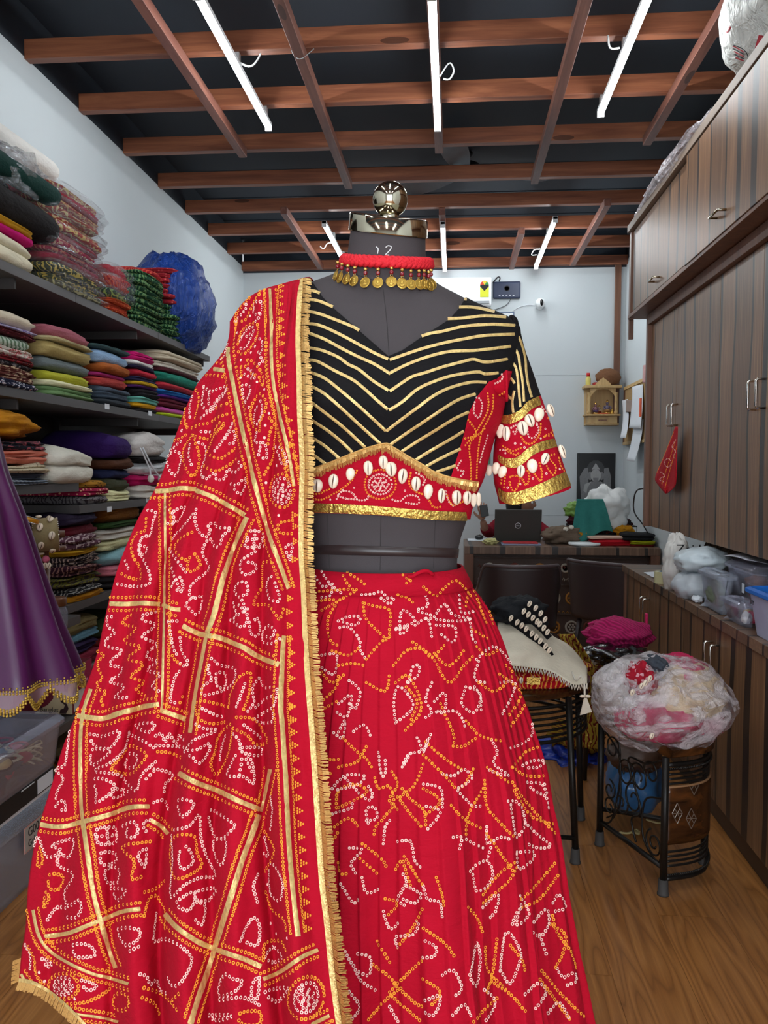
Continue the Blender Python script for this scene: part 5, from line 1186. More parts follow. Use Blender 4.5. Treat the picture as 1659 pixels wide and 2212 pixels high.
# mid shelf
stack(-40, 104, 1.585, [(22, c((34, 36, 60), 'print', (200, 200, 210), (170, 70, 80), 55), 'navy printed cotton at the bottom of the nearest printed pile', 2),
 (40, c((96, 46, 40), 'swirl', (206, 180, 150), (60, 30, 30), 45), 'thick maroon and cream block print pile folded in many layers', 6), (14, c((46, 40, 44), 'print', (150, 140, 140), None, 70), 'black print cloth above the maroon block prints', 2),
 (17, c((140, 40, 48), 'print', (60, 26, 30), (210, 150, 140), 70), 'red small-print cotton under the floral cloth', 2), (26, c((226, 216, 206), 'print', (206, 90, 100), (90, 120, 70), 22), 'white cotton with pink flowers on nearest pile', 2),
 (34, c((200, 216, 200), 'stripes', (110, 140, 112), None, 40), 'white and green striped cloth on nearest pile', 1), (17, c((84, 24, 32), 'dots', (150, 60, 70), None, 90), 'dark maroon dotted cloth below the lilac piece', 2), (11, c((186, 176, 206), 'print', (120, 100, 160), None, 70), 'thin lilac printed cloth under the cream bolt', 1),
 (42, c((222, 208, 184)), 'cream cotton bolt topping the nearest middle-shelf pile', 1)], 'fabrics on the middle shelf', tot=170)
stack(112, 222, 1.585, [(28, c((108, 140, 92)), 'sage green folded cloth on the middle shelf board', 2), (16, c((226, 222, 180)), 'pale cream cloth under the lime bolt', 1), (31, c((176, 174, 50)), 'lime yellow rolled bolt above pale cream cloth', 1),
 (35, c((112, 122, 124)), 'mid grey rolled bolt between khaki and lime', 1), (42, c((176, 156, 100)), 'thick khaki gold bolt with gathered end', 1), (10, c((200, 186, 140)), 'thin beige cloth below the dusty pink bolt', 1), (36, c((158, 88, 100)), 'dusty pink rolled bolt topping its pile', 1)], 'fabrics on the middle shelf', tot=152)
stack(226, 300, 1.585, [(20, c((44, 50, 56)), 'near-black slate cloth at bottom of the blue-topped pile', 1), (34, c((66, 78, 92)), 'dark slate blue bolt', 2), (26, c((178, 66, 62)), 'coral red bolt below thin magenta cloth', 1), (12, c((176, 50, 120)), 'thin magenta cloth above the coral bolt', 1),
 (26, c((160, 84, 34)), 'rust orange bolt below the light blue one', 1), (36, c((150, 184, 220)), 'light blue bolt slanting down on top of its pile', 1), (10, c((60, 84, 86)), 'thin dark teal cloth over the light blue bolt', 1)], 'fabrics on the middle shelf', tot=128)
stack(303, 356, 1.585, [(12, c((30, 26, 28)), 'black cloth under the yellow one', 1), (13, c((222, 160, 30)), 'bright yellow folded cloth', 1), (15, c((110, 180, 168)), 'aqua folded cloth above bright yellow', 2), (24, c((24, 20, 26)), 'black folded cloth with soft layers', 2), (9, c((84, 36, 100)), 'thin purple cloth on black cloth', 1), (9, c((212, 172, 36)), 'thin mustard cloth over purple', 1),
 (14, c((36, 34, 66)), 'navy cloth above mustard strip', 2), (20, c((190, 40, 60)), 'crimson folded bolt in the far pile', 1), (9, c((34, 30, 60)), 'thin dark navy cloth below white', 1), (13, c((226, 222, 220)), 'white cotton below the magenta heap', 1), (24, c((186, 14, 100)), 'magenta loose folded cloth topping a far pile', 2)], 'fabrics on the middle shelf', tot=130)
stack(360, 450, 1.585, [(11, c((170, 190, 30)), 'lime green cloth lowest in the farthest pile', 1), (16, c((196, 80, 160)), 'orchid pink cloth in farthest pile', 1), (21, c((100, 26, 46)), 'maroon cloth in farthest pile', 2), (9, c((96, 40, 140)), 'thin violet cloth in farthest pile', 1), (14, c((34, 110, 176)), 'bright blue cloth in farthest pile', 1),
 (18, c((186, 46, 60)), 'brick red cloth in farthest pile', 1), (26, c((30, 124, 104)), 'teal green folded bolt in farthest pile', 1), (10, c((70, 20, 30)), 'dark wine cloth under the cream heap', 1), (18, c((222, 214, 200)), 'off-white cloth in the far cream heap', 2), (24, c((196, 182, 158)), 'crumpled beige cloth topping the farthest pile', 2)], 'fabrics on the middle shelf', tot=136)
# top shelf
stack(-90, 105, 1.988, [(72, c((232, 224, 196)), 'big cream folded cloth lowest at the left end of the top shelf', 2, {'sleeve': 0}), (16, c((206, 14, 120)), 'hot magenta bolt squeezed above the cream bundle', 1), (22, c((188, 138, 18)), 'mustard bolt below the big black bolt', 1)], 'bolts on the top shelf', lump=0.8)
zt = 1.988+0.158
def bolt(label, mat, p0, p1, r, seed=0, sx=1.0, taper=0.85, name='fabric_bolt', group='bolts on the top shelf'):
    p0, p1 = Vector(p0), Vector(p1); d = (p1-p0).normalized(); up = Vector((0, 0, 1)); sd = d.cross(up).normalized(); up = sd.cross(d); rings = []
    prof = [(0, .15), (0.0, .6), (0.02, .86), (0.06, .97)]+[(0.06+0.88*i/10, 1.0) for i in range(1, 10)]+[(0.95, 0.96), (0.985, 0.82), (1.0, .55), (1.0, .12)]
    for u, k in prof:
        cc = p0.lerp(p1, u); ring = []
        for j in range(28):
            a = 2*PI*j/28; q = 1+0.07*nz(math.cos(a)*1.5+u*3, math.sin(a)*1.5, seed)+0.03*nz(a*3, u*12, seed)
            ring.append(cc+(sd*math.cos(a)*sx+up*math.sin(a))*r*k*q)
        rings.append(ring)
    o = G().rings(rings).build(name, mat, smooth=True); return tag(o, label, 'fabric', group)
for lab_, m_, ex_, ey_, X_, r_, sd_, sx_, dz_ in (('long black fabric bolt sloping down at the left edge', c((30, 27, 28)), 106, 503, -1.49, .054, 1, 1.15, .05), ('shorter black bolt under the dark green bolt', c((24, 22, 24)), 98, 462, -1.62, .032, 2, 1.2, .02),
    ('dark green bolt end poking out of the plastic wrap', c((18, 54, 48)), 118, 430, -1.47, .040, 3, 1.1, .03), ('white bolt lying on top of the dark green bolt', c((232, 228, 222)), 104, 378, -1.60, .052, 4, 1.3, .03)):
    p1_ = atX(ex_, ey_, X_); bolt(lab_, m_, p1_+Vector((-.08, -.85, dz_)), p1_, r_, sd_, sx_)
def blob(name, label, cat, grp, mat, cen, rad, amp=0.12, freq=2.2, seed=0, flat=True, par=None, ridge=0.0, nu=44, nv=30, e=1.0, twist=0):
    cen = Vector(cen); rings = []
    for i in range(nv+1):
        t_ = -PI/2+PI*i/nv; ring = []
        for j in range(nu):
            a = 2*PI*j/nu; cc = max(math.cos(t_), 0.02)
            d = Vector((cc**e*math.cos(a), cc**e*math.sin(a), math.copysign(abs(math.sin(t_))**e, math.sin(t_))))
            k = 1+amp*nz(d.x*freq, d.y*freq, d.z*freq, seed)+amp*0.5*nz(d.x*freq*2.7, d.y*freq*2.7, d.z*freq*2.7, seed+1)
            if ridge: k += ridge*(abs(nz(a*2.2+d.z, d.z*1.5, 0, seed+2))*-2+0.5)+ridge*0.5*math.sin(a*11+3*nz(d.z*2, 0, 0, seed))*(cc)
            p = Vector((cen.x+rad[0]*d.x*k, cen.y+rad[1]*d.y*k, cen.z+rad[2]*d.z*k))
            if flat: p.z = max(p.z, cen.z-rad[2]*0.86)
            ring.append(p)
        rings.append(ring)
    o = G().rings(rings).build(name, mat, par, smooth=True)
    if label: tag(o, label, cat, grp)
    return o
def blobpx(name, label, cat, grp, mat, x0, x1, y0, y1, Y, ry, **kw):
    """blob that spans the given columns and rows at depth Y"""
    a = atY((x0+x1)/2, (y0+y1)/2, Y); hx_ = (x1-x0)/2*Y/F_PX; hz = (y1-y0)/2*Y/F_PX
    return blob(name, label, cat, grp, mat, a, (hx_, ry, hz), **kw)
o = blob('plastic_wrap', 'crinkled clear plastic wrapped round the bolts at the upper left edge', 'plastic bag', None, clear_plastic('wrap_film', amt=.3, rough=.14, crink=1.0, scale=30, milky=.12), atX(8, 375, -1.55), (0.10, 0.22, 0.09), amp=0.3, freq=3.5, ridge=0.06, flat=False)
# packets
pk = [c((84, 80, 60), 'swirl', (170, 160, 110), None, 60), c((60, 66, 44), 'swirl', (190, 160, 70), (120, 120, 70), 60), c((54, 62, 44), 'swirl', (196, 170, 80), None, 50), c((150, 30, 60)), c((140, 30, 60), 'swirl', (180, 110, 90), None, 60), c((154, 34, 64), 'swirl', (200, 150, 120), None, 60), c((150, 32, 50)), c((160, 60, 50), 'swirl', (206, 176, 110), (190, 70, 70), 60), c((150, 56, 50), 'swirl', (206, 180, 130), None, 70), c((160, 70, 56), 'swirl', (210, 186, 130), None, 60), c((158, 54, 56), 'swirl', (200, 160, 110), None, 70), c((160, 20, 50)), c((150, 60, 48), 'swirl', (206, 184, 120), None, 60)]
pl_ = ['olive packet lowest of the plastic-sleeved saree stack', 'dark green gold-printed packet, second from the bottom', 'deep green packet with gold writing-like print below the crimson ones', 'plain crimson packet just above the green ones', 'crimson packet with faint gold swirls, fifth from the bottom', 'rose packet with beige swirls, sixth from the bottom', 'plain red packet in the middle of the sleeved stack', 'red and gold packet seventh up, its sleeve sticking out', 'brick packet with cream swirls above the middle', 'brown-red packet with pale swirls, fourth from top', 'rose-brown packet, third from top', 'plain raspberry packet just below the top one', 'gold-patterned brick packet topping the sleeved stack']
th_ = [16, 18, 24, 20, 16, 18, 16, 22, 16, 20, 18, 16, 18]
stack(124, 240, 1.988, [(th_[i], pk[i], pl_[i], 1, {'name': 'saree_packet', 'cat': 'packet', 'sleeve': 1, 'y': (0.02*math.sin(i*2.1), 0.03*math.cos(i*1.7), 0.0)}) for i in range(13)], 'plastic-sleeved packets on the top shelf', lump=1.1, rotj=0.05)
gr_ = 'bandhani folds on the top shelf'
orr = lambda k: c((176, 62+k*4, 40), 'dots', (226, 130, 70), None, 110)
stack(246, 300, 1.988, [(11, orr(0), 'orange-red dotted fold lowest beside the packets', 2), (11, orr(1), 'orange-red dotted fold second from bottom beside packets', 2), (11, orr(2), 'orange-red dotted fold third up beside packets', 2), (24, c((24, 60, 44), 'swirl', (120, 140, 60), None, 60), 'dark green printed fold in loose plastic', 1, {'sleeve': 1}), (30, c((150, 16, 26), 'stripes', (190, 60, 30), None, 20), 'crimson fold bursting from its plastic sleeve', 2, {'sleeve': 1}), (22, c((150, 20, 40)), 'dark red fold on top beside the packet stack', 1, {'sleeve': 1})], gr_)
gm_ = lambda k: c((24, 58+k*3, 40), 'swirl', (96, 130, 84), (140, 160, 90), 70)
od = ['lowest', 'second', 'third', 'fourth', 'fifth', 'sixth', 'seventh', 'eighth', 'ninth', 'tenth']
stack(306, 372, 1.988, [(13, gm_(i % 3), 'green bandhani fold, %s from the shelf in nearer green pile' % od[i], 1) for i in range(8)]+[(24, gm_(1), 'thick green bandhani fold topping the nearer green pile', 2)], gr_, rotj=0.06)
stack(376, 432, 1.988, [(13, gm_(i % 3), 'green bandhani fold, %s from the shelf in farther green pile' % od[i], 1) for i in range(7)]+[(13, c((146, 34, 44), 'dots', (196, 90, 90), None, 120), 'red bandhani fold, %s of those on the farther green pile' % od[i], 1) for i in range(7)], gr_, rotj=0.05, tot=150)
folded('folded_fabric', 'large red bandhani fold leaning behind the green piles', 'fabric', gr_, c((150, 24, 34), 'swirl', (196, 80, 60), None, 60), -1.82, -1.50, YX(318, -1.5), YX(372, -1.5), 2.19, 0.12, 4, 0.06, seed=5)
bb = atX(455, 640, -1.52)
blob('plastic_bag', 'big blue plastic sack tied shut at far end of the top shelf', 'plastic bag', None, poly_bag('blue_bag', (22, 62, 145)), (-1.55, 4.55, 2.21), (0.22, 0.30, 0.29), amp=0.14, freq=2.8, ridge=0.045, seed=4)
# third shelf
stack(-40, 128, 1.262, [(13, c((150, 160, 172), 'stripes', (110, 118, 134), None, 60), 'pale grey striped folded shirt-cloth at shelf edge', 2), (16, c((86, 92, 108), 'plain'), 'blue-grey folded cloths above the pale striped one', 3), (22, c((206, 194, 166), 'dots', (150, 136, 110), None, 50), 'cream knitted cloth under the coral cloth', 2), (34, c((220, 126, 104)), 'coral loose cloth with hanging corner', 2), (26, c((34, 38, 50), 'swirl', (186, 100, 110), (120, 110, 110), 40), 'black paisley print cloth with pink swirls', 2)], 'fabrics on the third shelf', lump=1.6)
blob('fabric_heap', 'mustard cloth heap on top of the nearest third-shelf pile', 'fabric', 'fabrics on the third shelf', c((190, 124, 14)), (-1.60, 2.66, 1.262+0.205), (0.17, 0.26, 0.055), amp=0.22, freq=1.9, seed=8, ridge=0.03)
folded('folded_fabric', 'big off-white folded cloth standing out on the third shelf', 'fabric', 'fabrics on the third shelf', c((220, 216, 202)), -1.80, -1.43, YX(118, -1.43), YX(243, -1.43)-0.1, 1.2626, 0.14, 2, 0.12, seed=3)
G1 = 'fabrics on the far third shelf'
stack(245, 300, 1.175, [(26, c((222, 218, 168)), 'pale yellow cloth on the lowest far third shelf', 2), (28, c((66, 68, 50)), 'olive green bolt in far third-shelf pile', 1), (22, c((38, 44, 78)), 'navy bolt in far third-shelf pile', 1), (26, c((76, 44, 28)), 'brown bolt in far third-shelf pile', 1), (52, c((48, 22, 86)), 'deep purple thick bolt topping the far third-shelf pile', 1)], G1)
stack(182, 250, 1.175, [(20, c((120, 116, 118), 'swirl', (60, 54, 60), None, 40), 'grey paisley fold hanging over the shelf edge', 1), (18, c((150, 26, 66), 'dots', (230, 190, 150), None, 60), 'maroon fold with sparkling dots', 2), (16, c((170, 120, 40), 'dots', (30, 26, 22), None, 70), 'gold and black sequinned cloth behind maroon dots', 1)], G1)
stack(305, 372, 1.175, [(30, c((206, 200, 190)), 'cream cloth under the white drawstring bag', 2), (26, c((176, 10, 84)), 'magenta cloth behind the white tassels', 1), (28, c((222, 224, 226)), 'white drawstring cloth bag', 1), (14, c((20, 18, 20)), 'black cloth behind the drawstring bag', 1), (48, c((206, 200, 196)), 'off-white bolt with rolled end topping the far pile', 1)], G1, lump=1.4)
for k, (a, b) in enumerate(((300, 352), (306, 376))):
    p0, p1, p2 = atX(303+k*6, 968, -1.43), atX(322+k*8, 1010, -1.42), atX(326+k*22, 1034, -1.42)
    g = G().tube(smoothpts([p0, p1, p2], 0.01), 0.004, 8); o = g.build('drawstring', M_paper, smooth=True); tag(o, ['white cord with pompom, nearer one', 'white cord with pompom, farther one'][k], 'cord'); G().ball(p2, 0.016, 12, (1, 1, 1.2)).build('pompom', c((226, 220, 210)), o, smooth=True)
# fourth shelf
G2 = 'dim fabrics on the fourth shelf'
stack(-40, 120, 0.80, [(30, c((40, 36, 44)), 'dark folded cloth pile hidden behind bangles', 3), (30, c((60, 30, 36)), 'dark wine folded cloth behind bangles', 2)], G2, xf=-1.62, depth=.22)
stack(150, 232, 0.80, [(16, c((190, 130, 24)), 'mustard cloth strip lying at front of the fourth shelf', 1), (20, c((34, 32, 36), 'swirl', (150, 146, 140), None, 60), 'black and white print cloth by the mustard strip', 2), (26, c((110, 106, 44), 'swirl', (60, 50, 60), None, 50), 'olive ruffled printed cloth', 3), (20, c((52, 22, 36), 'swirl', (140, 100, 90), None, 50), 'plum paisley cloth in dim pile', 2), (24, c((40, 30, 34), 'swirl', (150, 130, 120), None, 50), 'black paisley cloth with beige curls', 2), (16, c((184, 140, 24)), 'mustard edged cloth in dim plum pile', 1), (30, c((84, 50, 64), 'swirl', (180, 160, 160), None, 60), 'maroon paisley shawl folded in dim pile', 2), (26, c((90, 16, 30)), 'dark red shawl with fringe', 1), (26, c((40, 30, 52)), 'dark indigo cloth topping dim pile', 1)], G2, lump=1.6, rotj=0.08)
stack(236, 330, 0.80, [(28, c((30, 28, 30)), 'black cloth at bottom of the pastel towel pile', 2), (26, c((190, 110, 124)), 'pink towel in pastel pile', 1), (32, c((124, 164, 172)), 'aqua towel in pastel pile', 1), (26, c((196, 194, 150)), 'pale yellow towel in pastel pile', 1), (24, c((196, 190, 180)), 'cream fringed towel in pastel pile', 2), (14, c((40, 66, 26)), 'dark green cloth over cream towel', 1), (44, c((110, 66, 14)), 'brown mustard cloth heaped above the pastel towels', 1)], G2, lump=1.3)
G3 = 'dim fabrics on the low shelf'
stack(148, 230, 0.42, [(40, c((24, 40, 34)), 'dark bottle-green bag of cloth on low shelf', 1), (24, c((150, 146, 140)), 'grey-white cloth on low shelf', 1), (30, c((110, 16, 40)), 'wine red cloth on low shelf', 1), (26, c((40, 22, 60)), 'dark violet cloth on low shelf', 2), (22, c((84, 120, 136)), 'dull blue cloth on low shelf', 1), (30, c((110, 96, 60)), 'khaki cloth topping low shelf pile', 1)], G3, lump=1.5, xf=-1.46)
stack(240, 330, 0.42, [(40, c((60, 50, 60)), 'dark mauve cloth far along the low shelf', 2), (40, c((120, 30, 30)), 'dark red cloth far along the low shelf', 2), (36, c((60, 70, 40)), 'moss cloth far along the low shelf', 1)], G3, xf=-1.46)
stack(150, 330, 0.10, [(40, c((150, 110, 40), 'stripes', (90, 40, 30), None, 20), 'mustard striped cloth on the lowest board', 2), (34, c((120, 110, 80)), 'khaki sack of cloth on the lowest board', 1)], G3, xf=-1.46)

# ------------------------------------------------------------------ bangles, jar, tray near the purple skirt
M_band = plain('bangle_cloth', (150, 132, 92), 0.7, var=0.2, scale=200)
def bangle(label, p, ax, R, L, mat, shells_=0, tilt=0.0):
    th_ = thing('bangle', p, label, 'bangle', 'bangles on the display rod'); p = Vector(p)
    ax = Vector(ax).normalized(); u = ax.cross(Vector((0, 0, 1))).normalized(); v = u.cross(ax)
    rg = [[p+ax*a+(u*math.cos(2*PI*k/40)+v*math.sin(2*PI*k/40))*r for k in range(40)] for a, r in ((-L/2, R-.003), (-L/2, R), (0, R+.002), (L/2, R), (L/2, R-.003), (0, R-.004), (-L/2, R-.003))]
    G().rings(rg, caps=False).build('band', mat, th_, smooth=True)
    for k in range(shells_):
        a = 2*PI*k/shells_*1.0; n = (u*math.cos(a)+v*math.sin(a)); off = ax*((-1)**k*L*0.22)
        shell_geo(p+n*(R+0.007)+off, n, u.cross(n)*0+ax*0.2+n.cross(ax), 0.028, 0.020).build('cowrie', [M_shell, M_slit], th_, smooth=True)
    gg = G()
    for e in (-1, 1):
        for k in range(44): gg.ball(p+ax*e*L/2+(u*math.cos(2*PI*k/44)+v*math.sin(2*PI*k/44))*R, 0.0024, 6)
    tag(gg.build('silver_beads', M_chrome, th_, smooth=True), kind='stuff')
    return th_
bp = atX(98, 1155, -1.30)
bangle('wide khaki bangle studded with cowrie shells beside the purple skirt', bp, (0.9, 0.5, 0.05), 0.052, 0.075, M_band, 12)
bangle('silver beaded dark bangle behind the purple skirt edge', bp+Vector((-0.065, -0.05, 0)), (0.9, 0.5, 0.05), 0.055, 0.012, plain('dark_bangle', (70, 50, 40), 0.5))
bangle('small yellow bangle rimmed with silver beads', atX(62, 1122, -1.32), (0.25, 0.2, 1), 0.030, 0.016, plain('yellow_bangle', (220, 150, 20), 0.4))
q0, q1 = bp+Vector((-0.14, -0.07, 0.045)), bp+Vector((0.06, 0.035, 0.048))
rodp = thing('bangle_stand', (bp.x, bp.y, 0.78), 'turned wooden bangle stand on the low shelf board', 'stand')
bpz = atX(100, 1193, -1.30)
G().lathe([(0.05, 0), (0.05, 0.012), (0.012, 0.02), (0.012, bpz.z-0.80)], (bp.x, bp.y, 0.782), 20).build('stem', M_trim, rodp, smooth=True)
G().tube([bpz+Vector((-0.10, -0.05, 0)), bpz+Vector((0.05, 0.03, 0.012))], [0.009]*2, 10).build('cross_rod', M_trim, rodp, smooth=True)
G().tube([bp+Vector((-0.085, -0.05, -0.0)), bp+Vector((0.05, 0.03, 0.0))], 0.012, 10).build('cross_rod', M_trim, rodp, smooth=True)
G().tube([bpz+Vector((0, 0, -0.02)), bp], 0.009, 10).build('stem', M_trim, rodp, smooth=True)
kp = atX(99, 1208, -1.29)
tg = thing('tassel_charm', kp, 'pink pompom charm with cowries hanging below the bangles', 'tassel')
G().ball(kp, 0.012, 10).build('pompom', c((220, 110, 140)), tg, smooth=True)
for k in range(3): shell_geo(kp+Vector((-0.012+0.012*k, -0.004, -0.02)), Vector((0.5, -1, 0)), Vector((0.2*k-.2, 0, 1)), 0.02, 0.013).build('cowrie', [M_shell, M_slit], tg, smooth=True)
jb = atX(120, 1317, -1.32)
jar = thing('glass_jar', (jb.x, jb.y, 0.768), 'small fluted glass jar with brown lid beside the purple skirt', 'jar')
J = 48; R_ = 0.036
prof = [(0.0, R_*.8), (0.004, R_*.95), (0.03, R_), (0.075, R_), (0.088, R_*.86), (0.094, R_*.86)]
G().rings([[(jb.x+(r*(1+0.05*math.cos(16*2*PI*k/J)*(0.01 < z < .08)))*math.cos(2*PI*k/J), jb.y+(r*(1+0.05*math.cos(16*2*PI*k/J)*(0.01 < z < .08)))*math.sin(2*PI*k/J), 0.7685+z) for k in range(J)] for z, r in prof], caps=True).build('glass', M_box, jar, smooth=True)
G().lathe([(R_*.95, 0), (R_*.98, 0.004), (R_*.98, 0.024), (R_*.9, 0.028)], (jb.x, jb.y, 0.8615), 32).build('lid', plain('brown_lid', (104, 62, 34), 0.4, 0.3), jar, smooth=True)
tb = atX(90, 1247, -1.40)
tag(B(tb.x-0.02, tb.x+0.02, tb.y, tb.y+0.002, tb.z-0.03, tb.z+0.03).build('price_card', M_paper), 'handwritten price card peeping past the purple skirt', 'card')
# ------------------------------------------------------------------ boxes on the floor at the left
def tub(label, x0, x1, y0, y1, z0, z1, lid=0.03, mat=M_box, contents=None, name='storage_box', group=None, tp=0.02):
    o = thing(name, ((x0+x1)/2, (y0+y1)/2, z0), label, 'box', group); zl = z1-lid; g = G(); rr = []
    def rr_(a, b, z, r=0.03):
        pts = []
        for (cx_, cy_, a0) in ((x1-a-r, y1-a-r, 0), (x0+a+r, y1-a-r, 90), (x0+a+r, y0+a+r, 180), (x1-a-r, y0+a+r, 270)):
            for k in range(5): t_ = math.radians(a0+k*22.5); pts.append((cx_+r*math.cos(t_), cy_+r*math.sin(t_), z))
        return pts
    g.rings([rr_(tp+.004, 0, z0+.001), rr_(tp, 0, z0+0.012), rr_(0.006, 0, zl), rr_(0.009, 0, zl), rr_(tp+0.003, 0, z0+0.014), rr_(tp+.03, 0, z0+0.004)], caps=False)
    g.add(rr_(tp+.004, 0, z0+.001), [tuple(range(19, -1, -1))])
    g.build('tub', mat, o, smooth=True, auto=0.7)
    G().rings([rr_(0.004, 0, zl-0.004), rr_(-0.004, 0, zl-0.002), rr_(-0.004, 0, zl+0.010), rr_(0.006, 0, z1-0.008), rr_(0.014, 0, z1), rr_(0.03, 0, z1), rr_(0.036, 0, z1-0.006)]).build('lid', mat, o, smooth=True, auto=0.6)
    return o
tub('large grey storage tub with handwritten label on the floor at left', -1.74, -1.305, 1.62, 2.64, 0.0, 0.265, 0.045, M_boxm)
tub('clear tub of tassels and trims under the scalloped purple hem', -1.72, -1.285, 1.80, 2.652, 0.338, 0.51, 0.03, M_box)
tub('small clear tub stacked on the tub of trims', -1.76, -1.43, 1.90, 2.645, 0.512, 0.61, 0.02, M_boxm)
tub('clear tub of beads topmost at the left edge', -1.76, -1.46, 1.95, 2.60, 0.612, 0.70, 0.015, M_box)
bx = thing('shoe_box', (-1.5, 2.0, 0.266), 'flat black cardboard box with white base edge between tubs', 'box')
B(-1.72, -1.315, 1.70, 2.61, 0.266, 0.279).build('base', M_paper, bx); B(-1.725, -1.31, 1.695, 2.615, 0.279, 0.336).build('lid', plain('black_card', (26, 24, 24), 0.6), bx, bevel=0.001)
B(-1.3095, -1.3085, 2.50, 2.60, 0.284, 0.33).build('sticker', M_paper, bx)
B(-1.3092, -1.3082, 2.40, 2.48, 0.330, 0.3335).build('edge_wear', M_paper, bx)
# label of the big tub
lb = thing('label_sheet', (-1.3, 2.5, 0.12), 'pink-edged sheet with handwritten code on the big tub', 'label')
B(-1.3035, -1.302, 2.40, 2.62, 0.135, 0.215).build('sheet', plain('pink_edge', (206, 150, 140), 0.8), lb); B(-1.3022, -1.3015, 2.405, 2.615, 0.139, 0.211).build('paper', M_boxm if False else plain('label_grey', (178, 170, 160), 0.8), lb)
def text(name, s_, loc, rot, size, mat, par, ext=0.0004, align='LEFT'):
    cu = bpy.data.curves.new(name, 'FONT'); cu.body = s_; cu.size = size; cu.extrude = ext; cu.align_x = align; cu.resolution_u = 3
    tmp = bpy.data.objects.new('t', cu); me = bpy.data.meshes.new_from_object(tmp); bpy.data.objects.remove(tmp); bpy.data.curves.remove(cu)
    me.materials.clear(); me.materials.append(mat); o = bpy.data.objects.new(name, me); link(o, par, loc); o.rotation_euler = rot; return o
M_ink = plain('ink', (20, 20, 26), 0.6)
text('lettering', 'G001', (-1.301, 2.42, 0.180), (PI/2, 0, PI/2), 0.04, M_ink, lb); text('lettering', 'Grltty', (-1.301, 2.42, 0.148), (PI/2, 0, PI/2), 0.032, M_ink, lb)
# contents of the clear tub of trims
Zc = 0.353; tn_ = {(70, 70, 80): 'grey', (236, 226, 200): 'cream', (226, 80, 96): 'coral', (90, 130, 160): 'blue', (226, 206, 150): 'straw yellow', (60, 50, 60): 'dark', (180, 60, 90): 'pink'}
for i in range(46):
    x, y, z = random.uniform(-1.47, -1.325), random.uniform(2.0, 2.60), Zc+random.uniform(0.0, 0.07); r = random.uniform(0.014, 0.032)
    col = random.choice([(70, 70, 80), (236, 226, 200), (226, 80, 96), (90, 130, 160), (226, 206, 150), (60, 50, 60), (180, 60, 90)])
    kind = i % 3
    if kind == 0: tag(G().lathe([(r*1.0, -0.004), (r*1.25, 0), (r, 0.004), (r*.7, 0), (r*1.0, -0.004)], (x, y, z+r), 18, random.choice('xyz'), caps=False).build('trim_ring', c(col), smooth=True), tn_[col]+' ring-shaped trim inside the clear tub', 'trim', 'trims inside the clear tub')
    elif kind == 1: tag(G().ball((x, y, z+r*.6), r, 14, (1, 1, .6)).build('trim_button', c(col), smooth=True), tn_[col]+' round cloth button inside the clear tub', 'trim', 'round trims inside the clear tub')
    else: tag(blob('trim_tassel', None, None, None, c(col), (x, y, z+.012), (r*1.4, r*1.8, r*.7), amp=.5, freq=3, seed=i, nu=20, nv=12), tn_[col]+' crumpled cloth tassel inside the clear tub', 'trim', 'tassels inside the clear tub')
tag(G().tube([(-1.37+0.05*math.cos(a)*(1+.1*math.sin(5*a)), 2.53+0.06*math.sin(a), 0.40+0.035*math.sin(a*1.1+1)) for a in [k*0.35 for k in range(90)]], 0.0028, 6).build('cord_coil', c((240, 232, 196)), smooth=True), 'coil of cream cord inside the clear tub', 'cord')
# bangle boxes
def carton(label, x0, x1, y0, y1, z0, z1, m_, name='bangle_box'):
    o = thing(name, ((x0+x1)/2, (y0+y1)/2, z0), label, 'box', 'bangle boxes'); B(x0, x1, y0, y1, z0, z1).build('carton', m_, o, bevel=0.001); return o
M_mar = plain('maroon_card', (110, 16, 36), 0.45); M_mag = plain('magenta_card', (150, 16, 70), 0.45); M_cream = plain('cream_card', (196, 176, 140), 0.5)
M_dkp = plain('peacock_dark', (46, 18, 20), 0.5)
o1 = carton('lower maroon and cream bangle box with peacock print', -1.70, -1.375, 2.89, 3.0, 0.423, 0.508, M_mar)
o2 = carton('upper maroon and pink bangle box under the scalloped hem', -1.70, -1.365, 2.885, 3.03, 0.51, 0.60, M_mar)
def panelY(par, pts, y, mat, nm='print_panel'):      # printed area on a face looking toward -y
    g = G(); g.add([(p[0], y, p[1]) for p in pts]+[(p[0], y+0.0004, p[1]) for p in pts], [tuple(range(len(pts)))]); return g.build(nm, mat, par)
panelY(o1, [(-1.52, 0.424), (-1.376, 0.424), (-1.376, 0.507), (-1.445, 0.507), (-1.448, 0.48), (-1.47, 0.456), (-1.50, 0.44)], 2.8895, M_cream)
text('lettering', 'Bangles', (-1.50, 2.889, 0.432), (PI/2, 0, 0), 0.024, M_ink, o1)
panelY(o1, [(-1.425, 0.426), (-1.400, 0.426), (-1.390, 0.445), (-1.396, 0.462), (-1.410, 0.472), (-1.414, 0.484), (-1.408, 0.494), (-1.418, 0.500), (-1.424, 0.488), (-1.420, 0.470), (-1.404, 0.458), (-1.408, 0.446), (-1.422, 0.440)], 2.8888, M_dkp, 'peacock_print')
def panelX(par, pts, x, mat, nm='print_panel'):
    g = G(); g.add([(x, p[0], p[1]) for p in pts], [tuple(range(len(pts)))]); return g.build(nm, mat, par)
panelX(o1, [(2.90, 0.43), (2.99, 0.43), (2.99, 0.50), (2.90, 0.50)], -1.3743, plain('label_white', (206, 200, 196), 0.6))
panelX(o2, [(2.886, 0.515), (2.90, 0.55), (2.92, 0.57), (2.95, 0.585), (2.98, 0.599), (2.886, 0.599)], -1.3643, M_cream)
panelX(o2, [(2.888, 0.513), (3.03, 0.513), (3.03, 0.599), (2.98, 0.599), (2.95, 0.585), (2.92, 0.57), (2.90, 0.55)], -1.3644, M_mag)
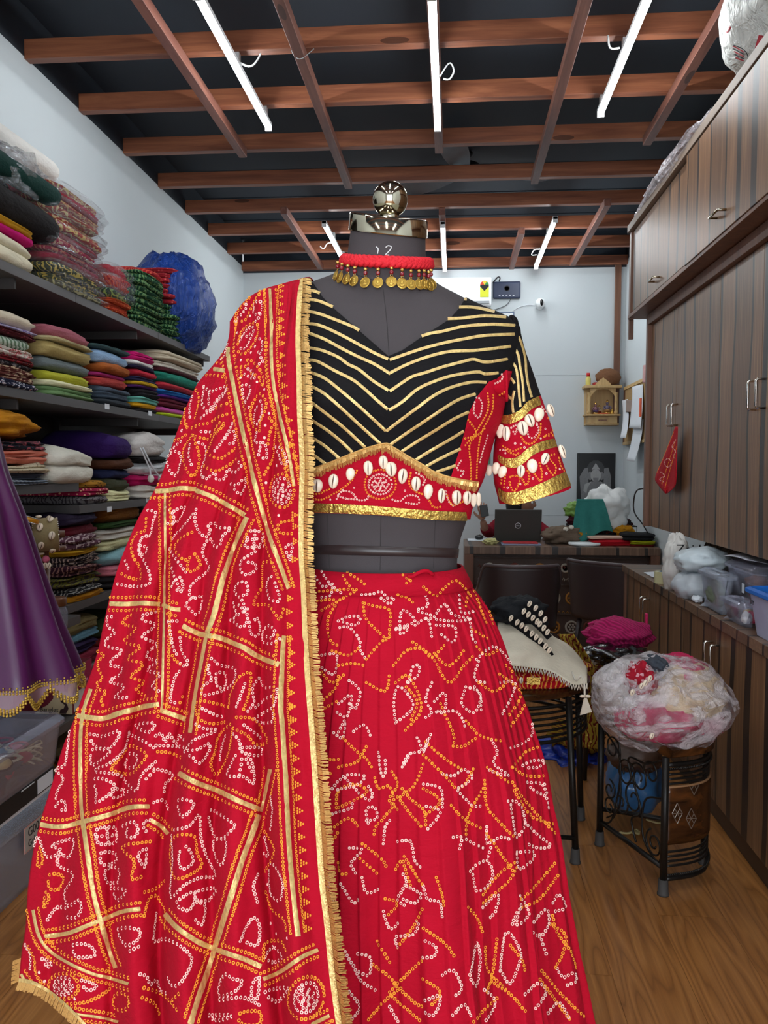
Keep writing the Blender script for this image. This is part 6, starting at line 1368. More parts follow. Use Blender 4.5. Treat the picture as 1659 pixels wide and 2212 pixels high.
for k in range(3): G().lathe([(0.006, 0), (0.009, 0.002), (0.006, 0.004)], (-1.3642, 2.905+0.022*k, 0.583), 14, 'x').build('ring_print', M_dkp, o2)
text('lettering', 'Bangles', (-1.364, 2.925, 0.545), (PI/2, 0, PI/2), 0.022, M_mag, o2); text('lettering', 'Bangles', (-1.3638, 2.93, 0.525), (PI/2, 0, PI/2), 0.022, plain('pinkink', (226, 150, 180), .6), o2)
# ================================================================== BACK WALL
def WB(x0, x1, y0, y1, d0, d1):     # box on the back wall from pixel corners, depth d0..d1 out of the wall
    a, b = atY(x0, y1, BY-d1), atY(x1, y0, BY-d1); return B(a.x, b.x, BY-d1, BY-d0-0.001, a.z, b.z)
ac = thing('air_conditioner', atY(1000, 650, 7.2), 'white split air conditioner high on the back wall with star-rating sticker', 'air conditioner')
WB(925, 1062, 598, 662, 0, 0.2).build('body', M_white, ac, bevel=0.012)
a = atY(1062, 646, BY-0.21); B(a.x-0.52, a.x-0.02, BY-0.215, BY-0.195, a.z-0.035, a.z-0.015).build('air_outlet', plain('outlet_grey', (150, 156, 160), .5), ac)
s0 = atY(1037, 642, BY-0.201); s1 = atY(1056, 616, BY-0.201); B(s0.x, s1.x, BY-0.2035, BY-0.2005, s0.z, s1.z).build('rating_sticker', plain('sticker_yellow', (216, 220, 50), .6), ac)
cm = atY(1046.5, 616, BY-0.203); rr_ = (s1.x-s0.x)/2
for k, (c_, lo, hi) in enumerate((((60, 140, 60), 0, 60), ((230, 200, 60), 60, 120), ((210, 60, 40), 120, 180))):
    g = G(); g.add([(cm.x, BY-0.204, cm.z)]+[(cm.x+rr_*math.cos(math.radians(lo+i*15)), BY-0.204, cm.z+rr_*math.sin(math.radians(lo+i*15))) for i in range(5)], [(0, i+1, i+2) for i in range(4)]); g.build('rating_dial', plain('dial%d' % k, c_, .6), ac)
g = G(); g.add([(cm.x-rr_, BY-0.2045, cm.z-0.012), (cm.x+rr_, BY-0.2045, cm.z-0.012), (cm.x, BY-0.2045, cm.z-0.05)], [(0, 1, 2)]); B(cm.x-rr_, cm.x+rr_, BY-0.2045, BY-0.2035, cm.z-0.014, cm.z+0.004).build('rating_bar', M_ink, ac); g.build('rating_arrow', M_ink, ac)
M_navy = plain('navy_plastic', (44, 54, 80), .4)
rt = thing('wifi_router', atY(1095, 645, 7.36), 'dark navy router with round logo mounted beside the air conditioner', 'router')
WB(1065, 1125, 607, 645, 0, 0.035).build('body', M_navy, rt, bevel=0.012)
rc = atY(1095, 623, BY-0.036); G().lathe([(0.024, 0), (0.024, -0.002), (0.018, -0.002), (0.018, 0)], (rc.x, BY-0.0355, rc.z), 28, 'y').build('logo_ring', M_ink, rt)
for k in range(5): B(rc.x-0.07+k*0.03, rc.x-0.055+k*0.03, BY-0.0365, BY-0.035, rc.z-0.062, rc.z-0.059).build('status_light', M_paper, rt)
wire([atY(1078, 608, 7.38), atY(1080, 600, 7.37), atY(1075, 599, 7.38), atY(1064, 612, 7.38)], 0.006, 'black cable curling above the router', M_ink)
wire([atY(1104, 645, 7.385), atY(1092, 660, 7.385), atY(1060, 672, 7.385)], 0.004, 'grey cable sagging under the router', plain('cable_grey', (110, 116, 120), .5))
sc_ = thing('security_camera', atY(1167, 668, 7.33), 'small round white camera with black lens on back wall', 'camera')
cc_ = atY(1167.5, 655, 7.34); G().ball(cc_, 0.043, 24).build('ball_body', M_white, sc_, smooth=True)
G().ball(cc_+Vector((0.006, -0.022, 0.0)), 0.030, 20, (.62, 1, 1.0)).build('lens', plain('lens_black', (8, 8, 10), .1), sc_, smooth=True)
G().lathe([(0.02, 0), (0.032, 0.02)], (cc_.x, cc_.y+0.035, cc_.z-0.02), 18, 'y').build('mount', M_white, sc_, smooth=True)
wire([atY(1156, 660, 7.39), atY(1140, 659, 7.39), atY(1120, 664, 7.39), atY(1105, 674, 7.39)], 0.003, 'thin white cable running left from the round camera', M_paper)
sb = thing('switch_board', atY(1100, 692, 7.38), 'white switch plate with blue edge showing over the blouse shoulder', 'switch')
WB(1080, 1111, 674, 706, 0, 0.014).build('frame', plain('blue_edge', (70, 96, 130), .5), sb); WB(1082, 1109, 676, 704, 0.014, 0.019).build('plate', M_white, sb)
for k in range(3): WB(1085+k*8, 1091+k*8, 682, 694, 0.019, 0.024).build('switch', M_paper, sb)
# shrine
M_pine = wood_mat('pale_wood', (176, 142, 92), (210, 180, 128), 2, .5, False)
P0, P1 = atY(1266, 918, BY-0.13), atY(1338, 835, BY-0.13)
shx0, shx1, shz0 = P0.x, P1.x, P0.z; sw = shx1-shx0
sn = thing('wall_shrine', ((shx0+shx1)/2, 7.33, shz0), 'small pale wooden wall temple with arch and drawer on back wall', 'shrine')
shz1 = P1.z
B(shx0, shx1, BY-0.012, BY-0.001, shz0, shz1).build('back_board', M_pine, sn)
B(shx0, shx1, BY-0.14, BY-0.012, shz0, shz0+0.012).build('bottom_board', M_pine, sn)
B(shx0+0.012, shx1-0.012, BY-0.13, BY-0.014, shz0+0.013, shz0+0.075).build('drawer', M_pine, sn, bevel=0.002)
dh = G().box((shx0+shx1)/2-0.035, (shx0+shx1)/2+0.035, BY-0.136, BY-0.1305, shz0+0.036, shz0+0.046).build('drawer_slot', M_trim, sn)
B(shx0-0.012, shx1+0.012, BY-0.15, BY-0.012, shz0+0.077, shz0+0.092).build('shelf_board', M_pine, sn, bevel=0.002)
for sx in (shx0+0.024, shx1-0.024):
    G().lathe([(0.016, 0), (0.018, 0.02), (0.010, 0.035), (0.014, 0.07), (0.009, 0.10), (0.014, 0.13), (0.009, 0.16), (0.017, 0.18), (0.017, shz1-shz0-0.092-0.05)], (sx, BY-0.12, shz0+0.092), 14).build('pillar', M_pine, sn, smooth=True)
    B(sx-0.005-(0.018 if sx < (shx0+shx1)/2 else -0.008), sx+0.005-(0.008 if sx < (shx0+shx1)/2 else -0.018), BY-0.10, BY-0.013, shz0+0.092, shz1-0.045).build('side_board', M_pine, sn)
g = G(); n_ = 24; arch = []      # scalloped arch board
for i in range(n_+1):
    u = i/n_; x = shx0+0.03+(sw-0.06)*u; zt_ = shz1-0.10+0.085*math.sin(PI*u)**0.7*1.0+0.006*abs(math.sin(6*PI*u)); arch.append((x, min(zt_, shz1-0.022)))
vs_ = []
for yy in (BY-0.128, BY-0.116):
    vs_ += [(a[0], yy, a[1]) for a in arch]+[(a[0], yy, shz1-0.012) for a in arch]
m_ = n_+1; fs_ = []
for o_ in (0, 2*m_):
    fs_ += [(o_+i, o_+i+1, o_+m_+i+1, o_+m_+i) for i in range(n_)]
fs_ += [(i, i+1, 2*m_+i+1, 2*m_+i) for i in range(n_)]
g.add(vs_, fs_).build('arch_board', M_pine, sn)
B(shx0-0.02, shx1+0.02, BY-0.15, BY-0.001, shz1-0.012, shz1+0.012).build('cornice', M_pine, sn, bevel=0.003)
g = G(); top = [(shx0+0.07+(sw-0.14)*i/14, shz1+0.012+0.062*(1-abs(i/7-1))**0.75+0.004*(i % 2)) for i in range(15)]
vs_ = [(a[0], y_, a[1]) for y_ in (BY-0.14, BY-0.12) for a in top]+[(a[0], y_, shz1+0.010) for y_ in (BY-0.14, BY-0.12) for a in top]
g.add(vs_, [(i, i+1, 30+i+1, 30+i) for i in range(14)]+[(15+i, 16+i, 45+i+1, 45+i) for i in range(14)]+[(i, i+1, 16+i, 15+i) for i in range(14)]).build('crest', M_pine, sn)
def idol(x, y, z, h, c1, c2, lab):
    o = thing('idol', (x, y, z), lab, 'figurine', None)
    G().lathe([(h*.28, 0), (h*.3, h*.08), (h*.26, h*.14)], (x, y, z), 16).build('pedestal', M_goldbead, o, smooth=True)
    G().ball((x, y, z+h*.26), h*.24, 14, (1, .7, .5)).build('crossed_legs', c2, o, smooth=True)
    G().lathe([(h*.1, 0), (h*.15, h*.12), (h*.17, h*.26), (h*.06, h*.36)], (x, y, z+h*.26), 14).build('torso', c1, o, smooth=True)
    for s_ in (-1, 1): G().tube([(x+s_*h*.15, y, z+h*.55), (x+s_*h*.26, y-h*.05, z+h*.42), (x+s_*h*.17, y-h*.16, z+h*.32)], h*.045, 8).build('arm', c1, o, smooth=True)
    G().ball((x, y, z+h*.72), h*.105, 12).build('head', c1, o, smooth=True)
    G().lathe([(h*.1, 0), (h*.09, h*.06), (h*.02, h*.2)], (x, y, z+h*.78), 12).build('crown', M_goldbead, o, smooth=True)
zi = shz0+0.0925
idol(shx0+0.085, BY-0.08, zi, 0.11, plain('idol_pink', (150, 110, 120), .5), plain('idol_violet', (80, 60, 110), .5), 'small violet seated idol at left inside wall temple')
idol(shx0+0.12, BY-0.055, zi, 0.085, plain('idol_ivory', (190, 170, 140), .5), plain('idol_red', (140, 40, 30), .5), 'tiny red idol behind the violet one in temple')
idol(shx1-0.09, BY-0.08, zi, 0.13, plain('idol_blue', (110, 100, 120), .5), plain('idol_gold', (150, 110, 60), .5), 'taller bluish idol at right inside wall temple')
tag(G().lathe([(0.02, 0), (0.012, 0.012), (0.006, 0.03), (0.009, 0.045)], (shx1-0.05, BY-0.1, zi), 14).build('prayer_bell', M_coin, smooth=True), 'brass bell at right edge of the temple floor', 'bell')
tag(B(shx0+0.12, shx0+0.19, BY-0.12, BY-0.07, zi, zi+0.012).build('flower_offering', plain('marigold', (206, 80, 40), .8), bevel=0.005), 'red-orange flower offering on the temple floor', 'flowers')
blob('straw_bundle', 'round brown coir bundle lying on top of the wall temple', 'basket', None, plain('coir', (120, 80, 52), .9, var=.3, scale=120, bump=.6), (shx1-0.085, BY-0.075, shz1+0.085), (0.105, 0.06, 0.075), amp=.08, freq=3)
bo = thing('bottle', (shx0+0.02, BY-0.08, shz1+0.012), 'tiny yellow bottle with red cap on top of the temple', 'bottle')
G().lathe([(0.02, 0), (0.022, 0.01), (0.022, 0.06), (0.012, 0.08)], (shx0+0.02, BY-0.08, shz1+0.0125), 14).build('bottle_body', plain('oil_yellow', (220, 206, 110), .2), bo, smooth=True); G().lathe([(0.015, 0), (0.015, 0.03)], (shx0+0.02, BY-0.08, shz1+0.0925), 12).build('cap', plain('red_cap', (200, 30, 30), .4), bo, smooth=True)
tag(B(shx0+0.06, shx0+0.14, BY-0.11, BY-0.05, shz1+0.0125, shz1+0.04).build('red_packet', plain('redp', (170, 36, 34), .6), bevel=.006), 'small red packet beside the yellow bottle on the temple', 'packet')
# framed picture of a carved deity (a flat print in greys)
fr = thing('framed_picture', atY(1287, 1110, 7.38), 'black framed grey picture of a carved seated statue on back wall', 'picture')
WB(1245, 1330, 979, 1150, 0, 0.03).build('frame', M_blackpl, fr, bevel=0.003)
f0, f1 = atY(1247, 1148, BY-0.0305), atY(1328, 982, BY-0.0305)
B(f0.x, f1.x, BY-0.0315, BY-0.0302, f0.z, f1.z).build('print', plain('print_black', (22, 22, 24), .3), fr)
gm1, gm2, gm3 = plain('print_grey', (120, 120, 122), .5, var=.25, scale=60), plain('print_light', (160, 160, 160), .5, var=.2, scale=80), plain('print_dark', (60, 60, 62), .5)
def fl2(pts, mat, nm, d):          # flat shape on the print, points in picture pixels
    g = G(); q = [atY(p[0], p[1], BY-0.032-d) for p in pts]; g.add([(a.x, BY-0.032-d, a.z) for a in q], [tuple(range(len(q)))]); g.build(nm, mat, fr)
E2 = lambda cx, cy, rx, ry, n=20: [(cx+rx*math.cos(2*PI*k/n)*(1+.06*(k % 2)), cy+ry*math.sin(2*PI*k/n)*(1+.06*(k % 2))) for k in range(n)]
fl2(E2(1287, 1013, 18, 18, 24), gm3, 'halo', .0002); fl2([(1256,1090),(1252,1030),(1262,1012),(1270,1010),(1272,1060),(1270,1100)], gm1, 'left_column', .0004); fl2([(1304,1100),(1303,1060),(1305,1012),(1314,1010),(1320,1030),(1317,1090)], gm1, 'right_column', .0004)
fl2(E2(1287, 1027, 11, 13), gm2, 'statue_head', .0006); fl2([(1281,1032),(1293,1032),(1291,1050),(1296,1066),(1290,1070),(1284,1052)], gm1, 'statue_trunk', .0008); fl2(E2(1287, 1055, 18, 16), gm1, 'statue_belly', .0005)
for s_ in (-1, 1): fl2([(1287+s_*9, 1040), (1287+s_*24, 1046), (1287+s_*27, 1060), (1287+s_*20, 1066), (1287+s_*18, 1054)], gm2, 'statue_arm', .0007); fl2(E2(1287+s_*12, 1028, 6, 9, 12), gm1, 'statue_ear', .0005)
fl2([(1262,1078),(1287,1068),(1312,1078),(1310,1100),(1264,1100)], gm1, 'statue_legs', .0006); fl2([(1278,1014),(1287,1000),(1296,1014)], gm2, 'statue_crown', .0007)
gcl = G(); gcl.sheet(lambda u, v: (lerp(atY(1030, 0, 7.38).x, atY(1069, 0, 7.38).x, u)+0.0, 7.385-0.008*math.sin(u*9)-0.003, lerp(atY(1, 930, 7.38).z, atY(1, 1004+6*math.sin(u*4), 7.38).z, v)), 14, 8, .002)
tag(gcl.build('green_cloth', c((92, 130, 108))), 'sage green cloth hung on back wall behind the sleeve', 'cloth')
# notice board on the right wall
nb = thing('notice_board', (RX-.02, 6.9, 1.55), 'cork notice board with wooden frame on right wall beyond the wardrobe', 'notice board')
n0, n1 = 7.28, 6.2; za, zb_ = 1.53, 2.02
B(RX-0.022, RX-0.001, n1, n0, za, zb_).build('cork', plain('cork', (170, 138, 92), .9, var=.2, scale=90), nb)
for a in ((n0-0.03, n0, za, zb_), (n1, n1+.03, za, zb_)): B(RX-0.03, RX-0.001, *a).build('frame_side', M_trim, nb)
for a in ((n1, n0, zb_-.025, zb_), (n1, n0, za, za+.025)): B(RX-0.031, RX-0.001, *a).build('frame_rail', M_pine, nb)
def sheetX(lab, p4, curl=0.03, mat=M_paper, nm='paper_sheet', cat='paper', grp='papers pinned on the notice board'):
    q = [atX(p[0], p[1], RX-0.045) for p in p4]
    def f(u, v):
        t_ = q[0].lerp(q[1], u); b_ = q[3].lerp(q[2], u); p = t_.lerp(b_, v); return (RX-0.036-curl*(v**2)-0.006*math.sin(u*5), p.y, p.z)
    return tag(G().sheet(f, 8, 10, .001).build(nm, mat, smooth=True), lab, cat, grp)
sheetX('printed white sheet curling off the middle of the notice board', [(1363, 836), (1384, 830), (1388, 925), (1364, 925)])
sheetX('narrow white strip of paper hanging left on the notice board', [(1341, 866), (1352, 862), (1364, 946), (1353, 946)], .06)
sheetX('long lower white sheet hanging below the notice board', [(1366, 910), (1386, 905), (1380, 998), (1364, 994)], .05)
sheetX('brownish note behind the white strip on the notice board', [(1350, 864), (1360, 864), (1362, 890), (1352, 890)], .01, plain('brown_note', (150, 130, 120), .8))
sheetX('pink picture card above the notice board corner', [(1386, 790), (1399, 786), (1399, 828), (1385, 826)], .0, plain('pink_card', (206, 160, 158), .7, var=.3, scale=30))
q = atX(1384, 880, RX-0.06); tag(B(q.x-.008, q.x+.004, q.y-.02, q.y+.02, q.z-.07, q.z+.07).build('orange_marker', plain('orange_pl', (240, 100, 60), .5), bevel=.003), 'orange marker clipped to the notice board', 'marker')
# wire from the wardrobe side to the desk
wire([(1.10, 4.702, atY(1393, 1055, 4.72).z), atY(1378, 1058, 4.85), atY(1369, 1082, 5.2), atY(1371, 1108, 5.6), atY(1388, 1132, 6.0), atY(1400, 1152, 6.2)], 0.0045, 'black cable looping down beside the wardrobe end', M_blackpl, 'power_cable', 'cable')
# red cloth hanging from a wardrobe handle
hx = atX(1462, 925, 1.03)
def hc(u, v):
    L = tab([(0, 1459, 1464), (.45, 1434, 1462), (.78, 1415, 1461), (.9, 1425, 1457), (1, 1437, 1441)], v); y = lerp(922, 1066, v)
    p = atX(lerp(L[0], L[1], u), y, 1.035-0.006*math.sin(u*7)*v); return p
g = G().sheet(hc, 12, 26, .002); rc_ = tag(g.build('hanging_cloth', c((176, 20, 34)), smooth=True), 'red printed cloth hanging from a chrome wardrobe handle', 'cloth')
bvH = BVHTree.FromPolygons([Vector(p) for p in g.v], g.f); gs = {'w': G(), 'y': G()}
kk = dict(size=2.4, step=3.2, jit=.1)
for L in ([(1455,935),(1420,1020)], [(1460,950),(1430,1045)], [(1462,965),(1437,1052)]): dotrow(gs, bvH, 'y', L, **kk)
dotrow(gs, bvH, 'w', [(1443+7*math.cos(t_), 1000+9*math.sin(t_)) for t_ in [k*PI/5 for k in range(10)]], True, **kk); dotrow(gs, bvH, 'w', [(1460,950),(1452,965),(1460,975),(1455,985),(1460,992)], **kk); dotrow(gs, bvH, 'w', [(1428,1020),(1436,1028),(1425,1035),(1436,1042)], **kk)
for c_ in gs: tag(gs[c_].build('dot_print', M_dw if c_ == 'w' else M_dy, rc_), kind='stuff')

# ================================================================== DESK
D0, D1, DY, DZ = 0.085, 1.458, 5.98, 0.77
M_carve = plain('carved_wood', (62, 40, 30), .45, var=.2, scale=30, bump=.4, bscale=60)
dk_ = thing('desk', (.77, 6.25, 0), 'brown counter desk with carved ethnic front panel before the back wall', 'desk')
B(D0, D1, DY, 6.62, DZ-0.055, DZ).build('top', M_lamdesk, dk_, bevel=.002)
for x in (D0, D1-.065): B(x, x+.065, DY+.004, 6.6, 0, DZ-0.056).build('side_panel', M_trim, dk_)
B(D0+.066, D1-.066, DY+.05, DY+.07, 0.02, DZ-0.056).build('carved_panel', M_carve, dk_)
for z in (DZ-0.075, 0.50, 0.29): B(D0+.066, D1-.066, DY+.035, DY+.049, z-.012, z+.0).build('carved_rail', M_carve, dk_, bevel=.003)
M_ros = plain('rosette_white', (170, 160, 146), .6, var=.2); M_rosy = plain('rosette_ochre', (170, 112, 36), .6, var=.2); M_rosr = plain('rosette_rust', (110, 46, 30), .6)
r0 = None
for row, z in enumerate((0.40, 0.19)):
    for k in range(10):
        x = D0+.13+k*.128; m_ = (M_ros, M_rosy, M_ros, M_rosr)[(k+row) % 4]
        G().lathe([(0.034, 0), (0.034, -0.006), (0.042, -0.008), (0.048, -0.004), (0.048, 0)], (x, DY+.05, z), 20, 'y', caps=False).build('rosette_ring', m_, dk_, smooth=True)
        g = G()
        for a in range(6): g.ball((x+.02*math.cos(a*PI/3), DY+.046, z+.02*math.sin(a*PI/3)), .0085, 8, (1, .5, 1))
        g.ball((x, DY+.044, z), .008, 8, (1, .6, 1)); tag(g.build('rosette_flower', m_, dk_, smooth=True), kind='stuff')
for row, z in enumerate((0.62, 0.53, 0.29)):
    g = G()
    for k in range(40):
        x = D0+.10+k*.030; g.tube([(x, DY+.046, z), (x+.009, DY+.044, z+.016), (x+.018, DY+.046, z+.002), (x+.012, DY+.046, z-.008)], .0035, 5)
    tag(g.build('carved_scrolls', (M_rosr, M_ros, M_rosy)[row], dk_, smooth=True), kind='stuff')
for k in range(7):
    x = D0+.18+k*.18; G().lathe([(0.02, 0), (0.03, -0.004), (0.036, 0)], (x, DY+.05, 0.615), 14, 'y').build('carved_disc', (M_ros, M_rosr, M_rosy)[k % 3], dk_, smooth=True)
def onZ(x, y, z): return atZ(x, y, z)
# laptop
lp = thing('laptop', (.49, 6.45, DZ), 'dark grey laptop seen from behind with round logo on its lid', 'laptop')
M_lap = plain('laptop_grey', (66, 64, 60), .5, var=.05)
B(.318, .668, 6.42, 6.66, DZ+.0008, DZ+.018).build('base', M_lap, lp, bevel=.003)
g = G(); ax_, az_ = Vector((.176, 0, 0)), Vector((0, -.028, .118)); n_ = Vector((0, -.0035, -.0008)); cen = Vector((.493, 6.385, DZ+.13)); g.obox(cen, ax_, az_, n_); g.build('lid', M_lap, lp, bevel=.004)
dn = Vector((0, -.0045, -.001)); lc = cen+dn*1.05+Vector((.0, 0, -.005))
G().tube([lc+ax_.normalized()*.021*math.cos(a)+az_.normalized()*.021*math.sin(a) for a in [2*PI*k/28 for k in range(29)]], .0022, 6, False).build('logo_ring', M_paper, lp, smooth=True)
text('lettering', 'DELL', lc+Vector((0, -.0006, -.0045)), (math.radians(77), 0, 0), .0135, M_paper, lp, align='CENTER')
mo = thing('mouse', (.20, 6.56, DZ), 'small dark computer mouse on a white pad', 'mouse')
blob('shell', None, None, None, M_blackpl, (.205, 6.53, DZ+.021), (.033, .05, .02), amp=.03, par=mo); G().tube([(.205, 6.56, DZ+.035), (.205, 6.53, DZ+.0415)], .004, 8).build('wheel', M_nickel, mo, smooth=True)
tag(B(.115, .285, 6.42, 6.62, DZ+.0005, DZ+.004).build('mouse_pad', M_paper), 'thin white pad under the mouse on the desk', 'pad')
tag(B(.355, .64, 6.07, 6.24, DZ+.0008, DZ+.008).build('magazine', plain('mag_blue', (130, 140, 170), .4), bevel=.001), 'bluish magazine lowest in front of the laptop', 'magazine')
tag(B(.37, .62, 6.12, 6.27, DZ+.009, DZ+.016).build('magazine', plain('mag_red', (190, 40, 50), .4, var=.4, scale=14), bevel=.001), 'red covered magazine on top of the bluish one', 'magazine')
blob('cloth_scrap', 'cream and yellow scrap bag left of the magazines', 'cloth', None, c((206, 200, 140)), (.275, 6.13, DZ+.022), (.05, .04, .024), amp=.5, freq=2.5, seed=4)
blob('knitted_cloth', 'crumpled brown knitted cloth beside the laptop', 'cloth', None, plain('brown_knit', (112, 94, 78), .95, var=.25, scale=220, bump=.6, bscale=250), (.82, 6.28, DZ+.062), (.155, .10, .07), amp=.35, freq=2.0, seed=3, ridge=.06)
tr = tag(G().lathe([(0.0, 0), (.105, 0), (.118, .01), (.115, .022), (.0, .024)], (.955, 6.14, DZ+.0008), 30).build('white_dish', M_white, smooth=True), 'flat white round dish on the desk front edge', 'dish')
bk = thing('wire_basket', (1.12, 6.42, DZ), 'black wire basket under the heaped clothes on desk', 'basket')
for z in (DZ+.004, DZ+.07, DZ+.13): G().tube([(.88, 6.3, z), (1.36, 6.3, z), (1.36, 6.58, z), (.88, 6.58, z), (.88, 6.3, z)], .004, 6).build('rail', M_blackpl, bk)
for k in range(9):
    for yy in (6.3, 6.58): G().tube([(.88+k*.06, yy, DZ+.002), (.88+k*.06, yy, DZ+.13)], .0022, 5).build('bar', M_blackpl, bk)
for k in range(4): G().tube([(.88, 6.33+k*.07, DZ+.002), (.88, 6.33+k*.07, DZ+.13)], .0022, 5).build('bar', M_blackpl, bk)
blob('heaped_clothes', 'dark mixed clothes filling the wire basket', 'cloth', None, c((44, 40, 42), 'print', (90, 30, 40), (120, 90, 30), 14), (1.11, 6.44, DZ+.12), (.22, .12, .12), amp=.3, seed=9)
blob('green_cloth', 'glossy lime green cloth hanging over the basket left side', 'cloth', None, plain('lime_satin', (120, 160, 70), .3), (.93, 6.38, DZ+.245), (.085, .06, .06), amp=.45, freq=2, seed=11, ridge=.1, flat=False)
blob('wine_cloth', 'wine red cloth under the lime one at basket edge', 'cloth', None, c((70, 20, 30)), (.95, 6.36, DZ+.17), (.085, .07, .045), amp=.4, seed=12, flat=False)
def teal(u, v):
    x0_, x1_ = lerp(1246, 1234, v), lerp(1302, 1324, v**.8); a = atY(lerp(x0_, x1_, u), lerp(1078, 1158+12*math.sin(u*5+.5), v), 6.26-0.05*v+.012*math.sin(u*16)*v)
    return a
tag(G().sheet(teal, 30, 24, .003).build('teal_cloth', c((52, 124, 116)), smooth=True), 'teal cloth draped down over the basket front', 'cloth')
blobpx('white_bag', 'crumpled white plastic-like cloth bag topping the heap on desk', 'bag', None, plain('white_cotton', (226, 226, 224), .6, var=.05, bump=.8, bscale=14), 1263, 1357, 1052, 1140, 6.40, .13, amp=.34, freq=1.5, ridge=.05, seed=21, flat=False)
for k, (x, y, l_) in enumerate(((1222, 1143, 'left'), (1234, 1139, 'right'))): tag(G().ball(atY(x, y, 6.2), .02, 12, (1, 1, .8)).build('cotton_ball', c((222, 214, 200))), '%s white pompom ball on the brown knit' % l_, 'pompom')
blob('mustard_cloth', 'mustard scrap between knit and teal cloth', 'cloth', None, c((176, 118, 24)), (.955, 6.25, DZ+.075), (.045, .04, .035), amp=.3, flat=False)
blob('mustard_cloth', 'mustard cloth right of the teal drape', 'cloth', None, c((190, 130, 20)), (1.26, 6.27, DZ+.10), (.07, .04, .04), amp=.3, flat=False, seed=4)
folded('folded_fabric', 'red folded cloth lying under the heap on the desk', 'fabric', 'folded clothes on the desk', c((178, 18, 32)), 1.0, 1.30, 6.10, 6.28, DZ+.001, .045, 2, .1, seed=3)
folded('folded_fabric', 'blush cloth over the red folded cloth', 'fabric', 'folded clothes on the desk', c((216, 180, 160)), .98, 1.29, 6.12, 6.285, DZ+.046, .022, 1, .1, seed=6)
folded('folded_fabric', 'dark red cloth strip right end of the desk', 'fabric', 'folded clothes on the desk', c((120, 26, 24)), 1.26, 1.45, 6.09, 6.28, DZ+.001, .014, 1, 0, seed=7)
folded('folded_fabric', 'lime yellow folded cloth at the desk right end', 'fabric', 'folded clothes on the desk', c((160, 160, 20)), 1.27, 1.45, 6.08, 6.28, DZ+.015, .028, 2, 0, seed=8)
folded('folded_fabric', 'black folded cloth topping the pile at desk right end', 'fabric', 'folded clothes on the desk', c((30, 30, 32)), 1.22, 1.45, 6.08, 6.28, DZ+.043, .055, 2, -.05, seed=9)

# ------------------------------------------------------------------ the woman at the desk
M_skin = plain('skin', (150, 106, 84), .55, var=.05); M_hair = plain('black_hair', (22, 18, 18), .5, var=.2, scale=200); M_kurta = c((124, 18, 36))
pp = Vector((.52, 6.92, 0))
person = thing('person', (pp.x, pp.y, 0), 'person in maroon top with dark hair sitting behind the laptop, facing right', 'person')
def skin(name, pts, edges, rad, mat, par, sub=2):
    me = bpy.data.meshes.new(name); me.from_pydata([tuple(Vector(p)-Vector(pts[0])) for p in pts], edges, []); me.materials.append(mat)
    o = bpy.data.objects.new(name, me); link(o, par, Vector(pts[0])); m_ = o.modifiers.new('skin', 'SKIN'); m_.use_smooth_shade = True
    lay = me.skin_vertices[0] if me.skin_vertices else None
    if lay is None:
        bm_ = bmesh.new(); bm_.from_mesh(me); bm_.verts.layers.skin.verify(); bm_.to_mesh(me); bm_.free(); lay = me.skin_vertices[0]
    for i, r in enumerate(rad): lay.data[i].radius = (r, r) if not hasattr(r, '__len__') else r
    lay.data[0].use_root = True
    s_ = o.modifiers.new('sub', 'SUBSURF'); s_.levels = sub; s_.render_levels = sub; return o
X, Yp = pp.x, pp.y
bp_ = [(X, Yp, .50), (X, Yp-.01, .62), (X, Yp-.02, .76), (X, Yp-.02, .87), (X+.005, Yp-.02, .93), (X+.012, Yp-.025, .985),
       (X-.13, Yp-.02, .885), (X-.23, Yp-.10, .80), (X-.27, Yp-.26, .86), (X-.285, Yp-.30, .92),
       (X+.13, Yp-.02, .885), (X+.215, Yp-.10, .82), (X+.27, Yp-.26, .80), (X+.34, Yp-.34, .80),
       (X-.10, Yp-.02, .46), (X-.11, Yp-.20, .47), (X-.11, Yp-.22, .25), (X-.11, Yp-.20, .06), (X-.11, Yp-.28, .04),
       (X+.10, Yp-.02, .46), (X+.11, Yp-.20, .47), (X+.11, Yp-.22, .25), (X+.11, Yp-.20, .06), (X+.11, Yp-.28, .04)]
be = [(0,1),(1,2),(2,3),(3,4),(4,5),(3,6),(6,7),(7,8),(8,9),(3,10),(10,11),(11,12),(12,13),(0,14),(14,15),(15,16),(16,17),(17,18),(0,19),(19,20),(20,21),(21,22),(22,23)]
br = [(.14,.10),(.12,.09),(.13,.09),(.12,.075),.05,.048,.05,.042,.032,.026,.05,.042,.032,.026,.08,.07,.05,.035,.03,.08,.07,.05,.035,.03]
skin('body', bp_, be, br, M_skin, person)
kr = [((a[0]+.014, a[1]+.014) if hasattr(a, '__len__') else a+.013) for a in br]
kidx = [0,1,2,3,6,7,8,10,11,12]; mp_ = {k: i for i, k in enumerate(kidx)}
skin('kurta', [bp_[k] for k in kidx]+[(X, Yp-.02, .915)], [(mp_[a], mp_[b]) for a, b in be if a in mp_ and b in mp_]+[(mp_[3], len(kidx))], [kr[k] for k in kidx]+[.062], M_kurta, person)
tidx = [14,15,16,17,19,20,21,22]; mt_ = {k: i+1 for i, k in enumerate(tidx)}
skin('trousers', [bp_[0]]+[bp_[k] for k in tidx], [(0, mt_[14]), (0, mt_[19])]+[(mt_[a], mt_[b]) for a, b in be if a in mt_ and b in mt_], [(.15, .11)]+[kr[k] for k in tidx], c((40, 36, 44)), person)
hc_ = Vector((X+.05, Yp-.035, 1.055)); fd = Vector((.93, -.36, -.12)).normalized(); sd_ = fd.cross(Vector((0, 0, 1))).normalized(); ud = sd_.cross(fd)
rings = []
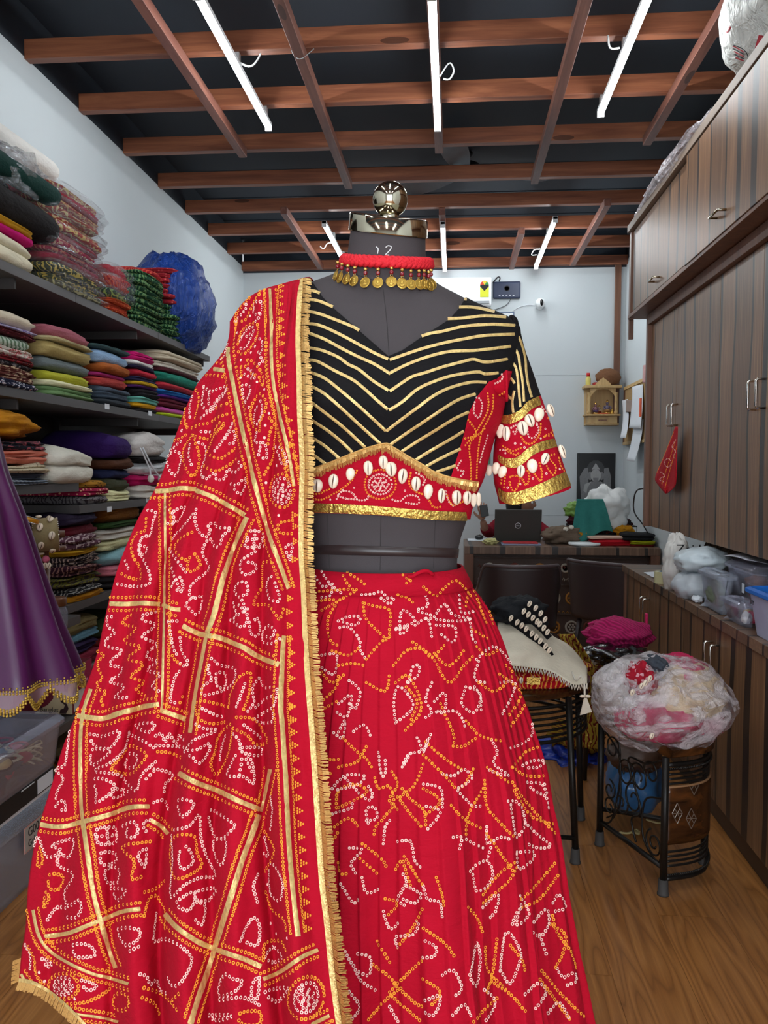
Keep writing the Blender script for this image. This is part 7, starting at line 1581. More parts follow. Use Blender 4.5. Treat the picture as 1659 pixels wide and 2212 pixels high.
for i in range(33):
    t_ = -PI/2+PI*i/32; ring = []
    for j in range(40):
        a = 2*PI*j/40; d = Vector((math.cos(t_)*math.cos(a), math.cos(t_)*math.sin(a), math.sin(t_)))   # x forward, y side, z up
        fx, sy_, uz = .098*d.x, .074*d.y, .118*d.z
        if d.x > 0:
            k = d.x
            fx += k*(.020*math.exp(-((uz+.012)/.016)**2-(sy_/.011)**2)) + k*.006*math.exp(-((uz+.095)/.02)**2) + k*.006*math.exp(-((uz+.052)/.010)**2-(sy_/.02)**2)
            fx -= k*.007*math.exp(-((uz-.008)/.012)**2-((abs(sy_)-.03)/.014)**2)+ k*.003*math.exp(-((uz+.043)/.005)**2)
            if uz < -.03: sy_ *= 1-.25*sstep(.03, .11, -uz); 
        else:
            if uz < -.05: fx *= 1-.35*sstep(.05, .11, -uz)
        ring.append(hc_+fd*fx+sd_*sy_+ud*uz)
    rings.append(ring)
hd = G().rings(rings).build('head', M_skin, person, smooth=True)
for s_ in (-1, 1):
    e = hc_+fd*.086+sd_*(.030*s_)+ud*.008; G().ball(e, .011, 12).build('eye', M_white, hd, smooth=True); G().ball(e+fd*.006, .0065, 10).build('iris', M_ink, hd, smooth=True)
    G().tube([e+ud*.022-sd_*.014*s_+fd*.006, e+ud*.026+fd*.007, e+ud*.021+sd_*.016*s_], .0022, 6).build('eyebrow', M_hair, hd, smooth=True)
    G().ball(hc_+sd_*(.074*s_)-fd*.008-ud*.004, .022, 12, (.6, .6, 1.3)).build('ear', M_skin, hd, smooth=True)
G().tube([hc_+fd*.090-sd_*.02-ud*.053, hc_+fd*.097-ud*.051, hc_+fd*.090+sd_*.02-ud*.053], .0032, 8).build('lips', plain('lips', (130, 66, 64), .5), hd, smooth=True)
rings = []
for i in range(25):
    t_ = -PI/2+PI*i/24; ring = []
    for j in range(36):
        a = 2*PI*j/36; d = Vector((math.cos(t_)*math.cos(a), math.cos(t_)*math.sin(a), math.sin(t_)))
        f_ = -.028+.098*d.x; f_ = min(f_, .052 if d.z > .3 else .012+.03*max(0, d.z)); k = 1+.03*math.sin(a*14)
        low = 1.45 if d.z < 0 and d.x < .2 else 1.0
        ring.append(hc_+fd*f_*1.15+sd_*.086*d.y*k+ud*(.012+.125*d.z*low))
    rings.append(ring)
G().rings(rings).build('hair', M_hair, person, smooth=True)
def hand(wr, dirv, nrm, sc_, par, curl=.5, mir=1):
    dirv = dirv.normalized(); nrm = (nrm-dirv*nrm.dot(dirv)).normalized(); sdv = dirv.cross(nrm)*mir
    pts = [wr, wr+dirv*.03*sc_, wr+dirv*.075*sc_]; ed = [(0, 1), (1, 2)]; rd = [.021*sc_, (.030*sc_, .016*sc_), (.034*sc_, .013*sc_)]
    for k, (o_, L) in enumerate(((-.030, .068), (-.010, .078), (.010, .073), (.029, .058))):
        b = len(pts); p = wr+dirv*.082*sc_+sdv*o_*sc_; a_ = 0.15; prev = 1 if False else 2
        for s_ in range(4):
            pts.append(p.copy()); rd.append((.0092-.0010*s_)*sc_); ed.append((prev, b+s_)); prev = b+s_
            a_ += curl*(.5 if s_ else .35); p = p+(dirv*math.cos(a_)-nrm*math.sin(a_))*(L/3*sc_)
    b = len(pts); p = wr+dirv*.03*sc_-sdv*.034*sc_; prev = 1; dv = (dirv*.6-sdv*.75-nrm*.25).normalized()
    for s_ in range(3):
        pts.append(p.copy()); rd.append((.0115-.001*s_)*sc_); ed.append((prev, b+s_)); prev = b+s_; p = p+dv*.028*sc_; dv = (dv+dirv*.5-nrm*.25).normalized()
    return skin('hand', pts, ed, rd, M_skin, par, 2)
hand(Vector(bp_[9]), Vector((-.05, -.1, 1)), Vector((-.1, -1, 0)), 1.0, person, .75)
hand(Vector(bp_[13]), Vector((.8, -.6, -.25)), Vector((0, 0, 1)), 1.0, person, .35, -1)
ph = Vector(bp_[9])+Vector((0.01, -.032, .075)); tag(G().obox(ph, Vector((.03, 0, .006)), Vector((0, .004, 0)), Vector((-.008, 0, .045))).build('phone', M_blackpl, bevel=.003), 'black phone held in the raised hand of the seated person', 'phone')
st_ = thing('seat_stool', (X, Yp, 0), 'dark stool under the person behind the desk', 'stool')
G().lathe([(.17, 0), (.18, .02), (.17, .045)], (X, Yp, .335), 24).build('seat', M_blackpl, st_, smooth=True)
for k in range(4): a = PI/4+k*PI/2; G().tube([(X+.12*math.cos(a), Yp+.12*math.sin(a), .335), (X+.17*math.cos(a), Yp+.17*math.sin(a), 0)], .012, 8).build('leg', M_iron, st_, smooth=True)

# ------------------------------------------------------------------ two dark tub chairs in front of the desk
M_chair = plain('dark_brown_plastic', (52, 38, 38), .42, var=.06); M_rim = plain('chair_rim', (84, 70, 72), .35)
def tub_chair(cx, cy, rot, label, zt, wdt=.235, flip=1):
    o = thing('tub_chair', (cx, cy, 0), label, 'chair', 'dark tub chairs facing the desk')
    def W(p): cr_, sr_ = math.cos(rot), math.sin(rot); return Vector((cx+p[0]*cr_-p[1]*sr_, cy+p[0]*sr_+p[1]*cr_, p[2]))
    def top(u): k = abs(u-.5)*2; return lerp(zt, .60, sstep(.42, .78, k))
    def sh_(u, v):
        a = math.radians(-90+(u-.5)*250*1.0); e = .75; cc, ss = math.cos(a), math.sin(a)
        zz = lerp(.40, top(u), v); r = 1+.10*v
        return W((wdt*r*math.copysign(abs(cc)**e, cc), .22*r*math.copysign(abs(ss)**e, ss)*1.0, zz))
    G().sheet(sh_, 60, 14, .008).build('backrest', M_chair, o, smooth=True)
    G().tube([sh_(i/60, 1.0) for i in range(61)], .011, 8).build('rim', M_rim, o, smooth=True)
    G().rings([[W((r_*.93*wdt/.235*math.copysign(abs(math.cos(a))**.6, math.cos(a)), r_*.93*math.copysign(abs(math.sin(a))**.6, math.sin(a)), z)) for a in [2*PI*k/32 for k in range(32)]] for r_, z in ((.20, .385), (.225, .395), (.225, .42), (.20, .43))]).build('seat', M_chair, o, smooth=True)
    for sx in (-1, 1):
        for sy_ in (-1, 1): G().tube([W((sx*.17, sy_*.16, .385)), W((sx*.21, sy_*.20, 0))], [.016, .012], 8).build('leg', M_chair, o, smooth=True)
    return o
tub_chair(.385, 4.95, 0.06, 'dark brown plastic tub chair, left one before the desk', .775, .215)
tub_chair(1.03, 5.30, -0.65, 'dark brown plastic tub chair, right one half behind the low cupboards', .755, .27)

# ================================================================== IRON AND WOOD STOOLS
M_stoolwood = wood_mat('lacquered_brown', (34, 18, 9), (104, 60, 28), 0, .22, False)
def spiral(c_, ex, ez, r, turns, a0, sgn=1, n=36): return [c_+(ex*math.cos(a0+sgn*2*PI*turns*i/n)+ez*math.sin(a0+sgn*2*PI*turns*i/n))*r*(1-.75*i/n) for i in range(n+1)]
def foot(par, x, y): G().lathe([(.0185, 0), (.0185, .006), (.0165, .008), (.0145, .05), (.013, .05)], (x, y, 0), 18).build('rubber_foot', M_rubber, par, smooth=True)
rs = thing('accent_stool', (.68, 2.8, 0), 'quarter-round black iron stool with scrollwork and carved wooden side', 'stool')
LF, FR, RG = Vector((.523, 2.926, 0)), Vector((.660, 2.592, 0)), Vector((.848, 2.816, 0)); SZ = .435
for q in (LF, FR, RG):
    G().tube([q+Vector((0, 0, .045)), q+Vector((0, 0, SZ))], .0115, 12).build('leg', M_iron, rs, smooth=True); foot(rs, q.x, q.y)
rad_ = (FR-LF).length; a1 = math.atan2((FR-LF).y, (FR-LF).x); a2 = math.atan2((RG-LF).y, (RG-LF).x)
mid_ = (FR+RG)/2; outv = (mid_-LF).normalized()
def arc(t_, z, off=0):
    p = FR.lerp(RG, t_); return Vector((p.x, p.y, z))+outv*(.06*math.sin(PI*t_)+off)
def pie(z, off): return [arc(i/16, z, off) for i in range(17)]+[RG.lerp(LF, .5)+Vector((0, 0, z))-(FR-LF).normalized()*off, LF+Vector((0, 0, z))-outv*off*1.3, LF.lerp(FR, .5)+Vector((0, 0, z))-(RG-LF).normalized()*off]
G().rings([pie(SZ, .012), pie(SZ+.004, .018), pie(SZ+.026, .02), pie(SZ+.032, .012)]).build('seat', M_stoolwood, rs, smooth=True, auto=.6)
for a, b, z in ((LF, FR, .085), (LF, RG, .13)): G().tube([a+Vector((0, 0, z)), b+Vector((0, 0, z))], .0085, 8).build('stretcher', M_iron, rs, smooth=True)
for z, w_ in ((.05, .008), (.09, .004), (.105, .004), (.12, .004), (.135, .004), (.41, .008), (.395, .004), (.38, .004), (.365, .004), (.35, .004), (.335, .004)):
    G().tube([arc(i/14, z) for i in range(15)], [w_]*15, 8).build('curved_bar', M_iron, rs, smooth=True)
g = G().sheet(lambda u, v: arc(u, lerp(.16, .34, v), .004), 20, 10, .008); g.build('carved_side', M_stoolwood, rs, smooth=True)
bvP = BVHTree.FromPolygons([Vector(p) for p in g.v], g.f)
G().tube([arc(i/14, .341, .005) for i in range(15)], .004, 8).build('cane_edge', plain('cane', (150, 110, 76), .5), rs, smooth=True)
for z in (.065, .40): 
    g2 = G()
    for i in range(46): g2.ball(arc(i/45, z, .008), .0042, 6)
    tag(g2.build('twisted_edge', M_nickel if False else M_iron, rs, smooth=True), kind='stuff')
M_lead = plain('scratched_silver', (140, 130, 120), .3, .6)
for (cx_, cy_) in ((1499, 1695), (1463, 1757), (1493, 1768)):
    g2 = G()
    for L in ([(cx_-11, cy_), (cx_, cy_-22), (cx_+11, cy_), (cx_, cy_+22), (cx_-11, cy_)], [(cx_-6, cy_-11), (cx_+6, cy_+11)], [(cx_+6, cy_-11), (cx_-6, cy_+11)], [(cx_-11, cy_), (cx_+11, cy_)]):
        for a, b in zip(L[:-1], L[1:]): ribbon(g2, bvP, [a, b], 1.6, .0008, 3)
    if g2.v: g2.build('carved_leaf', M_lead, rs)
ex = (FR-LF).normalized(); ez = Vector((0, 0, 1))
def pl(u, z): return LF.lerp(FR, u)+Vector((0, 0, z))
for c_, r_, tn, a0, sg in ((pl(.16, .16), .040, 1.4, -1.2, 1), (pl(.16, .22), .036, 1.3, 1.6, -1), (pl(.42, .31), .05, 1.5, .5, 1), (pl(.62, .32), .05, 1.5, 2.6, -1), (pl(.55, .24), .055, 1.3, 1.2, 1), (pl(.86, .14), .045, 1.6, 2.0, 1), (pl(.80, .36), .04, 1.4, 3.4, -1), (pl(.2, .37), .045, 1.4, -.3, 1), (pl(.35, .20), .04, 1.2, .2, -1)):
    G().tube(spiral(c_, ex, ez, r_, tn, a0, sg), .0032, 6).build('scroll', M_iron, rs, smooth=True)
for P_ in ([(.04, .42), (.30, .36), (.32, .26), (.20, .12), (.04, .09)], [(.96, .42), (.72, .38), (.45, .36), (.66, .22), (.52, .17), (.60, .10)], [(.30, .42), (.33, .30), (.32, .18), (.10, .11)], [(.97, .30), (.72, .26), (.70, .14), (.92, .09), (.99, .16)]):
    G().tube(smoothpts([pl(*p) for p in P_], .01), .0034, 6).build('scroll', M_iron, rs, smooth=True)
# left stool
ls = thing('accent_stool', (.17, 3.05, 0), 'round black iron stool with wooden seat behind the red skirt', 'stool')
sx, sy_, RX_, RY_, LZ = .17, 3.06, .33, .30, .545
G().rings([[(sx+(RX_+o_)*math.cos(a), sy_+(RY_+o_)*math.sin(a), z) for a in [2*PI*k/48 for k in range(48)]] for o_, z in ((-.01, LZ), (0, LZ+.005), (.002, LZ+.022), (-.012, LZ+.03))]).build('seat', M_stoolwood, ls, smooth=True, auto=.6)
for a in (-48, 15, 120, 200):
    t_ = math.radians(a); b = Vector((sx+(RX_-.02)*math.cos(t_), sy_+(RY_-.02)*math.sin(t_), 0)); f = Vector((.418, 2.782, 0)) if a == -48 else b+Vector((.02*math.cos(t_), .02*math.sin(t_), 0))
    G().tube([f+Vector((0, 0, .045)), Vector((b.x+(.02 if a == -48 else 0), b.y, LZ))], .0115, 12).build('leg', M_iron, ls, smooth=True); foot(ls, f.x, f.y)
for k, z in enumerate((.52, .50, .48, .46, .44, .42, .40)):
    G().tube([(sx+(RX_-.012)*math.cos(a), sy_+(RY_-.012)*math.sin(a), z-.0) for a in [2*PI*j/60 for j in range(61)]], .0065 if k in (0, 6) else .0045, 6, False).build('apron_bar', M_iron, ls, smooth=True)
G().tube([(.418, 2.782, .085), (.10, 2.80, .085)], .008, 8).build('stretcher', M_iron, ls, smooth=True)
sg2 = thing('accent_stool', (.70, 3.65, 0), 'dim iron stool behind, carrying the magenta knit pile', 'stool')
G().lathe([(.2, 0), (.215, .01), (.21, .03)], (.70, 3.68, .36), 30).build('seat', M_stoolwood, sg2, smooth=True)
for k in range(4): t_ = PI/4+k*PI/2; G().tube([(.70+.17*math.cos(t_), 3.68+.17*math.sin(t_), .36), (.70+.19*math.cos(t_), 3.68+.19*math.sin(t_), 0)], .011, 8).build('leg', M_iron, sg2, smooth=True)
# things on the left stool
ZL = LZ+.031
rf = folded('folded_fabric', 'red tie-dye folded cloth with gold band on the round stool', 'fabric', None, c((176, 14, 30), 'swirl', (226, 150, 60), (236, 190, 170), 34), .05, .40, 2.80, 3.02, ZL, .060, 2, .15, seed=4)
q = atY(1152, 1470, 2.80); G().box(q.x-.022, q.x+.022, 2.792, 2.797, q.z-.012, q.z+.012).build('gold_patch', M_gotaband, rf); shell_geo(q+Vector((-.04, -.002, 0)), Vector((0, -1, 0)), Vector((0, 0, 1)), .022, .014).build('cowrie', [M_shell, M_slit], rf, smooth=True)
def wht(u, v):
    X_ = lerp(1075, 1268, u); top_ = tab([(0, 1330), (.35, 1325), (.6, 1372), (.8, 1395), (1, 1440)], u)[0]; bot = tab([(0, 1436), (.3, 1440), (.6, 1450), (.85, 1478), (1, 1476)], u)[0]
    v2 = v; D = lerp(3.14, 2.79, v2**.7)+.012*math.sin(u*9+v*4)-.05*math.sin(PI*v)*.5+.02*nz(u*4, v*4, 0, 6)
    return atY(X_, lerp(top_, bot, v), D)
wc = tag(G().sheet(wht, 44, 34, .004).build('white_garment', c((232, 222, 200)), smooth=True), 'cream garment with crochet hem spread over the round stool', 'garment')
g = G()
for i in range(34):
    u = i/33; a = wht(u, 1.0); b = wht(min(1, u+.5/33), 1.0)+Vector((0, -.002, -.018)); cq = wht(min(1, u+1/33), 1.0); g.tube([a, b, cq], .0018, 5)
tag(g.build('crochet_hem', c((236, 228, 210)), wc), kind='stuff')
blobpx('black_garment', 'black cloth cap-like garment lying on the cream one', 'garment', None, c((32, 34, 38)), 1062, 1175, 1288, 1352, 3.08, .11, amp=.3, freq=2, seed=14, flat=False)
for k, (P_, nsh, lab) in enumerate((([(1128, 1322), (1150, 1338), (1172, 1358), (1188, 1376)], 7, 'upper black strap sewn with cowrie shells'), ([(1100, 1337), (1128, 1356), (1158, 1380), (1186, 1408), (1192, 1418)], 9, 'lower black strap sewn with cowrie shells over cream cloth'), ([(1140, 1306), (1162, 1322), (1182, 1350)], 4, 'short black strap with few cowries behind the others'))):
    sp = smoothpts([(p[0], p[1], 0) for p in P_], 4); so = thing('cowrie_strap', atY(P_[0][0], P_[0][1], 2.9), lab, 'strap', 'cowrie straps on the cream garment')
    pts = [atY(p.x, p.y+3, 2.905-.02*(i/len(sp))) for i, p in enumerate(sp)]
    g = G(); prev = None
    for i, p in enumerate(pts):
        t_ = (pts[min(i+1, len(pts)-1)]-pts[max(i-1, 0)]).normalized(); n_ = Vector((0, -1, .2)); s_ = t_.cross(n_).normalized()*.011; cur = [p-s_+Vector((0, .004, 0)), p-s_, p+s_, p+s_+Vector((0, .004, 0))]
        if prev: g.add(prev+cur, [(0,1,5,4), (1,2,6,5), (2,3,7,6), (3,0,4,7)])
        prev = cur
    g.build('band', c((16, 14, 16)), so)
    for j in range(nsh):
        p = pts[int((j+.5)/nsh*(len(pts)-1))]; shell_geo(p+Vector((0, -.007, .012)), Vector((0, -1, .3)), Vector((.5, 0, 1)), .024, .0145).build('cowrie', [M_shell, M_slit], so, smooth=True)
ts = thing('tassel', atY(1262, 1540, 2.72), 'cream cord tassel with flat tag hanging off the stool edge', 'tassel')
G().tube(smoothpts([atY(1236, 1452, 2.80), atY(1244, 1470, 2.74), atY(1256, 1460, 2.73), atY(1262, 1478, 2.72), atY(1263, 1503, 2.72)], .006), .0032, 8).build('cord', c((232, 224, 208)), ts, smooth=True)
for s_ in (-1, 1): G().ball(atY(1264+s_*6, 1504, 2.72), .008, 10, (1.2, .8, .6)).build('shell_bead', M_shell, ts, smooth=True)
a_, b_, c_, d_ = atY(1262, 1508, 2.72), atY(1268, 1508, 2.72), atY(1279, 1538, 2.715), atY(1253, 1545, 2.715)
g = G(); g.add([a_, b_, c_, d_]+[p+Vector((0, .006, 0)) for p in (a_, b_, c_, d_)], [(0,1,2,3), (7,6,5,4), (0,4,5,1), (1,5,6,2), (2,6,7,3), (3,7,4,0)]); g.build('tag', c((228, 216, 196)), ts)
# yellow print cloth hanging behind
def yel(u, v):
    L = tab([(0, 1205, 1240), (.3, 1245, 1285), (.55, 1262, 1292), (1, 1215, 1300)], v); p = atY(lerp(L[0], L[1], u), lerp(1370, 1618-8*(1-u), v), 3.42-.02*math.sin(u*8)); return p
tag(G().sheet(yel, 16, 30, .004).build('printed_cloth', c((170, 140, 50), 'swirl', (110, 30, 24), (210, 180, 90), 18), smooth=True), 'yellow and maroon printed cloth hanging down behind the round stool', 'cloth')
folded('folded_fabric', 'gold-bordered maroon cloth spread on the round stool back', 'fabric', None, c((120, 34, 26), 'swirl', (190, 150, 60), None, 30), .30, .50, 3.05, 3.26, ZL, .03, 2, .3, seed=8)
blobpx('printed_heap', 'red green and yellow printed clothes heap on the dim stool', 'cloth', None, c((120, 30, 26), 'print', (190, 160, 50), (40, 70, 50), 12), 1225, 1390, 1425, 1490, 3.68, .19, amp=.3, seed=5)
blobpx('black_packet', 'black cloth wrapped in crinkled clear film under the magenta knit', 'packet', None, plain('black_film', (22, 20, 24), .12, var=.2, bump=1.0, bscale=30, coat=1), 1258, 1394, 1388, 1440, 3.52, .12, amp=.35, freq=2.4, seed=6, flat=False)
o = blobpx('knitted_cloth', 'magenta ribbed knit garment topping the pile by the cupboards', 'garment', None, None or plain('magenta_knit', (186, 14, 96), .9, var=.1), 1262, 1402, 1336, 1402, 3.62, .12, amp=.25, freq=1.8, seed=7, flat=False)
t = NT('ribbed_magenta'); wv = t.n('ShaderNodeTexWave', bands_direction='DIAGONAL', i={'Vector': t.coord(), 'Scale': 26.0, 'Distortion': 1.5}); t.base(t.mix(wv.outputs['Fac'], srgb((150, 8, 74)), srgb((200, 24, 108)))); t.set(rough=.9); t.bump(wv.outputs['Fac'], .6, .006)
o.data.materials[0] = t.m
blobpx('white_scrap', 'small white cloth end beside the black packet', 'cloth', None, c((206, 200, 190)), 1250, 1292, 1405, 1436, 3.5, .05, amp=.3, seed=3, flat=False)
blobpx('blue_bag', 'royal blue plastic bag with yellow cloth on floor under the round stool', 'bag', None, plain('royal_blue_bag', (16, 50, 160), .3, bump=.8, bscale=16), 1165, 1305, 1595, 1652, 3.9, .2, amp=.4, freq=2.4, seed=8)
blobpx('yellow_cloth', 'yellow striped cloth spilling above the royal blue bag', 'cloth', None, c((150, 116, 30), 'stripes', (80, 20, 20), None, 14), 1190, 1300, 1560, 1622, 3.85, .12, amp=.35, seed=9, flat=False)
# the big plastic bundle on the quarter-round stool
bu = thing('plastic_bundle', (.70, 2.76, .47), 'big clear plastic bundle of pink and cream clothes on iron stool', 'bundle')
def part_blob(nm, mat, x0, x1, y0, y1, Y, ry, **k): 
    o = blobpx(nm, None, None, None, mat, x0, x1, y0, y1, Y, ry, par=bu, **k); return o
part_blob('cream_cloth', c((240, 214, 172)), 1385, 1560, 1430, 1560, 2.76, .125, amp=.2, seed=31, flat=False)
part_blob('pink_cloth', c((206, 40, 96)), 1330, 1510, 1495, 1600, 2.75, .14, amp=.2, seed=32, flat=False)
part_blob('pink_cloth', c((206, 36, 90)), 1420, 1520, 1418, 1470, 2.80, .12, amp=.3, seed=33, flat=False)
part_blob('red_cloth', c((180, 30, 50), 'print', (230, 170, 180), None, 14), 1350, 1420, 1430, 1500, 2.68, .07, amp=.3, seed=34, flat=False)
part_blob('white_cloth', c((244, 240, 236)), 1292, 1400, 1432, 1530, 2.80, .13, amp=.3, seed=35, flat=False)
part_blob('grey_cloth', c((70, 76, 86)), 1395, 1440, 1418, 1446, 2.70, .08, amp=.3, seed=36, flat=False)
part_blob('rose_cloth', c((214, 60, 110)), 1470, 1556, 1520, 1586, 2.79, .10, amp=.2, seed=37, flat=False)
for k, (x, y) in enumerate(((1386, 1482), (1394, 1476), (1404, 1466), (1366, 1496), (1408, 1590))): shell_geo(atY(x, y, 2.575), Vector((0, -1, 0)), Vector((.3, 0, 1)), .022, .014).build('cowrie', [M_shell, M_slit], bu, smooth=True)
part_blob('film', M_milky, 1280, 1576, 1410, 1616, 2.76, .21, amp=.10, freq=1.5, ridge=.03, seed=38, flat=True, nu=80, nv=50)
o = blobpx('plastic_bag', 'blue and brown plastic bag standing on floor under the scrolled stool', 'bag', None, plain('steel_blue_bag', (60, 120, 180), .3, var=.2, bump=.5, bscale=14, coat=.3), 1312, 1428, 1622, 1756, 3.12, .12, amp=.16, freq=2, seed=9, ridge=.04)
o2 = blobpx('brown_top', None, None, None, plain('brown_bag_top', (84, 56, 40), .5), 1312, 1424, 1606, 1660, 3.11, .125, amp=.16, freq=2, seed=9, par=o, flat=False)
for k, (P_, lab) in enumerate((([(1338, 1798), (1355, 1800), (1368, 1797), (1380, 1802), (1375, 1792), (1366, 1800), (1383, 1796)], 'cream thread scrap on the floor under the stool'), ([(1396, 1770), (1410, 1775), (1425, 1778), (1432, 1774), (1418, 1771)], 'second cream thread scrap under the stool rail'))):
    tag(G().tube(smoothpts([atZ(x, y, .006) for x, y in P_], .005), .004, 6).build('thread_scrap', c((214, 196, 140)), smooth=True), lab, 'scrap')
ky = thing('keys', atZ(1545, 1718, 0), 'shiny key bunch sticking out low on the cupboard', 'keys')
kp_ = Vector((.965, 3.36, .04))
for k in range(3): G().obox(kp_+Vector((-.012*k, .0, .003*k)), Vector((.017, 0, .003*k-.003)), Vector((0, .004, 0)), Vector((0, 0, .0015))).build('key', M_chrome, ky); G().ball(kp_+Vector((-.02-.012*k, 0, .003*k)), .005, 8).build('key_head', M_chrome, ky, smooth=True)
# ================================================================== THINGS ON THE LOW CUPBOARD
CT = .7808
tag(G().sheet(lambda u, v: (lerp(1.0, 1.17, u), lerp(4.45, 4.25, v)+.02*u, CT+.002+.004*math.sin(u*3)), 6, 6, .001).build('paper_sheet', M_paper), 'white paper sheet on the far end of the low cupboards', 'paper')
tp_ = thing('tape_roll', (1.015, 4.06, CT), 'thick roll of clear beige packing tape on the counter', 'tape')
G().lathe([(.032, 0), (.052, 0), (.052, .055), (.032, .055), (.032, 0)], (1.015, 4.06, CT), 36, caps=False).build('tape', plain('tape_beige', (206, 200, 156), .25), tp_, smooth=True, auto=.6); G().lathe([(.0315, .001), (.0315, .056), (.0285, .056), (.0285, .001), (.0315, .001)], (1.015, 4.06, CT), 30, caps=False).build('core', plain('tape_core', (60, 90, 130), .5), tp_, smooth=True)
wb_ = blobpx('plastic_bag', 'tall white printed plastic bag standing behind the tape roll', 'bag', None, plain('white_poly', (214, 210, 204), .35, bump=.9, bscale=12), 1432, 1492, 1160, 1282, 3.86, .07, amp=.25, freq=1.8, ridge=.06, seed=51)
text('lettering', 'Zeid', (.985, 3.765, .95), (PI/2, 0, .1), .06, M_ink, wb_); 
pk1 = blobpx('wrapped_package', 'grey plastic-wrapped package lower of two on the counter', 'package', None, plain('grey_poly', (184, 190, 196), .3, bump=.9, bscale=16), 1458, 1545, 1230, 1302, 3.62, .13, amp=.16, freq=2, ridge=.03, seed=52)
pk2 = blobpx('wrapped_package', 'white bluish package lying on the lower grey one', 'package', None, plain('bluish_poly', (206, 218, 224), .3, bump=.9, bscale=16), 1462, 1575, 1182, 1240, 3.62, .14, amp=.16, freq=2, ridge=.03, seed=53, flat=False)
kh = folded('brown_parcel', 'long brown printed parcel squeezed under the wardrobe', 'parcel', None, c((96, 80, 66), 'swirl', (60, 48, 40), None, 30), 1.22, 1.455, 3.3, 4.3, CT, .215, 1, 0, seed=54)
text('lettering', 'WITH YOU', (.99, 3.765, .925), (PI/2, 0, .1), .02, M_ink, wb_)
tag(G().sheet(lambda u, v: (lerp(1.06, 1.3, u), lerp(3.36, 3.1, v), .984+.012*math.sin(u*4+v*2)), 10, 8, .001).build('paper_sheet', plain('lilac_paper', (206, 206, 216), .7)), 'loose papers lying on top of the clear boxes', 'paper')
b1 = tub('frosted food box standing behind the clear boxes on counter', .975, 1.052, 3.15, 3.41, CT, CT+.155, .02, M_boxm)
b2 = tub('large clear lidded box with red clothes inside on the counter', 1.062, 1.42, 3.02, 3.36, CT, CT+.195, .025, M_box)
b3 = tub('small clear lidded box of trinkets at the counter edge', .972, 1.055, 2.90, 3.13, CT, CT+.085, .015, M_box)
for k, (cl, x, y, z, r) in enumerate((((120, 30, 50), 1.15, 3.11, CT+.06, .07), ((60, 50, 70), 1.29, 3.2, CT+.06, .07), ((150, 50, 60), 1.24, 3.10, CT+.11, .055), ((150, 90, 60), 1.14, 3.22, CT+.12, .04))): blob('cloth_bundle', ['maroon', 'slate', 'brick', 'tan'][k]+' cloth bundle inside the large clear box', 'cloth', None, c(cl), (x, y, z), (r, r, r*.6), amp=.3, seed=60+k, nu=28, nv=18, flat=False)
blob('cloth_bundle', 'green-grey cloth inside the frosted box', 'cloth', None, c((120, 130, 110)), (1.012, 3.28, CT+.065), (.027, .10, .05), amp=.2, seed=66, nu=28, nv=18)
for k, (cl, x, y) in enumerate((((220, 30, 80), 1.03, 2.95), ((210, 170, 90), 1.035, 3.0), ((90, 80, 84), 1.0, 3.05), ((226, 224, 226), 1.01, 2.94))): blob('trinket', ['pink', 'golden', 'grey', 'white'][k]+' trinket inside the small clear box', 'trinket', None, plain('trk%d' % k, cl, .3), (x, y, CT+.03), (.018, .02, .022), amp=.3, seed=70+k, nu=20, nv=12)
st2 = B(1.0605, 1.0615, 3.12, 3.145, CT+.09, CT+.125).build('price_sticker', M_paper, b2)
tb_ = thing('lidded_tub', (1.1, 2.5, CT), 'tall translucent tub with blue rim at the right edge', 'tub')
def rrect(x0, x1, y0, y1, z, r=.04):
    pts = []
    for (cx_, cy_, a0) in ((x1-r, y1-r, 0), (x0+r, y1-r, 90), (x0+r, y0+r, 180), (x1-r, y0+r, 270)):
        for k in range(6): t_ = math.radians(a0+k*18); pts.append((cx_+r*math.cos(t_), cy_+r*math.sin(t_), z))
    return pts
G().rings([rrect(.995, 1.24, 2.63, 2.83, CT+.0005), rrect(.978, 1.26, 2.60, 2.855, CT+.14), rrect(.981, 1.257, 2.603, 2.852, CT+.14), rrect(.998, 1.237, 2.633, 2.827, CT+.004)], caps=True).build('tub', plain('lilac_tub', (176, 178, 206), .35), tb_, smooth=True, auto=.7)
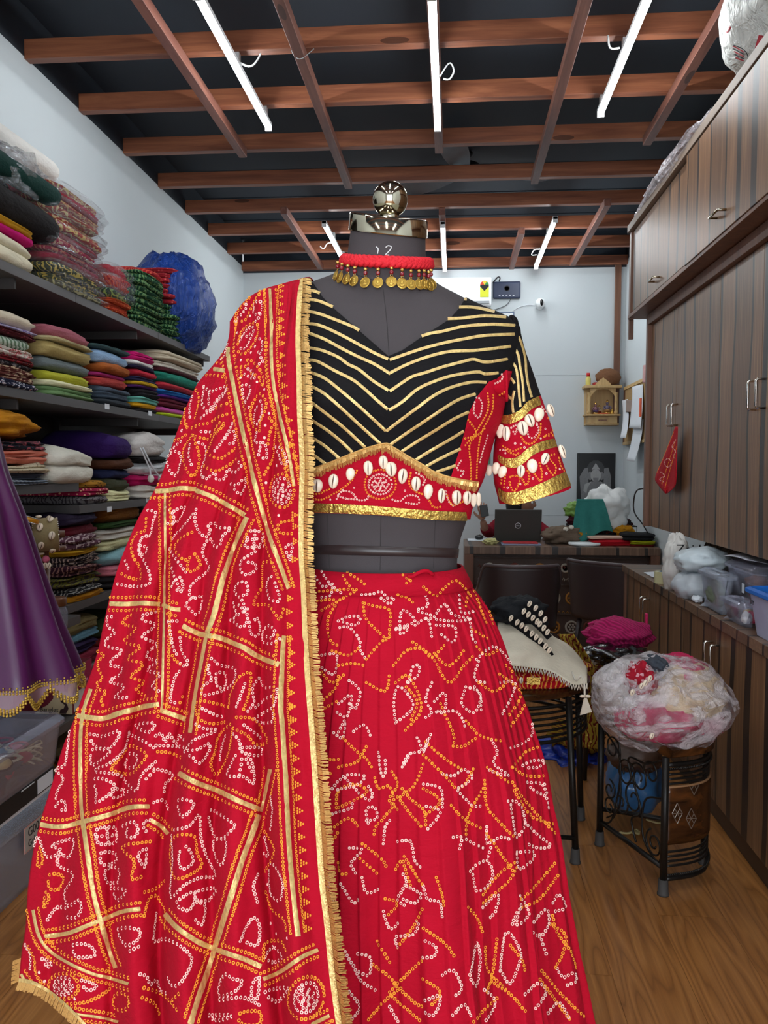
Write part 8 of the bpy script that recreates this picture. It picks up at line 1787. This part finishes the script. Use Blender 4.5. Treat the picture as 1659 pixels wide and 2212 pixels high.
G().rings([rrect(.970, 1.268, 2.594, 2.862, CT+.136), rrect(.966, 1.272, 2.59, 2.867, CT+.14), rrect(.966, 1.272, 2.59, 2.867, CT+.15), rrect(.98, 1.258, 2.604, 2.853, CT+.155), rrect(.99, 1.248, 2.614, 2.843, CT+.148)]).build('lid', plain('blue_lid', (20, 110, 210), .35), tb_, smooth=True, auto=.6)
text('lettering', 'DIY', (.9795, 2.82, CT+.10), (PI/2, 0, -PI/2), .02, M_ink, tb_)
G().lathe([(.02, 0), (.024, .01), (.015, .018)], (1.06, 2.80, CT+.1555), 16).build('knob', plain('red_lid', (200, 30, 40), .4), tb_, smooth=True)
tag(blob('tissue', None, None, None, M_paper, (.995, 3.47, CT+.014), (.02, .035, .013), amp=.5, freq=3, seed=80, nu=24, nv=14), 'crumpled white tissue at the counter edge', 'tissue')
# ================================================================== ON TOP OF THE UPPER CUPBOARD
ub = blobpx('plastic_bag', 'white plastic shopping bag with red print on top of cupboards', 'bag', None, poly_bag('white_carrier', (206, 206, 200), .3, (.8, .8, .25)), 1566, 1760, -60, 150, 3.1, .2, amp=.14, freq=1.6, ridge=.03, seed=91, flat=False)
bvU = BVHTree.FromObject(ub, bpy.context.evaluated_depsgraph_get()) if False else BVHTree.FromPolygons([v.co+WL[ub.name] for v in ub.data.vertices], [tuple(p.vertices) for p in ub.data.polygons])
M_redp = plain('red_print', (170, 30, 44), .4)
g = G(); ribbon(g, bvU, [(1571, 70), (1576, 62), (1579, 54)], 5, .002, 2); g.build('red_print', M_redp, ub)
for k in range(5):
    g = G(); ribbon(g, bvU, [(1583+k*1.5, 99+k*6), (1592+k, 103+k*6), (1608, 113+k*4.5)], 2.2, .002, 2)
    if g.v: g.build('stripe_print', M_ink if k % 2 else M_redp, ub)
g = G(); ribbon(g, bvU, [(1585, 97), (1600, 103), (1612, 113), (1616, 124)], 1.8, .0022, 2); g.build('ring_print', M_ink, ub)
g = G(); band(g, bvU, [(1640, 75), (1652, 78)], [(1630, 108), (1630.5, 109)], .002, 3, 3)
if g.v: g.build('red_wedge_print', M_redp, ub)
fb = blob('plastic_film', 'crumpled clear film strip lying over the upper cupboard edge', 'plastic', None, M_milky, (.985, 4.0, 2.69), (.05, .62, .035), amp=.35, freq=3, ridge=.1, seed=93, flat=False, nu=40, nv=60)
